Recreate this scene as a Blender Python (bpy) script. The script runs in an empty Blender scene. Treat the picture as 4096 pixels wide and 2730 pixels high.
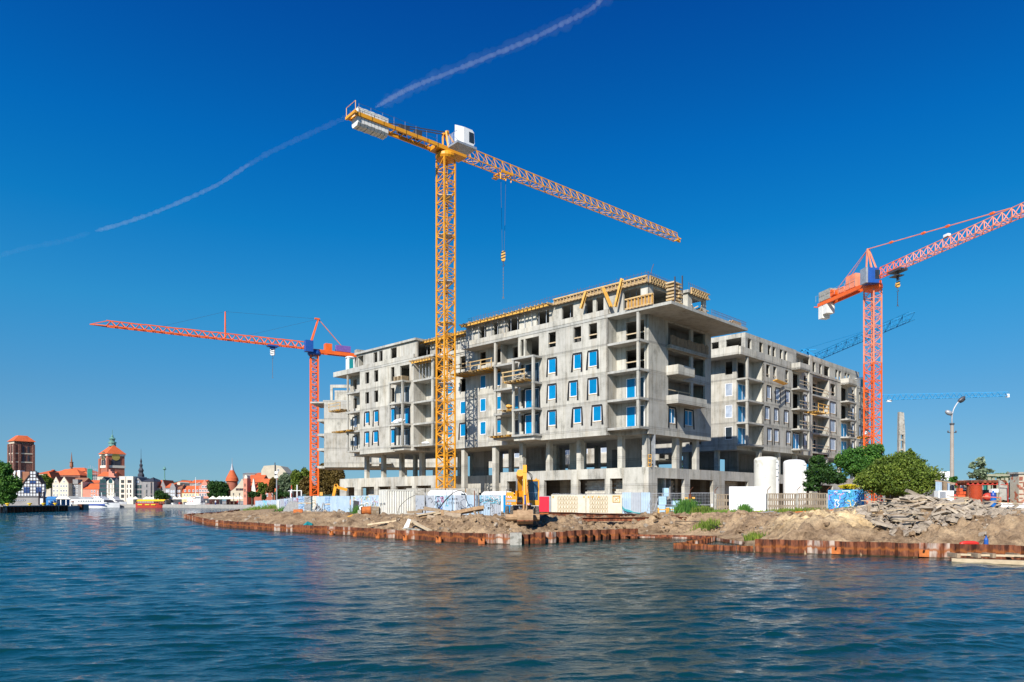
import bpy, math, random
import numpy as np
from mathutils import Vector, Matrix, noise
random.seed(7); rng=np.random.default_rng(7)
sc=bpy.context.scene; col=sc.collection
# ---------------- camera, world, sun, exposure ----------------
CZ=2.9; FP=2897.0; HY=2003.0
cd=bpy.data.cameras.new('camera'); cam=bpy.data.objects.new('camera',cd); col.objects.link(cam)
cam.location=(0,0,CZ); cam.rotation_euler=(math.radians(90),0,0)
cd.sensor_width=36; cd.lens=36*FP/4096; cd.shift_y=(HY-1365)/4096; cd.clip_end=20000; cd.clip_start=.5
sc.camera=cam
SUN_EL=math.radians(36.5); SD=Vector((.405,.914,0)).normalized()
w=bpy.data.worlds.new('World'); sc.world=w; w.use_nodes=True; nt=w.node_tree; nt.nodes.clear()
sky=nt.nodes.new('ShaderNodeTexSky'); sky.sky_type='NISHITA'; sky.sun_disc=False
sky.sun_elevation=SUN_EL; sky.sun_rotation=math.atan2(-SD.x,-SD.y)
sky.altitude=0; sky.air_density=1.0; sky.dust_density=.35; sky.ozone_density=3.0
bg=nt.nodes.new('ShaderNodeBackground'); bg.inputs[1].default_value=.09
wo=nt.nodes.new('ShaderNodeOutputWorld')
# polarised clear-air grade of the Nishita sky, a smooth function of elevation only
tcw=nt.nodes.new('ShaderNodeTexCoord'); spw=nt.nodes.new('ShaderNodeSeparateXYZ'); rw=nt.nodes.new('ShaderNodeValToRGB'); mw=nt.nodes.new('ShaderNodeMixRGB'); mw.blend_type='MULTIPLY'; mw.inputs[0].default_value=1
GR=[(0,.35,.66,1.08),(.042,.325,.58,.881),(.083,.328,.592,.824),(.137,.279,.639,.865),(.242,.135,.787,1.068),(.339,.03,.745,1.19),(.426,.01,.653,1.256),(.569,.01,.455,1.17),(1,.05,.45,1.1)]
el=rw.color_ramp.elements
while len(el)<len(GR): el.new(.5)
for e_,g_ in zip(el,GR): e_.position=g_[0]
for e_,g_ in zip(sorted(el,key=lambda q:q.position),GR): e_.color=(g_[1]/1.3,g_[2]/1.3,g_[3]/1.3,1)
nt.links.new(tcw.outputs['Generated'],spw.inputs[0]); nt.links.new(spw.outputs[2],rw.inputs[0])
nt.links.new(sky.outputs[0],mw.inputs[1]); nt.links.new(rw.outputs[0],mw.inputs[2])
mz=nt.nodes.new('ShaderNodeMapRange'); mz.inputs[1].default_value=-1; mz.inputs[2].default_value=0; mz.inputs[3].default_value=1.3; mz.inputs[4].default_value=1.0; vz=nt.nodes.new('ShaderNodeVectorMath'); vz.operation='SCALE'
nt.links.new(spw.outputs[0],mz.inputs[0]); nt.links.new(mw.outputs[0],vz.inputs[0]); nt.links.new(mz.outputs[0],vz.inputs['Scale']); nt.links.new(vz.outputs[0],bg.inputs[0]); nt.links.new(bg.outputs[0],wo.inputs[0])
sl=bpy.data.lights.new('sun','SUN'); sl.energy=5.0; sl.angle=math.radians(.5); sl.color=(1,.95,.87)
so=bpy.data.objects.new('sun',sl); col.objects.link(so)
so.rotation_euler=Vector((SD.x*math.cos(SUN_EL),SD.y*math.cos(SUN_EL),-math.sin(SUN_EL))).to_track_quat('-Z','Y').to_euler()
sc.view_settings.view_transform='Standard'; sc.view_settings.look='None'; sc.view_settings.gamma=1; sc.view_settings.use_curve_mapping=False
sc.view_settings.exposure=.53
# ---------------- helpers ----------------
def at(sx,sy,Y): return Vector(((sx-2048)/FP*Y, Y, CZ+(HY-sy)/FP*Y))
def X(sx,Y): return (sx-2048)/FP*Y
def Zp(sy,Y): return CZ+(HY-sy)/FP*Y
class MB:
    def __init__(s): s.v=[]; s.f=[]
    def hexa(s,p):
        n=len(s.v); s.v+=[tuple(q) for q in p]
        s.f+=[(n,n+3,n+2,n+1),(n+4,n+5,n+6,n+7),(n,n+1,n+5,n+4),(n+1,n+2,n+6,n+5),(n+2,n+3,n+7,n+6),(n+3,n,n+4,n+7)]
        return s
    def box(s,x0,x1,y0,y1,z0,z1):
        if x0>x1:x0,x1=x1,x0
        if y0>y1:y0,y1=y1,y0
        if z0>z1:z0,z1=z1,z0
        return s.hexa([(x0,y0,z0),(x1,y0,z0),(x1,y1,z0),(x0,y1,z0),(x0,y0,z1),(x1,y0,z1),(x1,y1,z1),(x0,y1,z1)])
    def obox(s,M,sx,sy,sz,jit=0):
        P=[]
        for z in(-.5,.5):
            for x,y in((-.5,-.5),(.5,-.5),(.5,.5),(-.5,.5)):
                P.append(M@Vector((x*sx*(1+random.uniform(-jit,jit)),y*sy*(1+random.uniform(-jit,jit)),z*sz*(1+random.uniform(-jit,jit)*.6))))
        return s.hexa(P)
    def bar(s,p,q,w,h=None,up=(0,0,1)):
        p=Vector(p);q=Vector(q);h=h or w; d=q-p
        if d.length<1e-6:return s
        d.normalize(); u=Vector(up)
        if abs(d.dot(u))>.98:u=Vector((0,1,0))
        a=d.cross(u).normalized()*w/2; b=a.cross(d).normalized()*h/2
        return s.hexa([p-a-b,p+a-b,p+a+b,p-a+b,q-a-b,q+a-b,q+a+b,q-a+b])
    def tube(s,pts,r,n=8,cap=True):
        pts=[Vector(p) for p in pts]; m=len(pts); n0=len(s.v); prev=None
        for i,p in enumerate(pts):
            d=(pts[min(i+1,m-1)]-pts[max(i-1,0)]).normalized()
            if prev is None:
                u=Vector((0,0,1)) if abs(d.z)<.9 else Vector((1,0,0)); a=d.cross(u).normalized()
            else: a=(prev-d*prev.dot(d)).normalized()
            prev=a; b=d.cross(a); rr=r[i] if isinstance(r,(list,tuple)) else r
            for k in range(n):
                t=2*math.pi*k/n; s.v.append(tuple(p+(a*math.cos(t)+b*math.sin(t))*rr))
        for i in range(m-1):
            for k in range(n):
                k2=(k+1)%n; s.f.append((n0+i*n+k,n0+i*n+k2,n0+(i+1)*n+k2,n0+(i+1)*n+k))
        if cap: s.f.append(tuple(n0+k for k in range(n))[::-1]); s.f.append(tuple(n0+(m-1)*n+k for k in range(n)))
        return s
    def lathe(s,c,prof,n=16,cap=True):
        c=Vector(c); n0=len(s.v); m=len(prof)
        for r,z in prof:
            for k in range(n):
                t=2*math.pi*k/n; s.v.append((c.x+r*math.cos(t),c.y+r*math.sin(t),c.z+z))
        for i in range(m-1):
            for k in range(n):
                k2=(k+1)%n; s.f.append((n0+i*n+k,n0+i*n+k2,n0+(i+1)*n+k2,n0+(i+1)*n+k))
        if cap: s.f.append(tuple(n0+k for k in range(n))[::-1]); s.f.append(tuple(n0+(m-1)*n+k for k in range(n)))
        return s
    def prism(s,poly,d0,d1,fn):
        # poly of (a,b); fn(a,b,d)->xyz
        n=len(poly); n0=len(s.v)
        for d in(d0,d1):
            for a,b in poly: s.v.append(tuple(fn(a,b,d)))
        s.f.append(tuple(range(n0,n0+n))); s.f.append(tuple(range(n0+2*n-1,n0+n-1,-1)))
        for k in range(n):
            k2=(k+1)%n; s.f.append((n0+k,n0+n+k,n0+n+k2,n0+k2))
        return s
    def quad(s,*p):
        n=len(s.v); s.v+=[tuple(q) for q in p]; s.f.append(tuple(range(n,n+len(p)))); return s
    def ball(s,c,r,n=8,m=5,jit=0):
        c=Vector(c); n0=len(s.v); rx,ry,rz=r if isinstance(r,(tuple,list)) else (r,r,r)
        for i in range(m+1):
            ph=math.pi*i/m-math.pi/2
            for k in range(n):
                t=2*math.pi*k/n; j=1+random.uniform(-jit,jit)
                s.v.append((c.x+rx*j*math.cos(ph)*math.cos(t),c.y+ry*j*math.cos(ph)*math.sin(t),c.z+rz*j*math.sin(ph)))
        for i in range(m):
            for k in range(n):
                k2=(k+1)%n; s.f.append((n0+i*n+k,n0+i*n+k2,n0+(i+1)*n+k2,n0+(i+1)*n+k))
        return s
    def mesh(s,name,mat,smooth=False):
        me=bpy.data.meshes.new(name); me.from_pydata(s.v,[],s.f)
        if mat: me.materials.append(mat)
        if smooth: me.shade_smooth()
        me.update(); return me
def npmesh(name,V,F,mat,smooth=False):
    me=bpy.data.meshes.new(name); V=np.asarray(V,dtype=np.float32); F=np.asarray(F,dtype=np.int32); k=F.shape[1]
    me.vertices.add(len(V)); me.vertices.foreach_set('co',V.ravel())
    me.loops.add(F.size); me.loops.foreach_set('vertex_index',F.ravel())
    me.polygons.add(len(F)); me.polygons.foreach_set('loop_start',np.arange(0,F.size,k,dtype=np.int32))
    me.update(calc_edges=True); me.materials.append(mat)
    (me.shade_smooth if smooth else me.shade_flat)()
    return me
def tag(o,label=None,cat=None,group=None,kind=None):
    if label:o['label']=label
    if cat:o['category']=cat
    if group:o['group']=group
    if kind:o['kind']=kind
    return o
def thing(name,label,cat,loc=(0,0,0),rz=0,group=None):
    o=bpy.data.objects.new(name,None); o.empty_display_size=.3; col.objects.link(o); o.location=loc; o.rotation_euler=(0,0,rz)
    return tag(o,label,cat,group)
def link(name,me,parent=None,loc=None,rot=None):
    o=bpy.data.objects.new(name,me); col.objects.link(o)
    if parent:o.parent=parent
    if loc is not None:o.location=loc
    if rot is not None:o.rotation_euler=rot
    return o
def part(name,mb,mat,parent,smooth=False,loc=None,rot=None): return link(name,mb.mesh(name,mat,smooth),parent,loc,rot)
def solo(name,mb,mat,label,cat,group=None,loc=None,rot=None,smooth=False):
    return tag(link(name,mb.mesh(name,mat,smooth),None,loc,rot),label,cat,group)
def copy_tree(o,parent=None,label=None):
    c=o.copy(); col.objects.link(c); c.parent=parent
    if label:c['label']=label
    for ch in list(o.children): copy_tree(ch,c)
    return c
# ---------------- materials ----------------
def nd(nt,t,**k):
    n=nt.nodes.new('ShaderNode'+t)
    for a,b in k.items(): setattr(n,a,b)
    return n
def base_mat(name,rough=.8,metal=0,spec=.5):
    m=bpy.data.materials.new(name); m.use_nodes=True; nt=m.node_tree; b=nt.nodes['Principled BSDF']
    b.inputs['Roughness'].default_value=rough; b.inputs['Metallic'].default_value=metal; b.inputs['Specular IOR Level'].default_value=spec
    return m,nt,b
def pm(name,c1,rough=.8,c2=None,scale=1.5,var=.25,metal=0,bump=0,bscale=None,stretch=(1,1,1),c3=None,s3=6,t3=.62,rnd=0,spec=.4,obj=False):
    m,nt,b=base_mat(name,rough,metal,spec); L=nt.links.new
    c2=c2 or tuple(x*(1-var) for x in c1)
    if obj: src=nd(nt,'TexCoord').outputs['Object']
    else: src=nd(nt,'NewGeometry').outputs['Position']
    mp=nd(nt,'Mapping'); mp.inputs['Scale'].default_value=stretch; L(src,mp.inputs[0])
    n=nd(nt,'TexNoise'); n.inputs['Scale'].default_value=scale; n.inputs['Detail'].default_value=6; n.inputs['Roughness'].default_value=.65; L(mp.outputs[0],n.inputs[0])
    r=nd(nt,'ValToRGB'); r.color_ramp.elements[0].position=.32; r.color_ramp.elements[1].position=.68
    r.color_ramp.elements[0].color=(*c2,1); r.color_ramp.elements[1].color=(*c1,1); L(n.outputs[0],r.inputs[0]); out=r.outputs[0]
    if c3:
        n3=nd(nt,'TexNoise'); n3.inputs['Scale'].default_value=s3; n3.inputs['Detail'].default_value=5; L(mp.outputs[0],n3.inputs[0])
        r3=nd(nt,'ValToRGB'); r3.color_ramp.elements[0].position=t3-.04; r3.color_ramp.elements[1].position=t3+.05; L(n3.outputs[0],r3.inputs[0])
        mx=nd(nt,'MixRGB'); L(r3.outputs[0],mx.inputs[0]); L(out,mx.inputs[1]); mx.inputs[2].default_value=(*c3,1); out=mx.outputs[0]
    if rnd:
        oi=nd(nt,'ObjectInfo'); h=nd(nt,'HueSaturation'); ml=nd(nt,'MapRange'); ml.inputs[3].default_value=1-rnd; ml.inputs[4].default_value=1+rnd
        L(oi.outputs['Random'],ml.inputs[0]); L(ml.outputs[0],h.inputs['Value']); L(out,h.inputs['Color']); out=h.outputs[0]
    L(out,b.inputs['Base Color'])
    if bump:
        nb=nd(nt,'TexNoise'); nb.inputs['Scale'].default_value=bscale or scale*6; nb.inputs['Detail'].default_value=6; L(mp.outputs[0],nb.inputs[0])
        bp=nd(nt,'Bump'); bp.inputs['Strength'].default_value=bump; bp.inputs['Distance'].default_value=.05; L(nb.outputs[0],bp.inputs['Height']); L(bp.outputs[0],b.inputs['Normal'])
    return m
def concrete(name,c=(.44,.43,.40),dark=.55,pw=2.45,ph=3.0,z0=10.6):
    m,nt,b=base_mat(name,.88,0,.25); L=nt.links.new
    tc=nd(nt,'TexCoord'); sp=nd(nt,'SeparateXYZ'); L(tc.outputs['Object'],sp.inputs[0])
    ad=nd(nt,'Math',operation='ADD'); L(sp.outputs[0],ad.inputs[0]); L(sp.outputs[1],ad.inputs[1])
    zz=nd(nt,'Math',operation='SUBTRACT'); L(sp.outputs[2],zz.inputs[0]); zz.inputs[1].default_value=z0-.12
    cb=nd(nt,'CombineXYZ'); L(ad.outputs[0],cb.inputs[0]); L(zz.outputs[0],cb.inputs[1])
    br=nd(nt,'TexBrick'); br.offset=0; br.inputs['Scale'].default_value=1; br.inputs['Brick Width'].default_value=pw; br.inputs['Row Height'].default_value=ph
    br.inputs['Mortar Size'].default_value=.028; br.inputs['Mortar Smooth'].default_value=.3
    br.inputs['Color1'].default_value=(.80,.80,.81,1); br.inputs['Color2'].default_value=(1.08,1.07,1.04,1); br.inputs['Mortar'].default_value=(.55,.53,.50,1)
    L(cb.outputs[0],br.inputs[0])
    mp=nd(nt,'Mapping'); mp.inputs['Scale'].default_value=(1,1,.16); L(tc.outputs['Object'],mp.inputs[0])
    n1=nd(nt,'TexNoise'); n1.inputs['Scale'].default_value=2.6; n1.inputs['Detail'].default_value=8; n1.inputs['Roughness'].default_value=.7; L(mp.outputs[0],n1.inputs[0])
    n2=nd(nt,'TexNoise'); n2.inputs['Scale'].default_value=.5; n2.inputs['Detail'].default_value=7; n2.inputs['Roughness'].default_value=.62; L(tc.outputs['Object'],n2.inputs[0])
    n3=nd(nt,'TexNoise'); n3.inputs['Scale'].default_value=9; n3.inputs['Detail'].default_value=4; L(tc.outputs['Object'],n3.inputs[0])
    a=nd(nt,'Math',operation='MULTIPLY_ADD'); L(n1.outputs[0],a.inputs[0]); a.inputs[1].default_value=.45
    a2=nd(nt,'Math',operation='MULTIPLY_ADD'); L(n2.outputs[0],a2.inputs[0]); a2.inputs[1].default_value=.45; a2.inputs[2].default_value=.0; L(a2.outputs[0],a.inputs[2])
    a3=nd(nt,'Math',operation='MULTIPLY_ADD'); L(n3.outputs[0],a3.inputs[0]); a3.inputs[1].default_value=.14; L(a.outputs[0],a3.inputs[2])
    r=nd(nt,'ValToRGB'); e=r.color_ramp.elements; e[0].position=.40; e[1].position=.60
    e[0].color=(c[0]*dark,c[1]*dark,c[2]*dark*.97,1); e[1].color=(*c,1); em=r.color_ramp.elements.new(.5); em.color=(c[0]*.85,c[1]*.85,c[2]*.83,1)
    L(a3.outputs[0],r.inputs[0])
    mx=nd(nt,'MixRGB',blend_type='MULTIPLY'); mx.inputs[0].default_value=1; L(r.outputs[0],mx.inputs[1]); L(br.outputs[0],mx.inputs[2]); L(mx.outputs[0],b.inputs['Base Color'])
    # pour band stains along each floor line and brown rust and damp patches
    fz=nd(nt,'Math',operation='MODULO'); fa=nd(nt,'Math',operation='ADD'); fa.inputs[1].default_value=300.0-10.6%3; L(sp.outputs[2],fa.inputs[0]); L(fa.outputs[0],fz.inputs[0]); fz.inputs[1].default_value=3.0
    fr_=nd(nt,'ValToRGB'); E=fr_.color_ramp.elements; fm=nd(nt,'Math',operation='DIVIDE'); fm.inputs[1].default_value=3.0; L(fz.outputs[0],fm.inputs[0]); L(fm.outputs[0],fr_.inputs[0])
    E[0].position=0; E[0].color=(.72,.72,.72,1); E[1].position=1; E[1].color=(.9,.9,.9,1)
    for p_,v_ in((.03,.72),(.05,1.0),(.80,1.0),(.88,.86),(.95,.93)): q_=E.new(p_); q_.color=(v_,v_*.995,v_*.98,1)
    n4=nd(nt,'TexNoise'); n4.inputs['Scale'].default_value=1.1; n4.inputs['Detail'].default_value=6; L(mp.outputs[0],n4.inputs[0]); r4=nd(nt,'ValToRGB'); r4.color_ramp.elements[0].position=.52; r4.color_ramp.elements[0].color=(0,0,0,1); r4.color_ramp.elements[1].position=.72; r4.color_ramp.elements[1].color=(.55,.55,.55,1); L(n4.outputs[0],r4.inputs[0])
    m4=nd(nt,'MixRGB',blend_type='MULTIPLY'); L(r4.outputs[0],m4.inputs[0]); L(mx.outputs[0],m4.inputs[1]); m4.inputs[2].default_value=(.70,.60,.48,1)
    m6=nd(nt,'MixRGB',blend_type='MULTIPLY'); m6.inputs[0].default_value=.8 if ph<5 else 0; L(m4.outputs[0],m6.inputs[1]); L(fr_.outputs[0],m6.inputs[2]); L(m6.outputs[0],b.inputs['Base Color'])
    bp=nd(nt,'Bump'); bp.inputs['Strength'].default_value=.35; bp.inputs['Distance'].default_value=.04; L(a3.outputs[0],bp.inputs['Height']); L(bp.outputs[0],b.inputs['Normal'])
    return m
M={}
M['conc']=concrete('cast_concrete',(.52,.50,.45),.5)
M['conc_slab']=concrete('slab_concrete',(.49,.48,.44),.6,9,50)
M['conc_shade']=concrete('shaded_concrete',(.27,.26,.25),.6)  # darker copy of the cast concrete, interior shade put into its colour
M['conc_old']=pm('weathered_concrete',(.42,.40,.35),.92,(.26,.24,.2),2,bump=.4,bscale=14,c3=(.2,.19,.16),s3=3,t3=.6)
M['cwhite']=pm('white_ballast',(.78,.76,.7),.8,(.62,.6,.55),3)
M['blue']=pm('blue_film',(.0,.20,.41),.28,(.0,.15,.34),1.2,rnd=.12)
M['glassfilm']=pm('cloudy_film',(.42,.48,.56),.3,(.25,.3,.38),1.5,rnd=.15)
M['darkglass']=pm('dark_glass',(.03,.045,.06),.12,(.02,.03,.04),1)
M['black']=pm('black_membrane',(.012,.012,.014),.6,bump=.3,bscale=8)
M['wframe']=pm('white_pvc',(.8,.8,.8),.4,var=.06)
M['yel']=pm('crane_yellow',(.80,.36,.02),.45,(.66,.27,.015),.6,c3=(.35,.16,.03),s3=5,t3=.72)
M['ora']=pm('crane_orange',(.88,.15,.02),.45,(.72,.11,.015),.6)
M['orp']=pm('crane_faded_orange',(.86,.30,.17),.5,(.70,.20,.10),.7)
M['blucr']=pm('crane_blue',(.02,.27,.55),.5,var=.2)
M['galv']=pm('galvanised_steel',(.42,.44,.46),.45,(.3,.31,.33),2,metal=.3)
M['timb']=pm('formwork_timber',(.60,.42,.19),.7,(.38,.25,.12),2.5,stretch=(1,1,1),c3=(.3,.2,.1),s3=4,t3=.66,rnd=.15)
M['pale']=pm('pale_timber',(.58,.46,.30),.85,(.42,.32,.2),3,bump=.3,rnd=.15)
M['oldw']=pm('old_timber',(.34,.25,.16),.9,(.2,.14,.09),3,bump=.5,bscale=12,rnd=.2)
M['form']=pm('formwork_yellow',(.74,.40,.07),.6,(.50,.26,.05),3)
M['rust']=None
M['white']=pm('white_paint',(.8,.8,.78),.4,var=.08)
M['red']=pm('red_paint',(.6,.03,.02),.45)
M['bluep']=pm('blue_paint',(.02,.1,.38),.4)
M['steel']=pm('dark_steel',(.1,.1,.11),.5,metal=.4)
M['rope']=pm('steel_rope',(.05,.05,.06),.6)
M['rubber']=pm('tyre_rubber',(.13,.11,.09),.9,(.07,.06,.05),3,bump=.3)
M['soilm']=pm('dry_soil',(.3,.22,.14),.95)
# ---------------- ground, water, banks ----------------
def fnoise(x,y,s,o=4,z=0.0):
    return np.array([noise.fractal((a*s,b*s,z),1.0,2.0,o) for a,b in zip(x.ravel(),y.ravel())]).reshape(x.shape)
SHL=[(X(1083,235),235),(X(960,185),185),(X(885,140),140),(X(743,120),120),(X(790,99),99),(X(838,84.9),84.9),(X(933,76.4),76.4),(X(1076,69.4),69.4),(X(1246,63.8),63.8),(X(1400,60),60),(X(1580,54.6),54.6),(X(1826,49.9),49.9),(X(2054,47.7),47.7),(X(2133,47.9),47.9),(X(2263,49.8),49.8),(X(2403,53.0),53.0),(X(2549,55.0),55.0),
 (X(2700,54.4),54.4),(X(2860,52.0),52.0),(X(2975,46.5),46.5),(X(3020,40.3),40.3),(X(3218,39.2),39.2),(X(3500,38.2),38.2),(X(3640,37.0),37.0),(X(3800,36.3),36.3),(X(4096,34.7),34.7),(X(4500,32.4),32.4),(95,30)]
POLY=SHL+[(400,30),(400,420),(-60,420),(-88,262)]
def sdist(x,y,poly=POLY,open_=SHL):
    d=np.full(x.shape,1e9)
    for (ax,ay),(bx,by) in zip(open_[:-1],open_[1:]):
        ux,uy=bx-ax,by-ay; L2=ux*ux+uy*uy
        t=np.clip(((x-ax)*ux+(y-ay)*uy)/L2,0,1); d=np.minimum(d,np.hypot(x-ax-t*ux,y-ay-t*uy))
    ins=np.zeros(x.shape,bool); n=len(poly)
    for i in range(n):
        ax,ay=poly[i]; bx,by=poly[(i+1)%n]
        c=((ay>y)!=(by>y)); 
        if ay!=by: ins^=c&(x<(bx-ax)*(y-ay)/(by-ay)+ax)
    return np.where(ins,d,-d)
def sm(t): t=np.clip(t,0,1); return t*t*(3-2*t)
MOUNDS=[(26.0,50.5,2.0,2.0,.8,1),(20.6,45.5,3.2,2.6,.45,1),(25.6,44.6,3.2,2.6,.75,0),(-16,58,3,1.5,.1,0),(1.2,49.9,1.6,1.0,.30,0),(5.5,53.5,3,1.5,.35,0),(-4.5,52.5,3,1.6,.35,0),(22.6,49.6,2.2,2.2,.35,1),(15,52,3,1.5,.3,0),(10.6,57,2.6,1.5,.2,0),(-28,86,6,5,.3,0),(-20,68,4,2,.35,0),(-25,73,3.5,2.5,.3,0)]
def ground_base(x,y):
    x=np.asarray(x,float); y=np.asarray(y,float); d=sdist(x,y)
    plat=1.45+.35*sm((x-8)/14)+.25*sm((x-24)/6)
    D=5.5+2.0*np.sin(x*.35)+1.0*np.sin(x*.9+1); D=np.where(y>75,14.0,D)
    z=.34+(plat-.34)*sm((d+.1)/D)
    mk=sm((d-.3)/2.5)
    for cx,cy,rx,ry,h,_ in MOUNDS: z=z+h*np.exp(-(((x-cx)/rx)**2+((y-cy)/ry)**2))*mk
    return np.where(d>0,z,-1.2),d
def gz(x,y): return float(ground_base(np.array([x]),np.array([y]))[0][0])
xs=np.concatenate([np.arange(-62,-20,.4),np.arange(-20,42,.22),np.arange(42,70,.6)])
ys=np.concatenate([np.arange(32,62,.2),np.arange(62,90,.45),np.arange(90,135,.8),np.arange(135,250,3)])
GX,GY=np.meshgrid(xs,ys); gzz,dd=ground_base(GX,GY)
keep=(dd>-1.0)
n1=np.zeros_like(GX); n2=np.zeros_like(GX); n3=np.zeros_like(GX); m_=(dd>-.5)&(GY<136)
n1[m_]=fnoise(GX[m_],GY[m_],.55,4); n2[m_]=fnoise(GX[m_],GY[m_],2.1,4,5.0); n3[m_]=np.abs(fnoise(GX[m_]*.6+GY[m_]*.5,GY[m_],1.0,3,9.0))
slope=sm((dd-.2)/1.5)*(1-.85*sm((dd-5.5)/5))
gzz=np.where(dd>0,gzz+slope*(.36*n1+.36*n2-.26*n3+.04)+.012*n2,gzz)
V=np.stack([GX,GY,gzz],-1).reshape(-1,3)
ny,nx=GX.shape; idx=np.arange(ny*nx).reshape(ny,nx)
F=np.stack([idx[:-1,:-1],idx[:-1,1:],idx[1:,1:],idx[1:,:-1]],-1).reshape(-1,4)
kf=keep[:-1,:-1]&keep[1:,1:]&keep[:-1,1:]&keep[1:,:-1]; F=F[kf.ravel()]
def soil_mat():
    m,nt,b=base_mat('sandy_soil',.95,0,.2); L=nt.links.new
    g=nd(nt,'NewGeometry'); n=nd(nt,'TexNoise'); n.inputs['Scale'].default_value=.55; n.inputs['Detail'].default_value=9; n.inputs['Roughness'].default_value=.68; L(g.outputs[0],n.inputs[0])
    r=nd(nt,'ValToRGB'); e=r.color_ramp.elements; e[0].position=.33; e[0].color=(.12,.075,.042,1); e[1].position=.66; e[1].color=(.46,.335,.205,1); q=e.new(.48); q.color=(.30,.21,.13,1); L(n.outputs[0],r.inputs[0])
    at=nd(nt,'Attribute'); at.attribute_name='sand'; mx=nd(nt,'MixRGB'); L(at.outputs['Fac'],mx.inputs[0]); L(r.outputs[0],mx.inputs[1])
    r2=nd(nt,'ValToRGB'); r2.color_ramp.elements[0].position=.3; r2.color_ramp.elements[0].color=(.52,.36,.18,1); r2.color_ramp.elements[1].position=.6; r2.color_ramp.elements[1].color=(.76,.60,.36,1); L(n.outputs[0],r2.inputs[0]); L(r2.outputs[0],mx.inputs[2])
    n2=nd(nt,'TexNoise'); n2.inputs['Scale'].default_value=6; n2.inputs['Detail'].default_value=8; n2.inputs['Roughness'].default_value=.7; L(g.outputs[0],n2.inputs[0])
    r3=nd(nt,'ValToRGB'); r3.color_ramp.elements[0].position=.36; r3.color_ramp.elements[0].color=(.62,.60,.58,1); r3.color_ramp.elements[1].position=.6; r3.color_ramp.elements[1].color=(1.08,1.05,1,1); L(n2.outputs[0],r3.inputs[0])
    m2=nd(nt,'MixRGB',blend_type='MULTIPLY'); m2.inputs[0].default_value=.9; L(mx.outputs[0],m2.inputs[1]); L(r3.outputs[0],m2.inputs[2]); L(m2.outputs[0],b.inputs['Base Color'])
    bp=nd(nt,'Bump'); bp.inputs['Strength'].default_value=.9; bp.inputs['Distance'].default_value=.12; L(n2.outputs[0],bp.inputs['Height']); L(bp.outputs[0],b.inputs['Normal'])
    return m
M['soil']=soil_mat()
me=npmesh('ground',V,F,M['soil'],True)
sand=np.zeros(GX.shape)
for cx,cy,rx,ry,h,s in MOUNDS:
    if s: sand=np.maximum(sand,np.exp(-(((GX-cx)/(rx*1.15))**2+((GY-cy)/(ry*1.2))**2)**1.5))
at_=me.attributes.new('sand','FLOAT','POINT'); at_.data.foreach_set('value',np.clip(sand*1.3,0,1).astype(np.float32).ravel())
tag(link('ground',me),kind='structure')
# flat ground beyond the bank and under the town
M['pave']=pm('quay_paving',(.36,.34,.31),.9,(.26,.25,.23),.8)
M['field']=pm('dusty_ground',(.34,.27,.19),.95,(.2,.19,.11),.2)
mb=MB(); mb.quad((60,40,1.35),(700,40,1.35),(4000,5000,1.35),(-500,5000,1.35),(-70,420,1.35),(-60,249,1.35),(60,249,1.35))
tag(link('terrain',mb.mesh('terrain',M['field'])),kind='structure')
mb=MB(); Q=[(-150,201),(X(271,200),199),(X(320,225),225),(X(322,311),311),(X(640,300),300),(X(900,268),268),(X(1000,257),257),(X(1090,243),243),(-62,420),(-500,5000),(-3600,5000),(-900,900),(-400,200)]
mb.prism([(p[0],p[1]) for p in Q],-1.5,1.3,lambda a,b,d:(a,b,d))
tag(link('quay',mb.mesh('quay',M['pave'])),kind='structure')
# water
ys=[3.0]
while ys[-1]<900: ys.append(ys[-1]*(1.05 if ys[-1]<8.5 else 1.0038 if ys[-1]<105 else 1.008 if ys[-1]<240 else 1.08))
ys=np.array(ys); ks=np.concatenate([[-2.5,-1.6,-1.1],np.linspace(-.86,.86,560),[1.1,1.6,2.5]]); WX=np.outer(ys,ks); WY=np.repeat(ys[:,None],len(ks),1)
sp=WY*.0038; Z=np.zeros_like(WX); WXX=WX.copy(); WYY=WY.copy()
for i in range(110):
    lam=math.exp(rng.uniform(math.log(.2),math.log(2.6))); th=math.radians(rng.normal(100,19)); k=2*math.pi/lam
    st=.0195*(1.45 if .22<lam<.9 else .85); a=st/k; ph=rng.uniform(0,6.28)
    arg=k*(math.cos(th)*WX+math.sin(th)*WY)+ph; fd=np.clip((lam/sp-2.2)/2.5,0,1)
    Z+=a*np.cos(arg)*fd; WXX-=.9*a*math.cos(th)*np.sin(arg)*fd; WYY-=.9*a*math.sin(th)*np.sin(arg)*fd
gust=.75+.5*(np.sin(WX*.11+WY*.07)*np.sin(WY*.09-WX*.04+1)+0)*.5+.2*np.sin(WX*.31+2+WY*.2)*.5
Z*=gust
V=np.stack([WXX,WYY,Z],-1).reshape(-1,3); ny,nx=WX.shape; idx=np.arange(ny*nx).reshape(ny,nx)
F=np.stack([idx[:-1,:-1],idx[:-1,1:],idx[1:,1:],idx[1:,:-1]],-1).reshape(-1,4)
m,nt,b=base_mat('river_water',.06,0,.5); L=nt.links.new; b.inputs['IOR'].default_value=1.5; b.inputs['Base Color'].default_value=(.002,.031,.032,1)
g=nd(nt,'NewGeometry'); mp=nd(nt,'Mapping'); mp.inputs['Scale'].default_value=(.6,1,1); mp.inputs['Rotation'].default_value=(0,0,math.radians(-12)); L(g.outputs[0],mp.inputs[0])
n=nd(nt,'TexNoise'); n.inputs['Scale'].default_value=7; n.inputs['Detail'].default_value=4; n.inputs['Roughness'].default_value=.6; L(mp.outputs[0],n.inputs[0])
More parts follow.
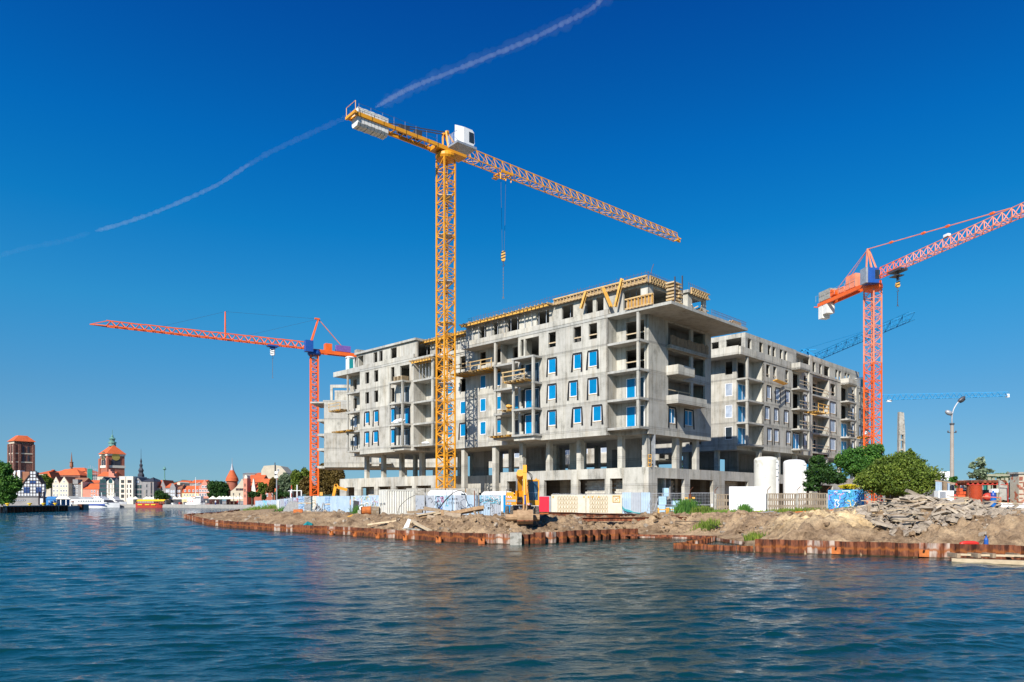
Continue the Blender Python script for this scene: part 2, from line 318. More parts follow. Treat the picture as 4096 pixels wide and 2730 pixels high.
n2=nd(nt,'TexNoise'); n2.inputs['Scale'].default_value=1.3; n2.inputs['Detail'].default_value=3; L(mp.outputs[0],n2.inputs[0])
ad=nd(nt,'Math',operation='MULTIPLY_ADD'); L(n2.outputs[0],ad.inputs[0]); ad.inputs[1].default_value=2.6; L(n.outputs[0],ad.inputs[2])
bp=nd(nt,'Bump'); bp.inputs['Strength'].default_value=1; bp.inputs['Distance'].default_value=.14; spy=nd(nt,'SeparateXYZ'); L(g.outputs[0],spy.inputs[0]); mrg=nd(nt,'MapRange'); mrg.inputs[1].default_value=30; mrg.inputs[2].default_value=150; mrg.inputs[3].default_value=.22; mrg.inputs[4].default_value=1.0; L(spy.outputs[1],mrg.inputs[0]); L(mrg.outputs[0],bp.inputs['Strength']); L(ad.outputs[0],bp.inputs['Height']); L(bp.outputs[0],b.inputs['Normal'])
M['water']=m
tag(link('water',npmesh('water',V,F,m,True)),kind='structure')
# rust
def rust_mat(name,zr=True):
    m,nt,b=base_mat(name,.8,.15,.3); L=nt.links.new
    g=nd(nt,'NewGeometry'); mp=nd(nt,'Mapping'); mp.inputs['Scale'].default_value=(1,1,.22); L(g.outputs[0],mp.inputs[0])
    n=nd(nt,'TexNoise'); n.inputs['Scale'].default_value=4; n.inputs['Detail'].default_value=7; n.inputs['Roughness'].default_value=.7; L(mp.outputs[0],n.inputs[0])
    r=nd(nt,'ValToRGB'); e=r.color_ramp.elements; e[0].position=.40; e[0].color=(.055,.02,.012,1); e[1].position=.72; e[1].color=(.34,.13,.06,1); q=e.new(.52); q.color=(.17,.052,.022,1); L(n.outputs[0],r.inputs[0])
    oi=nd(nt,'ObjectInfo'); mr=nd(nt,'MapRange'); mr.inputs[3].default_value=.75; mr.inputs[4].default_value=1.3; L(oi.outputs['Random'],mr.inputs[0])
    h=nd(nt,'HueSaturation'); L(mr.outputs[0],h.inputs['Value']); L(r.outputs[0],h.inputs['Color']); out=h.outputs[0]
    if zr:
        # lime and paint runs on some of the piles, wet orange band and dark tide line
        gt=nd(nt,'Math',operation='GREATER_THAN'); L(oi.outputs['Random'],gt.inputs[0]); gt.inputs[1].default_value=.70
        n3=nd(nt,'TexNoise'); n3.inputs['Scale'].default_value=3.0; n3.inputs['Detail'].default_value=5; L(mp.outputs[0],n3.inputs[0])
        r4=nd(nt,'ValToRGB'); r4.color_ramp.elements[0].position=.42; r4.color_ramp.elements[1].position=.6; L(n3.outputs[0],r4.inputs[0])
        mu=nd(nt,'Math',operation='MULTIPLY'); L(gt.outputs[0],mu.inputs[0]); L(r4.outputs[0],mu.inputs[1])
        m1=nd(nt,'MixRGB'); L(mu.outputs[0],m1.inputs[0]); L(out,m1.inputs[1]); m1.inputs[2].default_value=(.46,.37,.30,1); out=m1.outputs[0]
        sp=nd(nt,'SeparateXYZ'); L(g.outputs[0],sp.inputs[0]); za=nd(nt,'Math',operation='MULTIPLY_ADD'); L(n3.outputs[0],za.inputs[0]); za.inputs[1].default_value=-.55; L(sp.outputs[2],za.inputs[2])
        r5=nd(nt,'ValToRGB'); e=r5.color_ramp.elements; e[0].position=.0; e[0].color=(0,0,0,1); e[1].position=.22; e[1].color=(0,0,0,1); q=e.new(.10); q.color=(1,1,1,1)
        L(za.outputs[0],r5.inputs[0]); m3=nd(nt,'MixRGB'); L(r5.outputs[0],m3.inputs[0]); L(out,m3.inputs[1]); m3.inputs[2].default_value=(.27,.085,.02,1); out=m3.outputs[0]
        r6=nd(nt,'ValToRGB'); r6.color_ramp.elements[0].position=.02; r6.color_ramp.elements[0].color=(1,1,1,1); r6.color_ramp.elements[1].position=.09; r6.color_ramp.elements[1].color=(0,0,0,1); L(sp.outputs[2],r6.inputs[0])
        m5=nd(nt,'MixRGB'); L(r6.outputs[0],m5.inputs[0]); L(out,m5.inputs[1]); m5.inputs[2].default_value=(.05,.03,.012,1); out=m5.outputs[0]
    L(out,b.inputs['Base Color'])
    bp=nd(nt,'Bump'); bp.inputs['Strength'].default_value=.4; bp.inputs['Distance'].default_value=.02; L(n.outputs[0],bp.inputs['Height']); L(bp.outputs[0],b.inputs['Normal'])
    return m
M['rust']=rust_mat('rusty_sheet_steel'); M['rustp']=rust_mat('rusty_steel',False)
M['rusto']=pm('orange_rust',(.55,.16,.03),.8,(.3,.08,.02),4)
def pile_mesh(U,dp,z0,z1,name):
    pr=[(0,0),(.16,0),(.32,-1),(.66,-1),(.82,0),(1,0)]; mb=MB(); pr=[(a*U,b*dp) for a,b in pr]; t=.025
    for (ax,ay),(bx,by) in zip(pr[:-1],pr[1:]):
        mb.hexa([(ax,ay-t,z0),(bx,by-t,z0),(bx,by,z0),(ax,ay,z0),(ax,ay-t,z1),(bx,by-t,z1),(bx,by,z1),(ax,ay,z1)])
    return mb.mesh(name,M['rust'])
def along(pts,step):
    P=[Vector((a,b,0)) for a,b in pts]; seg=[(P[i+1]-P[i]).length for i in range(len(P)-1)]; tot=sum(seg); n=max(1,round(tot/step)); out=[]
    def pos(s):
        for i,l in enumerate(seg):
            if s<=l+1e-6 or i==len(seg)-1: return P[i].lerp(P[i+1],min(1,s/l))
            s-=l
    for i in range(n):
        p=pos(tot*i/n); q=pos(tot*(i+1)/n); d=q-p; out.append((p,math.atan2(d.y,d.x)))
    return out
def pile_wall(label,pts,U=1.15,dp=.3,z1=.7,jit=.03):
    t=thing('sheet_pile_wall',label,'sheet pile wall',(pts[0][0],pts[0][1],0)); me=pile_mesh(U,dp,-1.3,z1,'sheet_pile'); o0=Vector((pts[0][0],pts[0][1],0))
    for p,a in along(pts,U):
        link('sheet_pile',me,t,p-o0+Vector((0,0,random.uniform(-jit,jit))),(0,0,a))
    return t
def shrink(pts): return pts
W1=pile_wall('rusty steel sheet pile wall along the dug up bank from the river tip to below the digger',SHL[3:14])
W2=pile_wall('dark back run of rusty sheet piles behind the river tip, seen from inside',SHL[1:4],dp=.3)
W3=pile_wall('stepped deep rusty sheet piles running back to the right of the digger',SHL[13:17],U=1.0,dp=.42,z1=.8)
W4=pile_wall('low rusty sheet wall just above the water in the inner corner of the bank',SHL[16:20],U=1.3,dp=.12,z1=.26,jit=.01)
W5=pile_wall('tall wide rusty sheet pile wall below the rubble and sand heaps on the right',SHL[20:28],U=1.35,dp=.28,z1=.74)
W6=pile_wall('low half sunken rusty cofferdam of sheet piles standing out in the water',[(X(2694,43),43),(X(2860,41.6),41.6),(X(3015,40.5),40.5)],U=.9,dp=.25,z1=.36)
pile_wall('short low diagonal run of rusty sheet piles joining the cofferdam to the bank',[(X(2700,43.4),43.4),(X(2790,46.5),46.5),(X(2850,51.5),51.5)],U=.9,dp=.25,z1=.38)
# anchor plates on the piles
am=MB(); am.box(-.22,.22,-.12,0,-.18,.18); ame=am.mesh('anchor_plate',M['rusto']); am=MB(); am.tube([(0,-.05,.12),(0,-.32,.2)],.05,8); amr=am.mesh('tie_rod',M['rustp'])
def anchors(W,pts,step,z=.18,off=.34):
    o0=W.location
    for p,a in along(pts,step)[1:]:
        n=Vector((math.sin(a),-math.cos(a),0)); q=p+n*off-o0; q.z=z
        o=link('anchor_plate',ame,W,q,(0,0,a)); link('tie_rod',amr,o)
anchors(W1,SHL[8:14],3.45); anchors(W5,SHL[20:26],3.6,.25)
wl=MB(); wl.bar((X(2487,54.0),54.0,.33),(X(2866,51.4),51.4,.33),.35,.12)
part('capping_beam',wl,M['rustp'],W4,loc=-W4.location)
# ---------------- concrete buildings ----------------
uR=Vector((.7003,.7138,0)); uL=Vector((-.7138,.7003,0)); RZ=math.atan2(.7138,.7003)
CA=Vector((13.05,74.53,0)); CB=Vector((31.9,98.0,0)); ZF=[10.6,13.6,16.6,19.6,22.6]
z3=lambda x:1250+.5102*x; z4=lambda x:1900+.4785*x; z5=lambda x:2400+.4783*x; z6=lambda x:2750+.4464*x
zb=lambda x:2000+.3507*x; za=lambda x:1300+.3507*x; zc=lambda x:2700+.3698*x; zr=lambda x:3300+.37*x
def LL(sx,r,C=CA): o=C+uR*r; k=(sx-2048)/FP; return (o.x-k*o.y)/(.7138+.7003*k)
def RR(sx,l,C=CA): o=C+uL*l; k=(sx-2048)/FP; return (k*o.y-o.x)/(.7003-.7138*k)
def loc2w(r,l,z,C=CA): p=C+uR*r+uL*l; p.z=z; return p
def pmap(pl,pos): return (lambda a,d,z:(pos+d,a,z)) if pl=='r' else (lambda a,d,z:(a,pos+d,z))
def gridwall(mb,pl,pos,a0,a1,zz0,zz1,t,ops=()):
    f=pmap(pl,pos); A=sorted({a0,a1,*[min(max(v,a0),a1) for o in ops for v in(o[0],o[1])]}); Z=sorted({zz0,zz1,*[min(max(v,zz0),zz1) for o in ops for v in(o[2],o[3])]})
    sol={}
    for i in range(len(A)-1):
        for j in range(len(Z)-1):
            ca=(A[i]+A[i+1])/2; cz=(Z[j]+Z[j+1])/2; sol[i,j]=not any(o[0]<ca<o[1] and o[2]<cz<o[3] for o in ops)
    for (i,j),s in sol.items():
        if not s: continue
        x0,x1,y0,y1=A[i],A[i+1],Z[j],Z[j+1]
        mb.quad(f(x0,0,y0),f(x1,0,y0),f(x1,0,y1),f(x0,0,y1)); mb.quad(f(x0,t,y0),f(x0,t,y1),f(x1,t,y1),f(x1,t,y0))
        if not sol.get((i-1,j)): mb.quad(f(x0,0,y0),f(x0,0,y1),f(x0,t,y1),f(x0,t,y0))
        if not sol.get((i+1,j)): mb.quad(f(x1,0,y0),f(x1,t,y0),f(x1,t,y1),f(x1,0,y1))
        if not sol.get((i,j-1)): mb.quad(f(x0,0,y0),f(x0,t,y0),f(x1,t,y0),f(x1,0,y0))
        if not sol.get((i,j+1)): mb.quad(f(x0,0,y1),f(x1,0,y1),f(x1,t,y1),f(x0,t,y1))
def fbox(mb,f,a0,a1,d0,d1,zz0,zz1):
    p=[f(a0,d0,zz0),f(a1,d0,zz0),f(a1,d1,zz0),f(a0,d1,zz0),f(a0,d0,zz1),f(a1,d0,zz1),f(a1,d1,zz1),f(a0,d1,zz1)]; mb.hexa(p)
def win(P,pl,pos,a0,a1,zz0,zz1,kind='blue',mem=False,mull=0,rec=.07):
    if a0>a1:a0,a1=a1,a0
    f=pmap(pl,pos); fr=MB(); w_=.075; d0,d1=rec,rec+.08
    fbox(fr,f,a0,a0+w_,d0,d1,zz0,zz1); fbox(fr,f,a1-w_,a1,d0,d1,zz0,zz1); fbox(fr,f,a0+w_,a1-w_,d0,d1,zz0,zz0+w_); fbox(fr,f,a0+w_,a1-w_,d0,d1,zz1-w_,zz1)
    if mull: am_=a0+(a1-a0)*mull; fbox(fr,f,am_-.04,am_+.04,d0,d1,zz0+w_,zz1-w_)
    o=part('window',fr,M['wframe'],P)
    if mem: g=MB(); fbox(g,f,a0-.02,a1+.02,-.03,.02,zz0-.07,zz0-.005); part('sill',g,M['timb'],o)
    sp_=[(a0+w_,a1-w_)] if not mull else [(a0+w_,am_-.04),(am_+.04,a1-w_)]
    for q,(b0,b1) in enumerate(sp_):
        g=MB(); fbox(g,f,b0,b1,d0+.03,d0+.05,zz0+w_,zz1-w_)
        kk=kind if isinstance(kind,str) else kind[q]
        part('pane',g,M[{'blue':'blue','grey':'glassfilm','dark':'darkglass'}[kk]],o)
    if mem:
        g=MB(); e=.13
        fbox(g,f,a0-e,a1+e,-.035,-.01,zz1-.03,zz1+.14)
        for sgn,ae in((-1,a0),(1,a1)):
            dr=random.uniform(.25,.6); k_=random.uniform(.02,.14)*sgn; t_=random.uniform(.14,.22)
            b0=ae if sgn>0 else ae-t_
            p=[f(b0,-.04,zz1),f(b0+t_,-.04,zz1),f(b0+t_,-.015,zz1),f(b0,-.015,zz1)]
            q=[f(b0+k_,-.05,zz0-dr),f(b0+k_+t_*1.4,-.05,zz0-dr),f(b0+k_+t_*1.4,-.01,zz0-dr),f(b0+k_,-.01,zz0-dr)]
            g.hexa(q+p)
        part('membrane',g,M['black'],o)
    return o
def wall(P,pl,pos,a0,a1,b,t_,ops=(),t=.25,mat='conc',name='wall'):
    mb=MB(); gridwall(mb,pl,pos,a0,a1,b,t_,t,ops); return part(name,mb,M[mat],P)
def slab(P,poly,z1,th=.25,mat='conc_slab',name='floor_slab'):
    mb=MB(); mb.prism(poly,z1-th,z1,lambda a,b,d:(a,b,d)); return part(name,mb,M[mat],P)
def pbox(P,r0,r1,l0,l1,a,b,name='column',mat='conc'):
    mb=MB(); mb.box(r0,r1,l0,l1,a,b); return part(name,mb,M[mat],P)
def rect(r0,r1,l0,l1): return [(r0,l0),(r1,l0),(r1,l1),(r0,l1)]
B1=thing('apartment_block','long grey concrete apartment block behind the yellow crane, on columns above the podium','building',CA,RZ)
wf=lambda c,zs=.85,ze=2.5,dl=0:(c[0],c[1],zs,ze)
cols={'a':(11.3,12.44),'b':(7.6,8.67),'b2':(8.18,9.25),'c':(5.4,6.55),'c0':(4.83,5.98)}
door=(13.9,16.1)
for k in range(4):
    z0=ZF[k]; zb_=9.9 if k==0 else z0; z1=ZF[k+1]-.02
    if k<3: cs=[cols['a'],cols['b2' if k==1 else 'b'],cols['c0' if k==0 else 'c']]
    else: cs=[cols['a'],cols['b'],cols['c']]
    ops=[(c[0],c[1],z0+.85,z0+2.55) for c in cs]+[(door[0],door[1],z0+.03,z0+2.45),(16.35,16.85,z0+.5,z0+2.45)]
    wall(B1,'r',0,3.98,17.26,zb_,z1,ops)
    if k<3:
        for c in cs: win(B1,'r',0,c[0],c[1],z0+.87,z0+2.53,'blue',True,rec=.02)
        win(B1,'r',0,door[0],door[1],z0+.05,z0+2.43,('dark','blue') if k<2 else ('dark','dark'),k<2,.5,.02)
    else:
        for c in cs: pbox(B1,.1,.16,c[0],c[1],z0+1.3,z0+1.42,'guard_board','pale')
    # right notch
    wall(B1,'l',3.98,.0,1.6,zb_,z1,(),.2); wall(B1,'r',1.6,.3,3.98,zb_,z1,[(.4,2.75,z0+.02,z0+2.35)])
    if k<2: win(B1,'r',1.6,.42,2.73,z0+.05,z0+2.33,('dark','blue'),False,.5,.03)
    else: pbox(B1,1.66,1.7,.4,2.75,z0+1.0,z0+1.12,'guard_board','pale')
    slab(B1,rect(-.05,1.75,-.05,3.98),z0,.24,name='balcony_slab')
    if k<3 or True: pbox(B1,.02,.3,.02,.3,z0,ZF[k+1]-.24,'column')
    # end wall
    if k==0:
        wall(B1,'l',0,1.77,14.75,9.9,z1,[(5.7,6.95,11.3,13.0),(8.9,10.65,11.3,13.05)])
        win(B1,'l',0,5.72,6.93,11.32,12.98,'blue',True,.5); win(B1,'l',0,8.92,10.63,11.32,13.03,'blue',True,.5)
    else:
        wall(B1,'l',0,1.77,14.75,z0,z1,[(5.53,10.2,z0+.02,z0+2.62),(10.75,13.4,z0+.5,z0+2.62)])
        pbox(B1,5.4,13.5,1.7,1.9,z0,z1-.25,'wall','conc_shade')
    # recessed middle wall
    ops=[(29.8+1.96,30.9+1.96,z0+.85,z0+2.6),(29.1,30.2,z0+.85,z0+2.6),(25.2,26.3,z0+.85,z0+2.6),(22.4,23.4,z0+.85,z0+2.6),(18.3,20.3,z0+.03,z0+2.4),(34.2,36,z0+.03,z0+2.4)]
    wall(B1,'r',2.2,17.26,37.46,zb_,z1,ops)
    for i,o in enumerate(ops[:4]):
        if k<3 and not(k==2 and i==1): win(B1,'r',2.2,o[0],o[1],o[2]+.02,o[3]-.02,'blue',i%2==1 and k!=1,rec=.02)
    if k<3:
        win(B1,'r',2.2,18.3,20.3,z0+.05,z0+2.38,('dark','blue') if k!=0 else 'dark',False,.5,.03); win(B1,'r',2.2,34.2,36,z0+.05,z0+2.38,'dark',False,.5,.03)
    wall(B1,'l',17.06,.27,2.2,zb_ if k else 9.9,z1,(),.2); wall(B1,'l',37.46,.27,2.2,zb_,z1,(),.2)
    wall(B1,'l',21.3,1.2,2.2,z0,z1,(),.15)
    slab(B1,rect(-.05,2.2,17.26,21.46),z0,.24,name='balcony_slab'); slab(B1,rect(-.05,2.2,33.26,37.46),z0,.24,name='balcony_slab')
    pbox(B1,.0,.28,21.1,21.4,z0,ZF[k+1]-.24,'column'); pbox(B1,.0,.28,33.3,33.6,z0,ZF[k+1]-.24,'column')
    # left flush wall
    w1=[(45.9,46.95),(48.25,49.25)] ; 
    if k==0: w1=[(46.0,47.1),(48.3,49.3)]
    ops=[(a,b,z0+.85,z0+2.55) for a,b in w1]+[(41.9,42.8,z0+.5,z0+2.5),(38.4,40.6,z0+.03,z0+2.4)]
    wall(B1,'r',0,37.48,50.66,zb_,z1,ops)
    for a,b in w1:
        if k<2: win(B1,'r',0,a,b,z0+.87,z0+2.53,'blue',True,rec=.02)
    if k<2: win(B1,'r',0,41.9,42.8,z0+.52,z0+2.48,'blue',True,rec=.02)
    if k<3: win(B1,'r',0,38.4,40.6,z0+.05,z0+2.38,('blue','dark') if k==1 else 'dark',k<2,.5,.02)
    wall(B1,'l',50.46,.27,1.8,z0,z1,(),.2)
    wall(B1,'r',1.8,50.66,56,zb_ if k==0 else z0,z1,[(51.2,53.3,z0+.03,z0+2.3),(54.2,55.2,z0+.8,z0+2.4)])
    if k<2: win(B1,'r',1.8,51.2,53.3,z0+.05,z0+2.28,'dark',False,.5); win(B1,'r',1.8,54.2,55.2,z0+.82,z0+2.38,'grey',True)
    slab(B1,rect(-.05,1.8,50.66,54.4),z0,.26,name='balcony_slab'); pbox(B1,0,.25,54.0,54.25,z0,ZF[k+1]-.26,'column')
    # projecting balconies
    for a,b in((13.36,16.86),(38.0,41.3)):
        slab(B1,rect(-1.53,0,a,b),z0,.22,name='balcony_slab')
        if k<3:
            pbox(B1,-1.5,-1.22,a+.03,a+.3,z0,ZF[k+1]-.22,'column'); pbox(B1,-1.5,-1.26,b-.3,b-.05,z0,ZF[k+1]-.22,'column')
    # floor slabs, and inner walls to keep openings dark, shade put into their colour
    slab(B1,[(.27,4.2),(1.87,4.2),(1.87,.27),(14.45,.27),(14.45,55.7),(2.07,55.7),(2.07,50.4),(.27,50.4),(.27,37.7),(2.46,37.7),(2.46,17.0),(.27,17.0)],z0,.25)
    for l in (8.9,13.2,24.3,28.2,33,37.8,43.5,50): pbox(B1,2.5 if 17<l<37.5 else .26,7.3,l,l+.15,z0,z1-.25,'partition','conc_shade')
    pbox(B1,7.3,7.5,1.9,55.6,z0,z1-.25,'partition','conc_shade')
    wall(B1,'r',14.5,.25,56,zb_,z1,[(a,a+1.4,z0+.7,z0+2.4) for a in range(3,54,5)]); wall(B1,'l',55.76,2.05,14.5,zb_,z1,[(4,5.2,z0+.7,z0+2.4),(8,9.2,z0+.7,z0+2.4)])
pbox(B1,-1.2,-.01,13.5,16.8,9.92,10.36,'balcony_beam'); pbox(B1,-1.2,-.01,38.1,41.2,9.92,10.36,'balcony_beam')
slab(B1,[(.27,4.2),(1.8,4.2),(1.8,.27),(14.45,.27),(14.45,55.7),(2.07,55.7),(2.07,50.4),(.27,50.4),(.27,37.7),(2.46,37.7),(2.46,17.0),(.27,17.0)],10.0,.08)
# end wall balconies
def balc_box(P,r0,r1,p,z0,h,th=.16):
    mb=MB(); mb.box(r0,r1,-p,0,z0-.28,z0); mb.box(r0,r1,-p,-p+th,z0,z0+h); mb.box(r0,r0+th,-p+th,0,z0,z0+h); mb.box(r1-th,r1,-p+th,0,z0,z0+h); part('balcony',mb,M['conc'],P)
balc_box(B1,5.2,11.2,1.45,13.62,.62); balc_box(B1,5.2,8.6,1.45,16.7,.75); pbox(B1,8.6,13.4,-.05,.0,16.4,17.2,'balcony_beam'); balc_box(B1,5.2,13.4,.5,19.6,.12)
pbox(B1,5.4,10.1,.02,.08,14.9,15.0,'guard_board','pale'); pbox(B1,7.6,7.68,.0,.06,13.7,15.0,'guard_post','pale')
for a in np.arange(5.4,13.3,.28): pbox(B1,a,a+.2,-.42,-.38,19.75,20.75+random.uniform(-.1,.1),'shutter_board','oldw')
# small balconies on the hidden right side
for k in range(5):
    if k<4: slab(B1,rect(14.75,16.6,1.2,4.8),ZF[k],.24,name='balcony_slab')
    if k<4: pbox(B1,16.3,16.6,1.2,1.5,ZF[k],ZF[k+1]-.24,'column')
# roof slab with the deep corner overhang, parapets, penthouse
slab(B1,[(-.05,-3.9),(16.1,-3.9),(16.1,5),(14.75,5),(14.75,50.6),(-.05,50.6),(-.05,37.4),(2.2,37.4),(2.2,33.0),(2.2,27.4),(-.05,27.4)],22.72,.3,name='roof_slab')
slab(B1,[(-.07,50.6),(14.75,50.6),(14.75,58),(-.07,58)],23.25,.75,name='roof_slab')
slab(B1,rect(-.05,2.2,33.0,37.4),22.7,.28,name='roof_slab')
pbox(B1,-.08,.2,3.9,27.4,22.73,23.32,'parapet'); pbox(B1,-.08,.2,37.4,50.6,22.73,23.32,'parapet'); pbox(B1,2.1,2.35,27.4,37.4,22.73,23.2,'parapet')
for x in(1150,1160,1240): pass
po=[(LL(z4(a),.6),LL(z4(b),.6)) for a,b in((820,725),(985,920),(1075,1012),(620,515),(370,270),(195,155),(95,40))]+[(LL(z5(340),.6),LL(z5(195),.6))]
pl_=[(LL(z3(a),.6),LL(z3(b),.6)) for a,b in((398,342),(508,478),(550,522),(660,612))]
mk=lambda L_,lo,hi,zb0,zt0:[(a,b,zb0,zt0) for a,b in L_ if lo<a<hi]
wall(B1,'r',.6,-.7,27.2,22.75,25.3,mk(po,-1,27,22.9 if 0 else 23.0,25.05),name='penthouse_wall')
wall(B1,'r',3.0,27.2,37.5,22.75,25.3,[(29,30,23,25),(32,33.4,23,25),(35,36,23,25)],name='penthouse_wall')
wall(B1,'r',.6,37.5,52.5,22.75,25.3,mk(pl_,37,53,23.35,25.05),name='penthouse_wall')
wall(B1,'l',-.7,.6+.02,6.4,22.75,25.3,[(1.6,4.6,23.0,25.0)],name='penthouse_wall'); wall(B1,'r',6.4,-.5,4,22.75,25.3,(),name='penthouse_wall')
wall(B1,'r',6.7,-1.7,4,22.75,25.3,(),name='penthouse_wall'); wall(B1,'l',-1.7,6.97,10.6,22.75,25.3,[(7.6,9.9,23,25)],name='penthouse_wall'); wall(B1,'l',-.4,10.62,12.8,22.75,24.3,[(11.2,12.3,22.9,24.1)],name='penthouse_wall')
wall(B1,'l',52.2,.87,9,22.75,25.3,(),name='penthouse_wall')
slab(B1,[(.3,-.9),(6.4,-.9),(6.4,4),(6.5,4),(6.5,-1.9),(10.8,-1.9),(10.8,10),(10.8,52.6),(.3,52.6),(.3,37.4),(2.7,37.4),(2.7,27.3),(.3,27.3)],25.62,.3,name='roof_slab')
pbox(B1,10.8,12.9,-.5,6,24.3,24.6,'roof_slab'); pbox(B1,7.4,7.6,0,52,22.75,25.3,'partition','conc_shade'); pbox(B1,12.7,12.9,0,6,22.75,24.3,'partition','conc_shade')
pbox(B1,2.2,9,48,54.5,25.64,26.2,'roof_upstand','conc_old')
# colonnade
for l in(18.7,14.3,9.6,3.85,.66): pbox(B1,2.0,2.6,l-.3,l+.3,6.43,9.92)
for r in(8.1,12.4): pbox(B1,r-.25,r+.35,.4,1.0,6.43,9.92)
for l in(53.9,49.4,44.8,40.0): pbox(B1,3.2,3.8,l-.3,l+.3,6.43,9.92)
for l in(30,24): pbox(B1,2.5,3.15,l-.3,l+.3,1.2,9.92)
for l in(3,9,15,21,27,33,39,45,51): pbox(B1,12.2,12.8,l-.3,l+.3,6.43,9.92)
for l in (18,26,36.5,47): pbox(B1,7.5,8.0,l-.3,l+.3,6.43,9.92)
wall(B1,'r',6.0,2.3,8.4,6.44,9.92,[(3.0,3.9,6.45,8.6),(6.7,7.9,6.45,8.8)],mat='conc_shade',name='core_wall'); wall(B1,'l',8.4,6.0,9.5,6.44,9.92,(),name='core_wall',mat='conc_shade'); wall(B1,'r',6.6,12.3,14.8,6.44,9.92,(),name='core_wall',mat='conc'); wall(B1,'r',9,30,35,6.44,9.92,[(31,32,6.5,8.5)],name='core_wall',mat='conc_shade')
wall(B1,'r',9,20,25,6.44,9.92,(),name='core_wall',mat='conc_shade')
# pipes and yellow shutter stack at the corner column
pp=MB()
for i in range(4): pp.tube([(2.9,.35-.13*i,6.45),(2.9,.35-.13*i,9.9)],.05,6)
part('drain_pipe',pp,M['galv'],B1)
sh=thing('shutter_stack','small yellow steel shutter frames standing on the podium edge by the corner column','formwork',loc2w(2.05,-.15,6.45),RZ)
for i in range(2):
    for j in range(3):
        m_=MB(); s_=.42; x0=i*.55; z0=j*.44
        m_.box(0,.06,x0,x0+s_,z0,z0+.05).box(0,.06,x0,x0+s_,z0+s_-.05,z0+s_).box(0,.06,x0,x0+.05,z0+.05,z0+s_-.05).box(0,.06,x0+s_-.05,x0+s_,z0+.05,z0+s_-.05); part('shutter_frame',m_,M['form'],sh)
# ---------------- podium ----------------
PD=thing('podium','two storey grey concrete podium with wide openings under the apartment blocks','building',CA,RZ)
lo=[(LL(z_(b),1.77),LL(z_(a),1.77)) for z_,a,b in((zb,503,808),(zb,893,1195),(zb,1253,1398))]
wall(PD,'r',1.77,.0,21.7,.8,6.43,[(a,b,.5,5.3) for a,b in lo]+[(19.3,20.9,.5,5.3)],t=.4)
ro=[(RR(zb(1795),0),RR(zb(2105),0)),(RR(zc(162),0),RR(zc(412),0)),(RR(zc(537),0),RR(zc(790),0)),(26.5,30.5),(33,37),(39.5,44),(47,52),(56,61),(66,71)]
wall(PD,'l',0,2.18,80,.8,6.43,[(a,b,.5,5.3 if i<3 else 5.2) for i,(a,b) in enumerate(ro)],t=.4)
wall(PD,'l',21.7,1.77,8,.8,6.43,(),t=.35); wall(PD,'r',8,22.05,36,.8,6.43,[(31,34,.5,4)],t=.3); wall(PD,'r',13,20,40,1.2,6.05,(),t=.2,mat='conc_shade'); wall(PD,'l',5,49,79,1.2,6.05,(),t=.2,mat='conc_shade'); wall(PD,'l',35.7,3.0,8,.8,6.43,(),t=.3)
llo=[(LL(za(b),3),LL(za(a),3)) for a,b in((245,335),(412,560),(602,748),(805,992),(1040,1208),(1420,1505))]
wall(PD,'r',3.0,36,61,.8,6.43,[(a,b,.5,5.05) for a,b in llo],t=.4); wall(PD,'l',60.6,3.4,20,.8,6.43,[(6,9,.5,5)],t=.4)
slab(PD,[(2.1,.35),(80,.35),(80,62),(20,61),(3.3,60.7),(3.3,36.2),(8.2,36.2),(8.2,21.9),(2.1,21.9)],6.36,.3)
for l in (2,8,14,20): pbox(PD,5.6,5.9,l-1.5,l+1.5,1.2,6.0,'wall','conc')
wall(PD,'r',6.5,.4,21.6,1.2,6.05,(),t=.2,mat='conc_shade'); wall(PD,'r',7.5,36,60,1.2,6.05,(),t=.2,mat='conc_shade'); wall(PD,'l',5,7,49,1.2,6.05,(),t=.2,mat='conc_shade')
for r in(10.5,17,25): pbox(PD,r,r+.5,2.2,2.7,1.2,6.05)
for l in(40,45,50,56): pbox(PD,5,5.5,l,l+.4,1.2,6.05)
for i in range(26): pbox(PD,1.8+0*i,1.95,LL(2154,1.77)-i*.001,LL(2154,1.77)+.02,6.43,6.431,'kicker') if i<0 else None
# block infill walls with real blocks
M['block']=pm('lime_block',(.56,.53,.46),.9,(.42,.39,.33),3,rnd=.14)
bm=MB().box(-.235,.235,-.1,.1,-.11,.11); bme=bm.mesh('block',M['block'])
def blockwall(P,pl,pos,a0,a1,zz0,zz1,maxn=170):
    n=0; z=zz0+.12; row=0
    while z<zz1-.1:
        a=a0+(.25 if row%2 else 0)
        while a<a1-.1 and n<maxn:
            f=pmap(pl,pos+random.uniform(-.012,.012)); link('block',bme,P,f(a+.24,.0,z),(0,0,0 if pl=='l' else math.pi/2)); a+=.495; n+=1
        z+=.245; row+=1
a,b=lo[1]; blockwall(PD,'r',3.5,a+.1,a+3.9,3.2,5.35); a,b=lo[2]; blockwall(PD,'r',3.3,a-.3,b+.1,3.2,5.35,60)
a,b=ro[0]; blockwall(PD,'l',1.9,a-.2,b+.6,1.7,5.3,230); a,b=ro[2]; blockwall(PD,'l',1.6,a,b,3.6,5.3,110)
a,b=llo[3]; blockwall(PD,'r',4.6,a,b,3.2,5.0,60); a,b=llo[1]; blockwall(PD,'r',4.6,a+1.3,b,3.2,5.0,40)
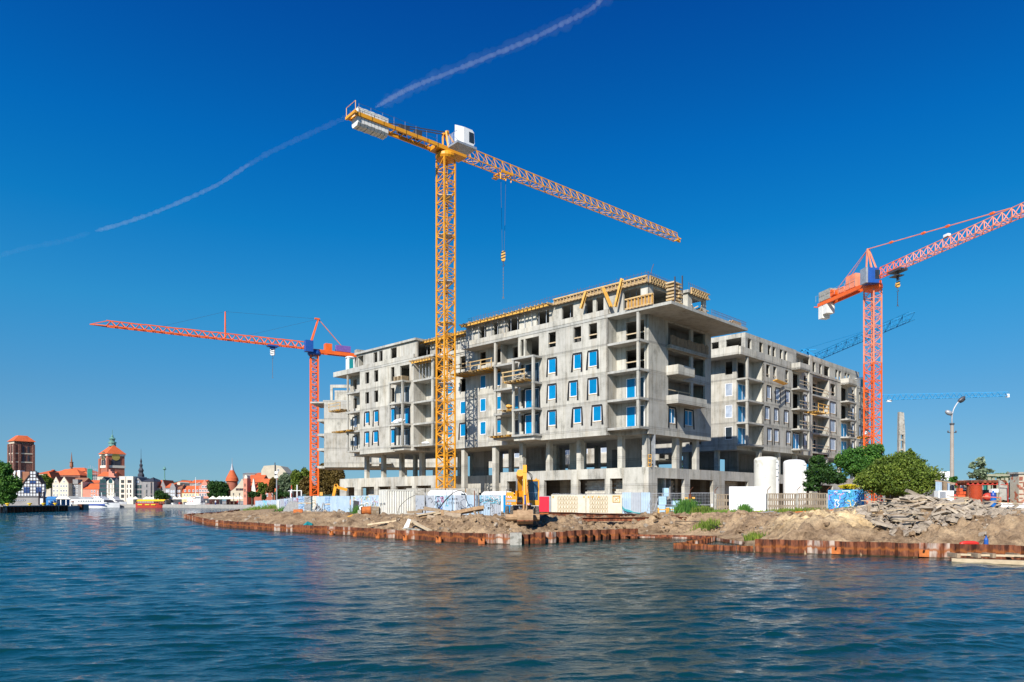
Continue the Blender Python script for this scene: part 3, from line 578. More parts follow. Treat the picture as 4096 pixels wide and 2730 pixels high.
# ---------------- block B2 ----------------
B2=thing('apartment_block','second concrete apartment block, right of the first, beside the faded orange crane','building',CB,RZ)
R2=lambda x,l=0: RR(z6(x),l,CB)
L2w=lambda x:LL(z6(x),0,CB)
w0=[(717,752),(780,815),(887,920)]; w1=[(697,733),(778,812),(868,902)]; w2=[(712,747),(790,825),(880,915)]; w3=[(705,738),(768,798),(877,905)]
for k in range(4):
    z0=ZF[k]; zb_=9.9 if k==0 else z0; z1=ZF[k+1]-.02
    ws=[(R2(a),R2(b)) for a,b in (w0,w1,w2,w3)[k]]
    big=[(28.9,31.1)]; far=[(42.0,42.9),(43.8,44.8)]; dA=[(14.4,16.6)]; dB=[(33.6,36.2)]
    sA=[(18.4,19.4)]; sB=[(38.6,39.5)]
    ops=[(a,b,z0+.75,z0+2.5) for a,b in ws+far+sA+sB]+[(a,b,z0+.6,z0+2.5) for a,b in big]+[(a,b,z0+.03,z0+2.4) for a,b in dA+dB]
    o1=[o for o in ops if o[0]<21.6]; o2=[o for o in ops if o[0]>28.3]
    wall(B2,'l',0,4.7,21.7,zb_,z1,o1); wall(B2,'l',0,28.3,47,zb_,z1,o2)
    if k<3:
        for a,b in ws+far+sA+sB: win(B2,'l',0,a,b,z0+.77,z0+2.48,'grey',True,rec=.02)
        for a,b in big: win(B2,'l',0,a,b,z0+.62,z0+2.48,'grey',True,rec=.02)
    else:
        for a,b in ws+big: pbox(B2,a,b,.08,.12,z0+1.1,z0+1.2,'guard_board','pale')
    if k==0 or (k==1): win(B2,'l',0,33.6,36.2,z0+.05,z0+2.38,'blue',False,.5,.02)
    if k==0: win(B2,'l',0,14.4,16.6,z0+.05,z0+2.38,'blue',True,.5,.02)
    # notch
    wall(B2,'l',1.63,.25,4.7,zb_,z1,[(.35,2.6,z0+.02,z0+2.4)]); wall(B2,'r',4.7,.0,1.63,zb_,z1,(),.2)
    if k<3: win(B2,'l',1.63,.37,2.58,z0+.05,z0+2.38,'blue',False,.6,.02)
    slab(B2,rect(-.05,4.7,-.05,1.63),z0,.24,name='balcony_slab'); pbox(B2,.02,.32,.02,.32,z0,ZF[k+1]-.24)
    # left face
    lw=(2.25,3.35)
    wall(B2,'r',0,1.63,15,zb_,z1,[(*lw,z0+.7,z0+2.5)]+([(7,9,z0+.3,z0+2.4)]))
    if k<3: win(B2,'r',0,*lw,z0+.72,z0+2.48,'grey' if k else 'dark',False,rec=.02)
    # loggia
    wall(B2,'l',1.7,21.7,28.3,zb_,z1,[(22.6,24.4,z0+.03,z0+2.35),(25.6,27.4,z0+.03,z0+2.35)]); wall(B2,'r',28.3,.27,1.7,z0,z1,(),.2); wall(B2,'r',21.5,.27,1.7,z0,z1,(),.2)
    slab(B2,rect(21.7,28.3,-.05,1.7),z0,.24,name='balcony_slab')
    if k<3: win(B2,'l',1.7,22.6,24.4,z0+.05,z0+2.33,'grey',False,.5); win(B2,'l',1.7,25.6,27.4,z0+.05,z0+2.33,'dark',False,.5)
    for dz in(.55,1.05): pbox(B2,21.8,28.2,-.02,.02,z0+dz,z0+dz+.12,'guard_board','pale')
    for a_,b_ in((13.9,17.5),(33.3,37.2)):
        slab(B2,rect(a_,b_,-1.33,0),z0,.22,name='balcony_slab')
        pbox(B2,b_-.3,b_-.05,-1.3,-1.05,z0,ZF[k+1]-.22 if k<4 else z0+1); 
        if k<3: pbox(B2,b_-.3,b_-.05,-.28,-.02,z0,ZF[k+1]-.22)
        if k>0:
            for dz in(.55,1.05): pbox(B2,a_+.05,b_-.3,-1.3,-1.26,z0+dz,z0+dz+.1,'guard_board','pale')
    slab(B2,[(.27,1.9),(4.9,1.9),(4.9,.27),(46.7,.27),(46.7,14.7),(.27,14.7)],z0,.25)
    pbox(B2,4.9,46.5,6.5,6.7,z0,z1-.25,'partition','conc_shade'); pbox(B2,5.5,5.7,1.9,14,z0,z1-.25,'partition','conc_shade')
    for r in(9,12.5,20.5,30,38,41): pbox(B2,r,r+.15,1.9 if 21<r<29 else .26,6.4,z0,z1-.25,'partition','conc_shade')
    wall(B2,'r',46.75,.25,15,zb_,z1,(),.24); wall(B2,'l',14.75,.25,46.7,zb_,z1,(),.24)
slab(B2,[(.27,1.9),(4.7,1.9),(4.7,.27),(46.7,.27),(46.7,14.7),(.27,14.7)],10.0,.08)
for a_,b_ in((13.9,17.5),(33.3,37.2)): slab(B2,rect(a_,b_,-1.33,0),22.6,.22,name='balcony_slab'); balc_box(B2,a_,b_,1.33,22.65,.7)
slab(B2,[(-2.2,.3),(47,-.05),(47,15),(-2.2,15)],22.72,.3,name='roof_slab')
mb=MB(); mb.box(-2.35,-2.1,.2,15,22.42,23.6); mb.box(-2.1,13.8,-.06,.2,22.42,23.5); part('parapet',mb,M['conc'],B2)
pbox(B2,17.6,47,-.06,.2,22.73,23.1,'parapet')
ph=[(R2(a,1.5),R2(b,1.5)) for a,b in((540,573),(643,675),(720,748),(762,790),(827,853),(868,893))]
ph2=[(R2(a,1.5),R2(b,1.5)) for a,b in((1122,1148),(1180,1205),(1225,1272),(1325,1348),(1358,1378),(1408,1428),(1437,1455),(1550,1568))]
ph2=[(min(a,45.5),min(b,46.3)) for a,b in ph2]
wall(B2,'l',1.5,2.3,19.2,22.75,26.3,[(a,b,23.6,25.6) for a,b in ph],name='penthouse_wall'); wall(B2,'l',2.6,19.2,24.4,22.75,25.9,[(19.8,21.4,23,25.2),(22.4,23.6,23,25.2)],name='penthouse_wall')
wall(B2,'l',1.5,24.4,46.5,22.75,26.3,[(a,b,23.4,25.4) for a,b in ph2 if b-a>.2],name='penthouse_wall')
lwp=[(LL(z6(482),2.3,CB),LL(z6(345),2.3,CB)),(LL(z6(280),2.3,CB),LL(z6(215),2.3,CB))]
wall(B2,'r',2.3,1.77,14,22.75,26.3,[(lwp[0][0],lwp[0][1],24.0,25.7),(lwp[1][0],lwp[1][1],24.0,25.6)],name='penthouse_wall')
slab(B2,[(2.35,1.55),(46.4,1.55),(46.4,14),(2.35,14)],26.2,.3,name='roof_slab'); pbox(B2,5,46,6,6.2,22.75,26,'partition','conc_shade'); pbox(B2,7,7.2,3,13.5,22.75,26,'partition','conc_shade')
for r in(4.5,10.5,16.5,22.5,28.5,34.5,40.5,46): 
    for l in(.6,7,13): pbox(B2,r-.3,r+.3,l-.3+.6*(l>1),l+.3+.6*(l>1),6.43,9.92)
for l in(5,10): pbox(B2,.5,1.1,l-.3,l+.3,6.43,9.92)
wall(B2,'l',6.5,10,22,6.44,9.92,(),name='core_wall',mat='conc_shade'); wall(B2,'r',3,3,11,6.44,9.92,[(5,6.5,6.5,9.0)],name='core_wall',mat='conc_shade')
# ---------------- rear blocks seen through and past the first ----------------
B4=thing('apartment_block','concrete rear wing across the courtyard, seen through the colonnade under the nearest block','building',CA,RZ)
for k in range(4):
    z0=ZF[k]; wall(B4,'r',36,21,60,9.3 if k==0 else z0,ZF[k+1]-.02,[(l,l+1.3,z0+.4,z0+2.2) for l in np.arange(23,58,4.1)])
    if k==0:
        for l in np.arange(23,58,4.1): win(B4,'r',36,l,l+1.3,z0+.42,z0+2.18,'grey',False,rec=.02)
pbox(B4,36.25,50,21,60,9.4,9.6,'floor_slab','conc_slab'); pbox(B4,36.3,50,21,60,22.3,22.6,'roof_slab'); pbox(B4,40,40.2,21,60,9.6,22.3,'partition','conc_shade')
for l in range(22,60,6): pbox(B4,37,37.6,l,l+.6,6.4,9.35)
B3=thing('apartment_block','pale blank walled concrete block at far left, right beside the bright orange crane mast','building',(X(1296,148),148,0),0)
W3x=28
for k in range(5):
    a=[9.7,13.6,16.6,19.6][k] if k<4 else 22.6
    if k<4: wall(B3,'l',0,0,W3x,a if k else 9.7,[13.58,16.58,19.58,23.1][k],[(11,12.2,a+1,a+2.6)] if k<3 else (),t=.3)
    if k<4: slab(B3,rect(-1.5,0,.5,9),[10.0,13.6,16.6,19.6][k],.5,name='balcony_slab')
    if k<4: wall(B3,'r',0,.3,12,[9.7,13.6,16.6,19.6][k],[13.58,16.58,19.58,23.1][k],())
slab(B3,rect(0.02,W3x,.3,12),9.9,.3); slab(B3,rect(-.2,W3x,-.05,12),23.4,.35,name='roof_slab'); slab(B3,rect(-2.8,0,0,8),23.1,.3,name='roof_slab')
mb=MB(); mb.box(1.2,1.7,0.2,.6,23.4,26).box(5.2,5.7,.2,.6,23.4,26).box(1.2,20,.2,.7,26,26.6).box(1.2,20,4,4.3,23.4,26); part('roof_frame',mb,M['conc'],B3)
mb=MB(); mb.box(10,11.5,-1.3,-1.05,9.9,23).box(8.9,9.15,-1.3,-1.05,9.9,23); part('column',mb,M['conc'],B3)
for z in ZF[:4]: slab(B3,rect(8.8,14,-1.4,0),z,.25,name='balcony_slab')
for x in (16,22): pbox(B3,x,x+.6,2,2.6,1.3,9.6)
# ---------------- cranes ----------------
def lattice(mb,p,q,up,w,h,n,cr,br,tri=False,taper=1.0,vert=True):
    """truss from p to q; box (4 chords) or triangular (2 bottom chords, 1 top)"""
    p=Vector(p); q=Vector(q); d=(q-p).normalized(); s=d.cross(Vector(up)).normalized(); u=s.cross(d).normalized()
    def cs(t):
        f=1+(taper-1)*t; c=p.lerp(q,t)
        if tri: return [c-s*w/2,c+s*w/2,c+u*h*f]
        return [c-s*w/2-u*h/2,c+s*w/2-u*h/2,c+s*w/2+u*h/2,c-s*w/2+u*h/2]
    P=[cs(i/n) for i in range(n+1)]; k=len(P[0])
    for j in range(k): mb.bar(P[0][j],P[n][j],cr)
    for i in range(n):
        for j in range(k):
            j2=(j+1)%k
            if tri and j==0:
                mb.bar(P[i][0],P[i+1][1],br) if i%2 else mb.bar(P[i][1],P[i+1][0],br)
                mb.bar(P[i][0],P[i][1],br); continue
            if tri:
                a,b=(j,2) if j==1 else (0,2)
                M_=(P[i][2]+P[i+1][2])/2
                if vert: mb.bar(P[i][a],P[i][2],br*1.25); mb.bar(P[i][2],P[i+1][a],br)
                else: mb.bar(P[i][a],M_,br*1.2); mb.bar(M_,P[i+1][a],br*1.2)
            else:
                if (i+j)%2: mb.bar(P[i][j],P[i+1][j2],br)
                else: mb.bar(P[i][j2],P[i+1][j],br)
                if vert: mb.bar(P[i][j],P[i][j2],br)
    return P
def mast(P,x,y,zb_,zt,w,yaw,mat,sec=3.0,bays=2,cr=.13,br=.06,mat2=None,zsplit=None):
    n=max(1,round((zt-zb_)/sec)); h=(zt-zb_)/n; cache={}
    for i in range(n):
        z=zb_+i*h; mm=mat2 if (zsplit and z<zsplit) else mat
        if mm not in cache:
            mb=MB(); a=w/2-cr/2
            C=[(a,a),(-a,a),(-a,-a),(a,-a)]; rot=lambda v:(v[0]*math.cos(yaw)-v[1]*math.sin(yaw),v[0]*math.sin(yaw)+v[1]*math.cos(yaw)); C=[rot(c) for c in C]
            for c in C: mb.bar((*c,0),(*c,h-.02),cr,up=(math.cos(yaw),math.sin(yaw),0))
            bh=h/bays
            for b in range(bays):
                for j in range(4):
                    c,e=C[j],C[(j+1)%4]; z0=b*bh
                    if (b+j)%2: mb.bar((*c,z0+.04),(*e,z0+bh*.5),br); mb.bar((*e,z0+bh*.5),(*c,z0+bh),br)
                    else: mb.bar((*c,z0+.04),(*e,z0+bh*.98),br)
                    mb.bar((*c,z0+.03),(*e,z0+.03),br)
            # ladder
            for s_ in(-.18,.18): mb.bar((s_,.1,0),(s_,.1,h),.035)
            for q in np.arange(.2,h,.35): mb.bar((-.18,.1,q),(.18,.1,q),.03)
            cache[mm]=mb.mesh('mast_section',M[mm])
        link('mast_section',cache[mm],P,(x,y,z))
def hook(P,p,z1,z2,mat='form',rope_top=None,sp=.35,blk=(.55,.35,1.3),dirv=(1,0,0)):
    mb=MB(); d=Vector(dirv)*sp
    for s in(-1,1): mb.bar(Vector((p.x,p.y,rope_top))+d*s*1.2,Vector((p.x,p.y,z1+blk[2]/2))+d*s*.5,.035)
    part('hoist_rope',mb,M['rope'],P)
    mb=MB(); w=blk[0]/2
    mb.prism([(-w,-blk[2]/2+.2),(-w*.6,-blk[2]/2),(w*.6,-blk[2]/2),(w,-blk[2]/2+.2),(w,blk[2]/2-.25),(w*.5,blk[2]/2),(-w*.5,blk[2]/2),(-w,blk[2]/2-.25)],-blk[1]/2,blk[1]/2,lambda a,b,c:(p.x+a,p.y+c,z1+b))
    hb=part('hook_block',mb,M[mat],P)
    mb=MB()
    for i in range(3): 
        zz=z1-blk[2]/2+.2+i*.38; mb.hexa([(p.x-w,p.y-blk[1]/2-.012,zz),(p.x+w,p.y-blk[1]/2-.012,zz+.22),(p.x+w,p.y-blk[1]/2,zz+.22),(p.x-w,p.y-blk[1]/2,zz),(p.x-w,p.y-blk[1]/2-.012,zz+.16),(p.x+w,p.y-blk[1]/2-.012,zz+.38),(p.x+w,p.y-blk[1]/2,zz+.38),(p.x-w,p.y-blk[1]/2,zz+.16)])
    part('stripe',mb,M['black'],hb)
    mb=MB(); mb.tube([(p.x,p.y,z1-blk[2]/2),(p.x,p.y,z1-blk[2]/2-.35),(p.x+.16,p.y,z1-blk[2]/2-.55),(p.x,p.y,z1-blk[2]/2-.7),(p.x-.14,p.y,z1-blk[2]/2-.6)],.05,6); part('hook',mb,M['steel'],P)
    mb=MB(); zz=z1-blk[2]/2-.7; i=0
    while zz>z2+.25: mb.box(p.x-(.05 if i%2 else .025),p.x+(.05 if i%2 else .025),p.y-.03,p.y+.03,zz-.2,zz); zz-=.21; i+=1
    for s in(-1,1): mb.bar((p.x,p.y,z2+.5),(p.x+s*.12,p.y,z2),.05)
    part('lifting_chain',mb,M['steel'],P)
# --- yellow crane ---
TY=89.4; TX=X(1783,TY); J=Vector((.759,.651,0)); JS=Vector((.651,-.759,0))
YC=thing('tower_crane','tall yellow tower crane standing in front of the long concrete block','tower crane')
MW=1.78; yaw=math.radians(3); mast(YC,TX,TY,4.4,44.9,MW,math.radians(42),'yel',sec=2.7,bays=2,cr=.17,br=.085)
for z in(17.3,24.8,29.8,35.5,40.3): pb=MB(); pb.box(TX-.8,TX+.8,TY-.8,TY+.8,z,z+.05); part('rest_platform',pb,M['galv'],YC)
mb=MB(); b0=Vector((TX,TY,0))
for s in (-1,1):
    mb.bar(b0+Vector((s*3.0,-.6*s*0,4.1)),b0+Vector((0,0,4.1)),.4,.45); mb.bar(b0+Vector((0,s*3.0,4.1)),b0+Vector((0,0,4.1)),.4,.45)
part('base_cross',mb,M['yel'],YC)
for a,b in((-4.4,-2.2),(-2.1,.2),(.3,2.6),(2.7,4.2)): pb=MB(); pb.box(TX+a,TX+b,TY-3.2,TY-2.2,1.5,4.35); part('ballast_block',pb,M['conc_old'],YC)
# slewing part
mb=MB(); mb.lathe((TX,TY,44.9),[(1.15,0),(1.3,.25),(1.3,.55),(1.0,.8)],20); part('slewing_ring',mb,M['yel'],YC)
O=Vector((TX,TY,46.0))
mb=MB(); mb.bar(O-J*1.9+Vector((0,0,-.05)),O+J*2.6+Vector((0,0,-.05)),1.7,.5); 
for s in(-1,1): mb.bar(O+JS*s*.6,O+JS*s*.35+Vector((0,0,2.3))-J*.2,.2); mb.bar(O+JS*s*.6+J*1.8,O+JS*s*.35+Vector((0,0,2.2)),.16)
mb.bar(O-JS*.5+Vector((0,0,2.25)),O+JS*.5+Vector((0,0,2.25)),.25); part('tower_head',mb,M['yel'],YC)
TIP=46.7; seg=8; L0=2.0
h0=1.62
for i in range(seg):
    a=L0+(TIP-L0)*i/seg; b=L0+(TIP-L0)*(i+1)/seg; mb=MB(); f=lambda t:h0*(1-.28*((t-L0)/(TIP-L0)))
    lattice(mb,O+J*a,O+J*b,(0,0,1),1.35,f(a),4,.1,.052,tri=True,taper=f(b)/f(a)); part('jib_section',mb,M['yel' if i<2 else 'orp2'] if 'orp2' in M else M['yel'],YC)
mb=MB(); e=O+J*TIP; mb.bar(e-JS*.8,e+JS*.8,.18); mb.bar(e,e+J*.8-Vector((0,0,.1)),.3); mb.bar(e+Vector((0,0,1.15)),e+J*.4,.1); part('jib_end',mb,M['yel'],YC)
mb=MB()
for s in(-.75,.75): mb.bar(O-J*1.8+JS*s+Vector((0,0,.0)),O-J*12.8+JS*s,.22,.42)
for i in range(9): 
    a=O-J*(2.5+i*1.25); mb.bar(a-JS*.75,a+JS*.75,.12); 
    if i<8: mb.bar(a-JS*.75,a-J*1.25+JS*.75,.07)
part('counter_jib',mb,M['yel'],YC)
mb=MB()
for s in(-1.0,1.0):
    for i in range(8):
        a=O-J*(2+i*1.5)+JS*s; mb.bar(a,a+Vector((0,0,1.05)),.03)
    for z in(.55,1.05): mb.bar(O-J*2+JS*s+Vector((0,0,z)),O-J*12.6+JS*s+Vector((0,0,z)),.022)
part('handrail',mb,M['steel'],YC)
mb=MB()
for s in(-.3,.3): mb.bar(O+Vector((0,0,2.2))+JS*s,O-J*8.6+Vector((0,0,.5))+JS*s,.09)
part('tie_bar',mb,M['steel'],YC)
mb=MB(); a=O-J*4.2; mb.bar(a+Vector((0,0,.65))-JS*.5,a+Vector((0,0,.65))+JS*.5,.8,.8); mb.bar(a-J*1.3+Vector((0,0,.6)),a-J*2.6+Vector((0,0,.6)),.9,.7); part('winch',mb,M['steel'],YC)
bm_=MB(); 
RJ=math.atan2(J.y,J.x)
bm_.prism([(-.7,.75),(.7,.75),(.7,-.95),(.5,-1.25),(-.5,-1.25),(-.7,-.95)],-.19,.19,lambda a,b,c:(c,a,b)); bme2=bm_.mesh('counterweight',M['cwhite'])
for i in range(9): link('counterweight',bme2,YC,O-J*(8.75+i*.44)+Vector((0,0,random.uniform(-.03,.03)+.1)),(0,0,RJ))
mb=MB(); e=O-J*12.95
for s in(-1,1): mb.bar(e+JS*s*1.05,e+JS*s*1.05+Vector((0,0,1.2)),.05)
mb.bar(e+JS*1.05+Vector((0,0,1.2)),e-JS*1.05+Vector((0,0,1.2)),.04); mb.bar(e+JS*1.1,e-JS*1.1,.25,.3); part('end_rail',mb,M['yel'],YC)
# cab
cb=Vector((X(1862,87.6),87.6,Zp(590,87.6)))
def pr(pts,w,base,ax,off=0): # side profile prism: pts (along,up)
    mb=MB(); s=Vector((-ax.y,ax.x,0)); mb.prism(pts,-w/2,w/2,lambda a,b,c: base+ax*a+Vector((0,0,b))+s*c); return mb
cab=part('cab',pr([(-.75,.0),(.65,0),(.9,.45),(.8,1.75),(.55,2.0),(-.75,2.0)],1.3,cb,J),M['white'],YC)
part('cab_window',pr([(.05,.4),(.75,.4),(.82,.6),(.75,1.65),(.05,1.65)],1.34,cb,J),M['darkglass'],cab)
part('front_window',pr([(.905,.5),(.915,.5),(.815,1.7),(.805,1.7)],1.0,cb,J),M['darkglass'],cab)
mb=pr([(-1.9,-.32),(1.0,-.32),(1.0,-.06),(-1.9,-.06)],1.9,cb,J); part('cab_platform',mb,M['galv'],YC)
mb=MB(); mb.box(-.05,.05,-.5,.5,0,2.3); o=part('sign_board',mb,M['white'],YC,loc=cb-J*1.0+Vector((0,0,-.02)),rot=(0,0,RJ+math.radians(75)))
mb=MB()
for i in range(7):
    a=cb-J*(1.7-i*.02)+Vector((0,0,0)); 
    q=cb-J*1.9+JS*(.9-i*.3); mb.bar(q,q+Vector((0,0,1.1)),.04)
mb.bar(cb-J*1.9+JS*.9+Vector((0,0,1.1)),cb-J*1.9-JS*.9+Vector((0,0,1.1)),.04); part('handrail',mb,M['galv'],YC)
q=O+J*9.26-Vector((0,0,.25)); mb=MB()
for s in(-.8,.8): mb.bar(q-J*1+JS*s,q+J*1+JS*s,.14,.22); 
mb.bar(q-J*.8-JS*.8,q-J*.8+JS*.8,.12); mb.bar(q+J*.8-JS*.8,q+J*.8+JS*.8,.12)
for a in(-.9,0,.9): mb.bar(q+J*a+JS*.5,q+J*a+JS*.5-Vector((0,0,.9)),.14)
mb.bar(q-J*1.4-JS*.4-Vector((0,0,.6)),q-J*.7-JS*.4-Vector((0,0,.6)),.5,.1); part('trolley',mb,M['yel'],YC)
hook(YC,q,Zp(1026,q.y),Zp(1198,q.y),rope_top=45.4,sp=.35,dirv=J)
# --- bright orange crane (left) ---
OY=163.5; OX=X(1257,OY); Oj=Vector((-81.9+44.6,140.5-164,0)).normalized(); Os=Vector((Oj.y,-Oj.x,0))
OC=thing('tower_crane','bright orange tower crane behind the pallets at left, its jib pointing left','tower crane')
mast(OC,OX,OY,1.3,36.0,1.9,math.radians(20),'ora',sec=3,bays=2,cr=.34,br=.13)
H=Vector((OX,OY,37.0)); mb=MB(); mb.lathe((OX,OY,35.6),[(1.3,0),(1.5,.3),(1.4,.9),(1.1,1.2)],16); part('slewing_ring',mb,M['bluep'],OC)
for i in range(6):
    L_=40/6; mb=MB(); lattice(mb,H+Oj*(1+i*L_),H+Oj*(1+(i+1)*L_),(0,0,1),1.2,1.45-.07*i,4,.2,.1,tri=True,vert=False); part('jib_section',mb,M['ora'],OC)
mb=MB(); e=H+Oj*41; mb.bar(e+Vector((0,0,1.0)),e+Oj*2.8,.14); mb.bar(e-Os*.6,e+Oj*2.8,.16); mb.bar(e+Os*.6,e+Oj*2.8,.16); part('jib_end',mb,M['ora'],OC)
ap=H+Vector((0,0,0)); ap=at(1273,1277,OY); mb=MB()
for s in(-.5,.5): mb.bar(H+Oj*1.2+Os*s,ap+Os*s*.3,.28)
mb.bar(ap+Oj*.8,ap-Oj*.3,.5,.3); part('mast_head',mb,M['ora'],OC)
ce=H-Oj*11.2; mb=MB()
for s in(-.6,.6): mb.bar(H+Oj*1+Os*s-Vector((0,0,.4)),ce+Os*s-Vector((0,0,.4)),.3,.8)
for i in range(8): a=H-Oj*(i*1.8)-Vector((0,0,.4)); mb.bar(a-Os*.6,a+Os*.6,.2)
part('counter_jib',mb,M['ora'],OC)
mb=MB(); mb.bar(ap,ce+Oj*3.6+Vector((0,0,.2)),.16); 
part('tie_bar',mb,M['orp'],OC); mb=MB(); kp=at(1169*1.0*1.0-0+0,1281*1.0,151.8) if 0 else None
kp=H+Oj*19; kt=kp+Vector((0,0,5.9)); mb.tube([kp+Vector((0,0,.2)),kt],[.2,.14],8); part('jib_strut',mb,M['ora'],OC)
mb=MB(); mb.bar(ap,kt,.03); mb.bar(kt,H+Oj*31+Vector((0,0,1.3)),.03); mb.bar(ap,H+Oj*14.5+Vector((0,0,1.4)),.03); part('pendant_rope',mb,M['rope'],OC)
mb=MB(); mb.bar(H-Oj*2.4+Vector((0,0,.8)),H-Oj*3.9+Vector((0,0,.8)),1.4,1.6); part('winch_box',mb,M['ora'],OC)
M['purple']=pm('purple_cladding',(.22,.12,.42),.6,var=.2); mb=MB()
for i in range(5): mb.bar(H-Oj*5.0+Vector((0,0,.3+i*.28)),H-Oj*8.4+Vector((0,0,.3+i*.28)),.9,.25)
part('purple_panel',mb,M['purple'],OC)
for i in range(3): mb=MB(); mb.bar(ce+Oj*(1.5-i*.95)+Vector((0,0,-1.1)),ce+Oj*(.62-i*.95)+Vector((0,0,-1.1)),1.5,4.2); part('counterweight',mb,M['conc_old'],OC)
mb=MB(); c0=H+Oj*1.2+Os*(-1.3)+Vector((0,0,.3)); mb.bar(c0-Oj*.4,c0+Oj*1.3,1.4,2.5); cb_=part('cab',mb,M['bluep'],OC)
q=H+Oj*9.2-Vector((0,0,.3)); mb=MB(); mb.bar(q-Oj*1.1,q+Oj*1.1,1.6,.35); mb.bar(q-Oj*.5-Vector((0,0,.4)),q+Oj*.5-Vector((0,0,.4)),1.0,.5); part('trolley',mb,M['bluep'],OC)
hook(OC,q,Zp(1408,q.y),Zp(1515,q.y),'white',36.6,.5,blk=(.9,.5,1.6),dirv=Oj)
# --- faded orange crane (right) ---
RY=115; RX=X(3491,RY); Rj=Vector((.197,-.98,0)).normalized(); Rs=Vector((Rj.y,-Rj.x,0))
RC=thing('tower_crane','faded orange tower crane at right behind the green trees, jib running out of frame','tower crane')
mast(RC,RX,RY,1.5,36.3,1.95,math.radians(25),'orp',sec=3,bays=2,cr=.17,br=.085,mat2='ora',zsplit=22)
M['ora3']=M['orp']
H=Vector((RX,RY,37.9)); mb=MB(); mb.lathe((RX,RY,36.2),[(1.2,0),(1.45,.3),(1.45,.8),(1.1,1.3)],16); part('slewing_ring',mb,M['ora'],RC)
for i in range(8):
    L_=5.5; mb=MB(); lattice(mb,H+Rj*(1.2+i*L_),H+Rj*(1.2+(i+1)*L_),(0,0,1),1.2,1.45,4,.1,.07,tri=True,vert=False); part('jib_section',mb,M['orp' if i else 'ora'],RC)
ap=at(3472,997,RY+.5); mb=MB()
for s in(-.6,.6):
    mb.bar(H+Rs*s+Rj*1.0,ap+Rs*s*.2,.2); mb.bar(H+Rs*s-Rj*.9,ap+Rs*s*.2,.2)
part('mast_head',mb,M['orp'],RC)
mb=MB(); mb.bar(ap,H+Rj*25+Vector((0,0,1.5)),.11); part('tie_bar',mb,M['orp'],RC)
for f in(.2,.45,.62,.9):
    mb=MB(); c_=ap.lerp(H+Rj*25+Vector((0,0,1.5)),f); mb.bar(c_-Rj*.3,c_+Rj*.3,.28); part('tie_joint',mb,M['ora'],RC)
ce=H-Rj*13.2-Vector((0,0,.6)); mb=MB()
for s in(-.65,.65): mb.bar(H+Rj*1+Rs*s-Vector((0,0,.5)),ce+Rs*s,.3,.6)
for i in range(9): a=H-Rj*(i*1.8)-Vector((0,0,.55)); mb.bar(a-Rs*.65,a+Rs*.65,.15)
part('counter_jib',mb,M['ora'],RC)
mb=MB()
for s in(-1,1): 
    mb.bar(ap,ce+Rj*3.5+Rs*s*.6+Vector((0,0,.5)),.07)
part('pendant_rope',mb,M['orp'],RC)
mb=MB(); mb.bar(H-Rj*3.2+Vector((0,0,1)),H-Rj*5.6+Vector((0,0,1)),1.5,2.2); part('winch_box',mb,M['orp'],RC)
mb=MB(); mb.bar(H-Rj*6.4+Vector((0,0,.4)),H-Rj*7.8+Vector((0,0,.4)),1.3,.9); part('motor_box',mb,M['orp'],RC)
mb=MB()
for s in(-1,1):
    for i in range(9): a=H-Rj*(3+i*1.3)+Rs*s*1.0; mb.bar(a,a+Vector((0,0,1.1)),.035)
    mb.bar(H-Rj*3+Rs*s+Vector((0,0,1.1)),H-Rj*13.6+Rs*s+Vector((0,0,1.0)),.035)
part('handrail',mb,M['galv'],RC)
for i in range(2): mb=MB(); mb.bar(ce+Rj*(.2+i*1.3)+Vector((0,0,-1.2+.2*i)),ce+Rj*(1.3+i*1.3)+Vector((0,0,-1.2+.2*i)),1.5,2.6-.8*i); part('counterweight',mb,M['cwhite'],RC)
mb=MB(); mb.bar(ce+Rj*.3+Vector((0,0,1.3)),ce+Rj*3.4+Vector((0,0,1.3)),1.5,1.7); part('counterweight_box',mb,M['conc_old'],RC)
mb=MB(); mb.tube([ce+Rj*3.6+Vector((0,0,1.2))-Rs*.7,ce+Rj*3.6+Vector((0,0,1.2))+Rs*.7],.6,10); part('rope_drum',mb,M['ora'],RC)
c0=H-Rj*.2+Rs*1.55*(1 if Rs.y<0 else -1)+Vector((0,0,-.2)); c0=at(3481,1137,113.4)
mb=MB(); mb.box(-.85,1.0,-.8,.8,0,2.35); cb_=part('cab',mb,M['bluep'],RC,loc=c0,rot=(0,0,.1)); mb=MB(); mb.box(.3,1.03,-.84,.5,.6,2.0); part('cab_window',mb,M['darkglass'],cb_)
mb=MB(); mb.box(-1.2,-.87,-.8,.8,0,2.4); part('side_panel',mb,M['galv'],cb_)
q=H+Rj*9.3*1.0-Vector((0,0,.3)); q=H+Rj*5.5-Vector((0,0,.3)); mb=MB(); mb.bar(q-Rj*1.2,q+Rj*1.2,1.5,.3); mb.bar(q-Rj*1-Vector((0,0,.7)),q+Rj*.6-Vector((0,0,.7)),1.3,.12); mb.bar(q-Vector((0,0,.2)),q-Vector((0,0,1.4)),.2); part('trolley',mb,M['steel'],RC)
hook(RC,q,Zp(1140,q.y),Zp(1228,q.y),'form',37.4,.3,blk=(.6,.35,.8),dirv=Rj)
mb=MB(); c_=H+Rj*15+Vector((0,0,1.7)); mb.bar(c_-Rj*.4,c_+Rj*.4,.5,.35); part('lamp',mb,M['white'],RC)
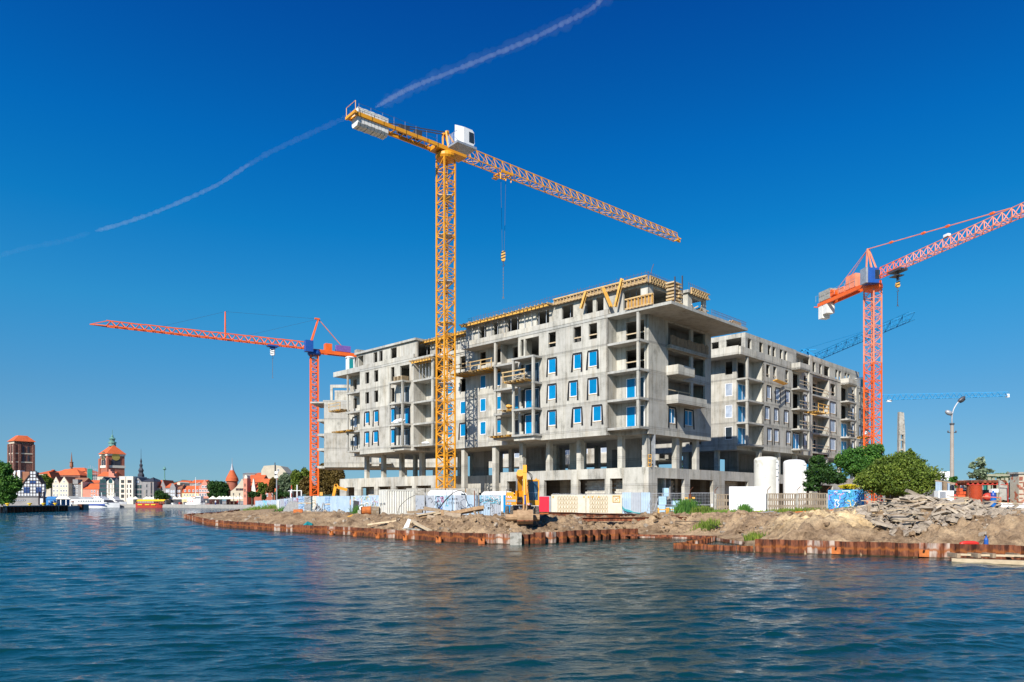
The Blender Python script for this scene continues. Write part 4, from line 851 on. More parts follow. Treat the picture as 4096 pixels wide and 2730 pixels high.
# --- blue cranes far behind ---
BC=thing('tower_crane','blue luffing jib of a distant tower crane rising behind the right concrete block','tower crane')
a=at(3268,1428,190); b=at(3650,1262,158)
mb=MB(); lattice(mb,a,b,(0,0,1),1.4,1.6,18,.15,.085); part('jib',mb,M['blucr'],BC)
h_=at(3219,1397,193); mb=MB(); mb.bar(h_,a,.3); mb.bar(h_-Vector((.8,0,0)),h_-Vector((.8,0,4.2)),.35); mb.bar(h_+Vector((.8,0,0)),h_+Vector((.8,0,-4.2)),.35); mb.bar(h_-Vector((1.2,0,.4)),h_+Vector((3,0,-.2)),.35); part('mast_head',mb,M['blucr'],BC)
mb=MB(); mb.bar(h_,a.lerp(b,.62)+Vector((0,0,1)),.13); part('tie_bar',mb,M['blucr'],BC)
mast(BC,h_.x,194,1,30,1.9,.3,'blucr',sec=6,bays=3,cr=.25,br=.12)
BD=thing('tower_crane','far blue crane with a level jib behind the street lamp','tower crane'); a=at(3455,1603,235); b=at(4030,1585,215)
for i in range(6):
    mb=MB(); p=a.lerp(b,i/6); q=a.lerp(b,(i+1)/6); lattice(mb,p,q,(0,0,1),1.4,1.75-.1*i,4,.14,.1,tri=True,vert=False); part('jib_section',mb,M['blucr'],BD)
mb=MB(); mb.box(-.4,.4,-.3,.3,-.4,.6); part('jib_end',mb,M['white'],BD,loc=b); mb=MB(); mb.box(-.7,.7,-.4,.4,-.7,.1); part('trolley',mb,M['white'],BD,loc=a.lerp(b,.19)); mast(BD,a.x-7,a.y,1,34,1.9,.3,'blucr',sec=6,bays=3,cr=.25,br=.12)
# ---------------- roof formwork and loose site things on the blocks ----------------
def local(T,name,mb,mat,C=CA): return part(name,mb,mat,T)
def formrun(label,pl,pos,a0,a1,z0,h,C=CA,step=.48,mat='timb'):
    T=thing('edge_formwork',label,'formwork',C,RZ); f=pmap(pl,pos); st=MB(); fbox(st,f,-.04,.04,-.16,0,0,h); 
    sme=st.mesh('stud',M[mat])
    mb=MB(); fbox(mb,f,a0,a1,.002,.04,z0,z0+h); part('board',mb,M['oldw'],T)
    for zz in(z0+.02,z0+h-.14): mb=MB(); fbox(mb,f,a0,a1,-.22,-.165,zz,zz+.12); part('rail',mb,M['timb'],T)
    a=a0+.1
    while a<a1: link('stud',sme,T,(0,a,z0) if pl=='r' else (a,0,z0)); a+=step
    return T
formrun('yellow timber edge formwork along the top of the penthouse facing the yellow crane','r',.28,-.9,11.8,25.25,.72)
formrun('yellow timber edge formwork on the penthouse corner, facing the second block','l',-.92,.5,6.3,25.25,.72)
formrun('timber edge formwork on the second small rooftop box of the nearest block','l',-1.92,6.9,10.7,25.2,.7)
formrun('timber edge formwork on the lowest rooftop box, nearest the roof overhang tip','l',-.55,10.9,12.8,24.1,.6)
formrun('bright orange formwork panel standing on the roof slab corner above the loggias','r',-.02,-1.8,1.6,22.76,1.15,step=.42,mat='form')
def overhang(label,l0,l1,z,r0=-.8,r1=1.2,n=None,C=CA,mat='form'):
    T=thing('formwork_beams',label,'formwork',C,RZ); me=MB().box(r0,r1,-.05,.05,0,.2).mesh('cross_beam',M['timb']); l=l0
    while l<l1: link('cross_beam',me,T,(random.uniform(-.15,.1),l,z)); l+=.62
    for r in(r0+.25,r1-.5): mb=MB(); mb.box(r,r+.1,l0,l1,z-.2,z); part('runner_beam',mb,M[mat],T)
    mb=MB(); mb.box(r0+.35,r1,l0,l1,z+.2,z+.23); part('deck_board',mb,M['oldw'],T); return T
overhang('overhanging yellow formwork beams along the roof edge left of the studded formwork',12,27,25.3)
overhang('yellow formwork beams on the roof edge directly behind and left of the yellow mast',27.5,38.5,25.3,1.6,3.4)
overhang('short row of yellow beams under the slab edge left of the yellow mast',33.2,37.6,22.1,-.6,1.2)
pr0=MB().tube([(0,0,0),(0,0,1.5)],.045,6).tube([(0,0,1.5),(0,0,2.45)],.03,6).box(-.1,.1,-.1,.1,0,.015).box(-.1,.1,-.1,.1,2.45,2.47); pme=pr0.mesh('steel_prop',M['galv'])
PRS=[(-.25,l,22.75 if 0 else 22.73) for l in ()]
for l in list(np.arange(13,27,1.15))+list(np.arange(28,38,.9)):
    o=link('steel_prop',pme,None,loc2w(.3 if l<27 else 2.75,l,22.74 if l<27 else 22.74),(0,0,0)); tag(o,'thin steel prop under the roof edge beams of the nearest block','prop','steel props under the roof edge')
for l in (34,34.7,35.4,36.1,36.8,24,26): 
    o=link('steel_prop',pme,None,loc2w(.5 if l>33 else 1.9,l,19.62),(0,0,0)); tag(o,'thin steel prop standing in an upper open loggia of the nearest block','prop','steel props in the upper loggias')
for l in(-.2,1.2,2.0,4.4,5.0,7.8,8.4,10.2): 
    o=link('steel_prop',pme,None,loc2w(1.3,l,22.74),(0,0,0)); tag(o,'thin steel prop behind the penthouse openings of the nearest block','prop','steel props inside the penthouse')
def raker(label,s0,s1,r=-.35,w=.12):
    def pt(sx,sy,r_): 
        l=LL(sx,r_); p=loc2w(r_,l,0); p.z=Zp(sy,p.y); return p
    mb=MB(); a=pt(*s0,r+.25); b=pt(*s1,r); mb.bar(a,b,w,.2); mb.bar(a+Vector((.2,.2,0)),b+Vector((.2,.2,0)),.1,.2); solo('raking_beam',mb,M['form'],label,'beam')
raker('pair of yellow beams leaning on the penthouse wall, leftmost of the three rakers',(z4(925),1050+.4785*238),(z4(880),1050+.4785*385))
raker('yellow raking beam, middle of the three on the penthouse wall, leaning to the left',(z4(1066),1050+.4785*212),(z4(1132),1050+.4785*370))
raker('tall yellow raking beam that sticks up above the penthouse roof line',(z4(1224),1050+.4785*135),(z4(1166),1050+.4785*370))
# stacked shutter tower and odd pieces at the roof corner
T=thing('shutter_pile','untidy pile of timber shutters and clamps at the roof slab corner','formwork',loc2w(1.6,-3.2,22.74),RZ)
for i in range(7):
    for s in range(2): mb=MB(); mb.box(-.7+s*.75+random.uniform(-.08,.08),-.05+s*.75,-.5+random.uniform(-.1,.1),.5,i*.34,i*.34+.14+random.uniform(0,.08)); part('shutter',mb,M['timb' if (i+s)%2 else 'pale'],T)
for s in(-.7,.7): mb=MB(); mb.box(s-.05,s+.05,-.55,-.45,0,2.6+.4*(s>0)); part('clamp_post',mb,M['steel'],T)
T=thing('shutter_pile','low heap of planks and rebar on the roof slab beside the second rooftop box','formwork',loc2w(6.0,-3.0,22.74),RZ)
for i in range(14): 
    mb=MB(); a=Vector((random.uniform(-1.6,1.6),random.uniform(-.5,.5),random.uniform(.05,.4))); b=a+Vector((random.uniform(-.9,.9),random.uniform(-.6,.6),random.uniform(-.1,.5))); mb.bar(a,b,.08,.12); part('plank',mb,M['pale' if i%2 else 'oldw'],T)
T=thing('timber_stack','small stack of pale timber at the far tip of the roof overhang','timber',loc2w(14.6,-3.4,22.74),RZ)
for i in range(6):
    for j in range(4): mb=MB(); mb.box(-.9+random.uniform(-.2,.1),.9+random.uniform(-.2,.2),j*.16,j*.16+.11,i*.1,i*.1+.08); part('plank',mb,M['pale'],T)
# rebar starter bars along the roof edges
rb=MB()
for l in np.arange(-.8,27,.45): rb.bar((.6,l,25.9),(.6+random.uniform(-.05,.05),l+random.uniform(-.05,.05),26.5+random.uniform(-.1,.12)),.022)
for z in(26.15,26.4): rb.bar((.6,-.8,z),(.6,27,z),.02)
for r in np.arange(.6,6.3,.4): rb.bar((r,-.7,25.9),(r,-.7,26.5),.022)
for r in np.arange(6.9,10.6,.4): rb.bar((r,-1.7,25.9),(r,-1.7,26.5),.022)
rb.bar((.6,-.7,26.35),(6.3,-.7,26.35),.02); rb.bar((6.9,-1.7,26.35),(10.6,-1.7,26.35),.02)
for r in np.arange(8,16,.3): rb.bar((r,-3.8,22.7),(r,-3.8,23.4),.025)
rb.bar((8,-3.8,23.1),(16,-3.8,23.1),.02); rb.bar((8,-3.8,23.35),(16,-3.8,23.35),.02)
rb.tube([(1.2,-.6,25.9),(1.3,-.7,26.8),(1.5,-.8,27.4)],.035,5)
tag(part('reinforcing_bars',rb,pm('rusty_rebar',(.16,.09,.09),.8,var=.3),None,loc=CA,rot=(0,0,RZ)),kind='stuff')
def platform(label,pl,pos,a0,a1,z,p=1.3,C=CA,rails=True,load=None,n=None,mat='timb'):
    T=thing('work_platform',label,'platform',C,RZ); f=pmap(pl,pos); a=a0+.15
    while a<a1: mb=MB(); e=random.uniform(-.35,.25); fbox(mb,f,a-.04,a+.04,-p+e,.6,z-.2,z); part('beam',mb,M['form' if random.random()<.5 else 'timb'],T); a+=.62
    w_=.22; d=-p+.1
    while d<-.05: mb=MB(); fbox(mb,f,a0+random.uniform(-.3,.05),a1+random.uniform(-.05,.3),d,d+w_-.02,z+.003,z+.045); part('plank',mb,M['oldw' if random.random()<.5 else 'pale'],T); d+=w_
    if rails:
        for q in np.linspace(a0+.1,a1-.1,max(2,int((a1-a0)/1.8)+1)): mb=MB(); fbox(mb,f,q-.04,q+.04,-p+.0,-p+.08,z-.15,z+1.15); part('post',mb,M[mat],T)
        for zz in(z+.5,z+1.0): mb=MB(); fbox(mb,f,a0-.1,a1+.1,-p-.03,-p,zz,zz+.12); part('rail',mb,M[mat],T)
    return T
platform('long timber platform with pinkish guard rails on the upper floor right of the yellow mast','r',2.2,21.6,29.5,19.45,2.4)
platform('railed timber loading platform heaped with netting in front of the middle balconies','r',-1.53,13.6,17.2,16.75,1.2)
platform('bare plank platform sticking left out of the first floor middle balcony','r',-.1,17.2,21.4,10.75,.9,rails=False)
platform('small plank platform with an orange bag beside the second floor middle balcony','r',-.1,17.1,19.6,13.8,.8,rails=False)
platform('railed timber platform at the far left corner of the nearest block','r',0,54.2,57.6,17.0,1.2)
platform('unrailed plank platform below the railed one at the far left corner','r',0,52.2,57.0,13.7,.9,rails=False)
platform('railed orange timber loading platform hanging from the middle of the second block','l',-1.33,16.6,20.6,16.3,1.6,C=CB,mat='form')
platform('plank platform carrying white bags at the right end of the second block','l',-1.33,37.4,40.5,13.8,1.3,C=CB,rails=False)
mb=MB()
for i in range(4): mb.bar((5.4+.3*i,-1.6+.3*i,19.75+.02*i),(10.4+.2*i,-.9+.25*i,19.8),.12,.14)
tag(part('beam_bundle',mb,M['form'],None,loc=CB,rot=(0,0,RZ)),'bundle of bright yellow beams sticking out of the second block near its corner column','beam')
mb=MB()
for i in range(26): mb.tube([(-2.1+random.uniform(0,1),14+random.uniform(0,2.2),16.85+random.uniform(0,.8)),(-2.1+random.uniform(0,1),14.5+random.uniform(0,1.8),16.85+random.uniform(0,.9)),(-2+random.uniform(0,1),14.3+random.uniform(0,2),16.85+random.uniform(0,.6))],.09,5)
tag(part('netting_heap',mb,M['conc_old'],None,loc=CA,rot=(0,0,RZ)),'grey heap of rolled netting on the railed loading platform','netting')
def bag(label,C,r,l,z,sx=1.4,sy=1,sz=.7,mat='white',nm='bag_heap'):
    mb=MB()
    for i in range(4): mb.ball((r+random.uniform(-.3,.3)*sx,l+random.uniform(-.3,.3)*sy,z+sz*.3+random.uniform(0,.3)*sz),(sx*.35,sy*.4,sz*.33),10,6,.12)
    tag(part(nm,mb,M[mat],None,loc=C,rot=(0,0,RZ)),label,'bags')
bag('white bags on the plank platform of the second block',CB,38.8,-2.2,13.85,2.0,1.2,1.1); bag('white sacks on the balcony slab left of the yellow mast',CA,.5,35,10.6,1,1.6,.5); bag('white sheeting bundle on a left balcony of the nearest block',CA,-1.0,39.3,13.62,.8,2.2,.8)
bag('orange bag on the small plank platform',CA,-.6,18.2,13.85,.8,1,.6,'form'); bag('orange bundle hanging at the gap right of the nearest block',CA,16.0,1.6,16.6,.6,.6,.9,'form')
T=thing('pallet_stack','stack of timber pallets on the top left balcony of the nearest block','pallets',loc2w(-.7,39.4,19.62),RZ)
for i in range(4):
    for s in(-.5,0,.5): mb=MB(); mb.box(-.6,.6,s*1.6-.1,s*1.6+.1,i*.17,i*.17+.1); part('bearer',mb,M['pale'],T)
    mb=MB(); mb.box(-.62,.62,-1.0,1.0,i*.17+.1,i*.17+.13); part('deck',mb,M['pale'],T)
def toilet(label,p,rz,teal=True):
    T=thing('portable_toilet',label,'portable toilet',p,rz); mb=MB(); mb.prism([(-.55,-.55),(.55,-.55),(.55,.55),(-.55,.55)],0,2.1,lambda a,b,d:(a,b,d)); part('cabin',mb,M['white'],T)
    mb=MB(); mb.lathe((0,0,2.1),[(.78,0),(.74,.12),(.5,.22),(.1,.27)],12); part('roof',mb,M['white'],T)
    mb=MB(); mb.box(-.3,.3,-.575,-.553,.15,1.9); part('door',mb,M['teal'],T); mb=MB(); mb.box(.553,.575,-.3,.3,.15,1.9); part('side_panel',mb,M['teal'],T)
M['teal']=pm('teal_plastic',(.02,.28,.30),.4)
toilet('white and teal portable toilet on the left roof slab of the nearest block',loc2w(1.3,55.3,23.25),0.5); toilet('white and teal portable toilet on the roof end behind the faded orange mast',loc2w(44.8,.8,22.73,CB),0.3)
# ---------------- things on the bank ----------------
for k_,c_ in dict(g_black=(.015,.015,.02),g_red=(.55,.03,.05),g_cyan=(.05,.42,.55),g_pink=(.62,.2,.38),g_white=(.75,.75,.75),g_yel=(.75,.6,.12),g_pur=(.2,.08,.35),g_blue=(.03,.14,.5),g_green=(.1,.35,.1)).items(): M[k_]=pm('spray_'+k_[2:],c_,.6,var=.15)
M['fence']=pm('pale_blue_sheet',(.42,.52,.60),.5,(.32,.42,.52),1.2,metal=.15)
M['fence2']=pm('grey_zinc_sheet',(.42,.44,.47),.45,(.33,.36,.40),1.2,metal=.2)
M['turq']=pm('turquoise_sheet',(.16,.45,.58),.55,(.12,.34,.48),1.5,c3=(.5,.6,.65),s3=2.5,t3=.6)
M['redsh']=pm('crimson_cloth',(.62,.01,.035),.7,var=.12)
M['cont']=pm('cream_container',(.72,.70,.62),.55,(.6,.58,.5),1.2,c3=(.35,.3,.22),s3=6,t3=.75)
M['bagb']=pm('blue_white_bags',(.42,.52,.62),.5,(.07,.2,.38),5,bump=.4)
M['bagg']=pm('grey_wrapped_bags',(.36,.36,.35),.5,(.2,.2,.2),5,bump=.4)
M['bagw']=pm('cream_bags',(.66,.6,.48),.6,(.45,.4,.32),5,bump=.4)
def corr_panel(L,h,pitch=.2,dp=.035,name='panel',mat='fence'):
    mb=MB(); x=0; n=max(1,int(L/pitch)); p=L/n
    for i in range(n):
        x0=i*p; P=[(x0,0),(x0+p*.35,0),(x0+p*.5,-dp),(x0+p*.85,-dp),(x0+p,0)]
        for (a,b),(c,d) in zip(P[:-1],P[1:]): mb.quad((a,b,0),(c,d,0),(c,d,h),(a,b,h))
    return mb.mesh(name,M[mat])
def scrib(T,x0,x1,z0,z1,n,mat,w=.035,y=-.05,amp=.4,seg=7):
    mb=MB()
    for i in range(n):
        x=random.uniform(x0,x1); z=random.uniform(z0,z1); a=random.uniform(0,6.28); p=(x,y-random.uniform(0,.004),z)
        for j in range(seg):
            a+=random.uniform(-1.3,1.6); st=random.uniform(.12,.3)*amp*2.2; q=(min(max(p[0]+math.cos(a)*st,x0),x1),p[1],min(max(p[2]+math.sin(a)*st,z0),z1)); mb.bar(p,q,w,.006,up=(0,-1,0)); p=q
    return part('graffiti',mb,M[mat],T)
def text(T,s,x,z,size,mat,y=-.06,shear=0,name='lettering',ext=.004):
    cu=bpy.data.curves.new('t','FONT'); cu.body=s; cu.size=size; cu.extrude=ext; cu.shear=shear; o=bpy.data.objects.new('t',cu); col.objects.link(o)
    bpy.context.view_layer.update(); me=bpy.data.meshes.new_from_object(o); col.objects.unlink(o); bpy.data.objects.remove(o); me.materials.clear(); me.materials.append(M[mat])
    return link(name,me,T,(x,y,z),(math.radians(90),0,0))
def fence(label,p,q,h,z,panels,grp=None,z2=None,posts=True,name='sheet_fence'):
    """panels: list of material keys, evenly divided"""
    P=Vector((p[0],p[1],z)); D=Vector((q[0]-p[0],q[1]-p[1],0)); L=D.length; rz=math.atan2(D.y,D.x)
    T=thing(name,label,'fence',P,rz,grp); n=len(panels); w=L/n; dz=((z2 if z2 is not None else z)-z)
    for i,m in enumerate(panels):
        o=link('panel',corr_panel(w-.03,h,mat=m),T,(i*w,random.uniform(-.03,.03),dz*(i+.5)/n),(0,random.uniform(-.012,.012),0))
        if posts: mb=MB(); mb.tube([(0,.06,0),(0,.06,h+.05)],.03,6); part('post',mb,M['galv'],T,loc=(i*w,0,dz*i/n))
    return T,L
# left run with graffiti
FL=[('pale blue and yellow sprayed sheet fence, far left end by the grassy tip',(1022,156),(1105,128),.8,1.0,['fence','fence','turq','fence','fence']),
 ('sheet fence with a white cloth hung between red and violet graffiti',(1107,127.5),(1170,109),1.0,1.25,['fence','fence2','fence','fence2']),
 ('pale sheet fence with crimson graffiti and a turquoise panel',(1172,108.5),(1262,96.5),1.25,1.4,['fence','fence','turq','fence','turq']),
 ('plain pale sheet fence behind the stacked bag pallets',(1264,96),(1400,86),1.4,1.4,['fence']*6),
 ('sheet fence with cream and pink graffiti left of the container',(1402,85.8),(1520,80),1.4,1.45,['fence']*5)]
T5=[]
for lb,a,b,za_,zb2,pn in FL: T5.append(fence(lb,(X(*a),a[1]),(X(*b),b[1]),2.05,za_,pn,z2=zb2))
T,L=T5[0]; scrib(T,.2,L*.45,.2,1.9,22,'g_white',.07); scrib(T,.3,L*.5,.2,1.9,14,'g_cyan',.07); scrib(T,L*.4,L*.6,.2,1.8,8,'g_yel',.09); scrib(T,L*.62,L*.98,.1,1.9,26,'g_red',.08)
T,L=T5[1]; mb=MB()
for i in range(6): mb.quad((.3+i*.7,-.10-.03*(i%2),.45),(1.0+i*.7,-.10-.03*((i+1)%2),.45),(1.0+i*.7,-.10-.03*((i+1)%2),1.95),(.3+i*.7,-.10-.03*(i%2),1.98))
part('cloth',mb,M['white'],T); scrib(T,L*.35,L*.7,.1,1.95,30,'g_pur',.06); scrib(T,L*.4,L*.7,.1,1.95,14,'g_white',.06); scrib(T,L*.72,L*.98,.3,1.95,22,'g_black',.06)
T,L=T5[2]; scrib(T,.1,L*.42,.6,1.95,44,'g_red',.09); scrib(T,.3,L*.4,.6,1.9,14,'g_white',.06); scrib(T,.3,L*.4,.6,1.9,8,'g_black',.05); scrib(T,L*.62,L*.8,.6,1.9,18,'g_red',.07)
T,L=T5[4]; scrib(T,.8,L*.98,.5,1.95,26,'g_white',.09); scrib(T,.8,L*.98,.5,1.95,14,'g_pink',.04); scrib(T,.8,L*.98,.5,1.95,9,'g_yel',.06); scrib(T,.8,L*.9,.5,1.9,5,'g_green',.05)
# run right of the container
FR=[((1663,74),(1700,73),['fence2']),((1702,72.8),(1775,70.8),['fence2','fence']),((1777,70.6),(1912,68),['fence','fence2','fence']),((1918,68.2),(2006,68.2),['fence','fence2'])]
LR=['narrow grey sheet fence panel directly right of the container','grey sheet fence panels with looping black graffiti and a blue tag','blue grey sheet fence with rows of black lettering under the black hose','sheet fence panels with turquoise and black tags left of the digger']
TR=[fence(l_,(X(*a),a[1]),(X(*b),b[1]),1.95,1.46,pn) for l_,(a,b,pn) in zip(LR,FR)]
T,L=TR[0]; scrib(T,.1,L-.1,.2,1.8,5,'g_black',.03)
T,L=TR[1]; scrib(T,.1,L-.1,.2,1.85,13,'g_black',.035); scrib(T,L*.75,L,.2,.9,6,'g_blue',.04); scrib(T,L*.7,L,1.3,1.8,4,'g_pink',.05)
T,L=TR[2]; scrib(T,.1,.6,.9,1.8,6,'g_cyan',.05); text(T,'NA·NA',.55,.18,.52,'g_black',shear=.2); text(T,'SAN',2.15,.55,.3,'g_black'); text(T,'B A   R E M',.5,1.5,.26,'g_black'); text(T,'C O B  F S',.6,1.1,.3,'g_black'); scrib(T,.2,L-.2,.7,1.8,8,'g_black',.02,amp=.2)
T,L=TR[3]; text(T,'D ABBO FC',.2,1.35,.3,'g_black'); text(T,'BY',.75,.62,.26,'g_black'); scrib(T,.1,L-.1,1.2,1.85,9,'g_cyan',.05); scrib(T,.1,L-.1,.2,1.7,13,'g_black',.02,amp=.22); scrib(T,.3,L-.1,1.2,1.8,6,'g_white',.03)
# container
CY=74.6; C0=Vector((X(1518,CY+1.2),CY+1.2,1.45)); C1=Vector((X(1548,CY),CY-.3,1.45)); C2=Vector((X(1661,CY+.7),CY+1.3,1.45))
rz=math.atan2(C2.y-C1.y,C2.x-C1.x); T=thing('shipping_container','cream steel storage container standing between the graffiti fences','container',C1,rz); LC=3.05; W_=2.4; HC=2.58
mb=MB(); n=13
mb.v=[]; mb.box(.08,LC-.08,.06,W_-.08,.12,HC-.1); part('body',mb,M['cont'],T)
o=link('side_wall',corr_panel(LC-.2,HC-.3,LC/12.5,.05,'side_wall','cont'),T,(.1,.05,.16))
mb=MB()
for x in(0,LC-.12): mb.box(x,x+.12,0,.12,.0,HC); mb.box(x,x+.12,W_-.12,W_,0,HC)
mb.box(.12,LC-.12,0,.1,0,.14).box(.12,LC-.12,0,.1,HC-.12,HC).box(0,.1,.12,W_-.12,0,.14).box(0,.1,.12,W_-.12,HC-.1,HC); part('frame',mb,M['cont'],T)
for y0 in(.14,W_/2+.02):
    mb=MB(); mb.box(.02,.06,y0,y0+W_/2-.16,.16,HC-.12); d=part('door',mb,M['cont'],T)
    mb=MB()
    for yy in(.25,.75): mb.tube([(.0,y0+yy,.2),(.0,y0+yy,HC-.15)],.022,6); mb.box(-.03,.01,y0+yy-.12,y0+yy+.12,1.1,1.16)
    part('lock_bar',mb,M['galv'],d)
mb=MB(); 
for i in range(9): a=random.uniform(.3,1.8); mb.bar((-.02,a,random.uniform(1.0,1.3)),(-.02,a+random.uniform(-.3,.3),random.uniform(.8,1.3)),.05,.01,up=(1,0,0))
part('graffiti',mb,M['g_black'],T)
# pallets of bags
def bagstack(label,sx,Y,z,nl,mat,sx_=1.25,sy_=1.0,rows=8,rz=-.35,cap=None):
    T=thing('bag_pallet',label,'pallet of bags',(X(sx,Y),Y,z),rz); h=.95
    for t in range(nl):
        zb2=t*(h+.14)
        mb=MB(); mb.box(-sx_/2,sx_/2,-sy_/2,sy_/2,zb2+.09,zb2+.12)
        for s in(-1,0,1): mb.box(-sx_/2,sx_/2,s*(sy_/2-.06)-.05,s*(sy_/2-.06)+.05,zb2,zb2+.09)
        part('pallet',mb,M['pale'],T); rh=(h-.05)/rows
        for r in range(rows):
            nx_=2 if r%2 else 3; w=sx_/nx_
            for i in range(nx_):
                mb=MB(); mb.obox(Matrix.Translation(((i+.5)*w-sx_/2+random.uniform(-.02,.02),random.uniform(-.04,.04),zb2+.12+rh*(r+.5))),w*.97,sy_*.98,rh*.97,.06); part('bag',mb,M[mat],T)
bagstack('double stack of blue and white bags, leftmost of the pallets, against the turquoise fence',1216,99,1.4,2,'bagb',1.1); bagstack('double stack of grey wrapped bags second from left among the pallets',1240,98.2,1.4,2,'bagg',1.1,1.1)
bagstack('double stack of cream bags with a slumped grey side, middle of the pallets',1272,96.5,1.4,2,'bagw',1.0,1.0)
bagstack('wide double stack of blue bags left of the last pallet before the graffiti',1326,92,1.3,2,'bagb',1.35); bagstack('double stack of blue bags, rightmost pallet left of the container',1373,90,1.3,2,'bagb',1.35)
mb=MB()
for i in range(12): a=X(1285,93)+random.uniform(-.6,.8); mb.tube([(a,93+random.uniform(-.3,.3),1.35+random.uniform(0,1.3)),(a+random.uniform(-.3,.5),92.8,1.35+random.uniform(0,.9)),(a+random.uniform(-.6,.6),92.5,1.4)],.09,6)
solo('crumpled_sheeting',mb,M['bagg'],'crumpled grey sheeting slumped against the cream bag pallet','sheeting')
mb=MB(); mb.prism([(-1.4,0),(1.6,0),(1.3,.5),(.7,1.3),(-.3,1.45),(-.9,1.1),(-1.5,.2)],-.6,.6,lambda a,b,c:(a,c,b)); solo('tarpaulin_heap',mb,M['bagg'],'dark tarpaulin covered heap in front of the crimson graffiti','tarpaulin',loc=(X(1180,102),102,1.35))
# small junk near container
T=thing('plinth','pale concrete trough with a blue tarpaulin left of the container','trough',(X(1468,77),77,1.45)); mb=MB(); mb.box(-.9,.9,-.4,.4,0,.45); part('base',mb,M['conc_old'],T); mb=MB(); mb.ball((.1,0,.55),(.5,.4,.25),8,5,.2); part('tarpaulin',mb,M['bluep'],T); mb=MB(); mb.ball((-.6,.1,.6),(.25,.25,.3),8,5,.1); part('sack',mb,M['white'],T)
T=thing('pallet_stack','short stack of empty pallets at the left end of the container','pallets',(X(1500,76),76,1.45),.2)
for i in range(5):
    mb=MB(); mb.box(-.4,.4,-.5,.5,i*.17+.11,i*.17+.14); part('deck',mb,M['pale'],T)
    mb=MB()
    for s in(-1,0,1): mb.box(-.4,.4,s*.42-.05,s*.42+.05,i*.17,i*.17+.11)
    part('bearer',mb,M['oldw'],T)
mb=MB(); mb.box(-.3,.3,-.03,.03,0,1.5); solo('leaning_board',mb,M['steel'],'dark blue board leaning beside the graffiti left of the trough','board',loc=(X(1420,80),80,1.4),rot=(.2,.15,0))
# vans
def van(label,p,rz,L=5.2,h=2.55):
    T=thing('van',label,'van',p,rz); mb=MB(); pr=[(0,.35),(L,.35),(L,1.0),(L-.35,1.25),(L-1.3,h-.25),(L-1.7,h-.03),(L-2.4,h),(.35,h-.02),(.08,h-.25),(0,1.2)]
    mb.prism(pr,-.95,.95,lambda a,b,c:(a,c,b)); part('body',mb,M['white'],T)
    mb=MB(); mb.prism([(L-1.75,h-.85),(L-.7,1.35),(L-1.25,h-.4),(L-1.7,h-.3)],-.97,.97,lambda a,b,c:(a,c,b)); part('side_window',mb,M['darkglass'],T)
    mb=MB(); mb.quad((L-.37,-.8,1.3),(L-.37,.8,1.3),(L-1.26,.7,h-.3),(L-1.26,-.7,h-.3)); part('windscreen',mb,M['darkglass'],T)
    for x in(.95,L-1.0):
        for y in(-.93,.93): mb=MB(); mb.tube([(x,y-.1,.35),(x,y+.1,.35)],.35,14); w=part('wheel',mb,M['rubber'],T); mb=MB(); mb.tube([(x,y-.12,.35),(x,y+.12,.35)],.18,10); part('rim',mb,M['galv'],w)
    for y in(-.7,.7): mb=MB(); mb.box(L-.02,L+.01,y-.15,y+.15,.75,.95); part('headlight',mb,M['glassfilm'],T)
van('white panel van behind the looping black graffiti, right of the container',(X(1712,77.5),77.5,1.48),.02,3.9+1.4,2.5); van('white van with only its roof showing behind the fence left of the digger',(X(1925,78.5),78.5,1.46),-.02,5.0,2.42)
# black hoses
def tubeobj(name,pts,r,mat,label,cat,n=6,grp=None): mb=MB(); mb.tube(pts,r,n); return solo(name,mb,M[mat],label,cat,grp)
zf=lambda x,y:(1500+.221*x,1950+.221*y)
def smooth_pts(P,k=4):
    out=[]; P=[Vector(p) for p in P]; n=len(P)
    for i in range(n-1):
        p0=P[max(i-1,0)];p1=P[i];p2=P[i+1];p3=P[min(i+2,n-1)]
        for j in range(k):
            t=j/k; out.append(.5*((2*p1)+(p2-p0)*t+(2*p0-5*p1+4*p2-p3)*t*t+(3*p1-p0-3*p2+p3)*t**3))
    out.append(P[-1]); return out
A_=lambda L_,Y:smooth_pts([at(*zf(x,y),Y) for x,y in L_])
tubeobj('hose',A_([(412,485),(420,420),(450,350),(510,280),(600,205),(725,142)],73.2),.025,'black','thin black cable bowing up across the front of the container','cable')
tubeobj('hose',A_([(1130,412),(1200,320),(1300,200),(1400,112),(1500,66),(1570,70),(1620,110),(1650,220),(1700,320),(1770,410)],67),.035,'black','looping black hose standing above the graffiti fence behind the old beams','hose')
tubeobj('hose',A_([(1145,415),(1215,320),(1310,205),(1395,120)],66.9),.03,'black','second strand of black hose beside the big loop','hose')
for i,(x,y0,y1,m_,lb) in enumerate([(905,95,380,'galv','thin leaning grey stake right of the container in front of the fence'),(1395,60,400,'steel','thin dark stake in the middle of the graffiti fence'),(1290,70,300,'galv','thin pale stake above the white van'),(1800,60,400,'rustp','rusty double stake between the two fence runs'),(1830,110,400,'steel','dark iron post at the gap between the fence runs'),(2350,90,500,'white','white gate post left of the digger')]):
    tubeobj('stake',[at(*zf(x,y0),67.5),at(*zf(x+(50 if i==0 else 5),y1+30),67.3)],.035 if i!=3 else .05,m_,lb,'stake')
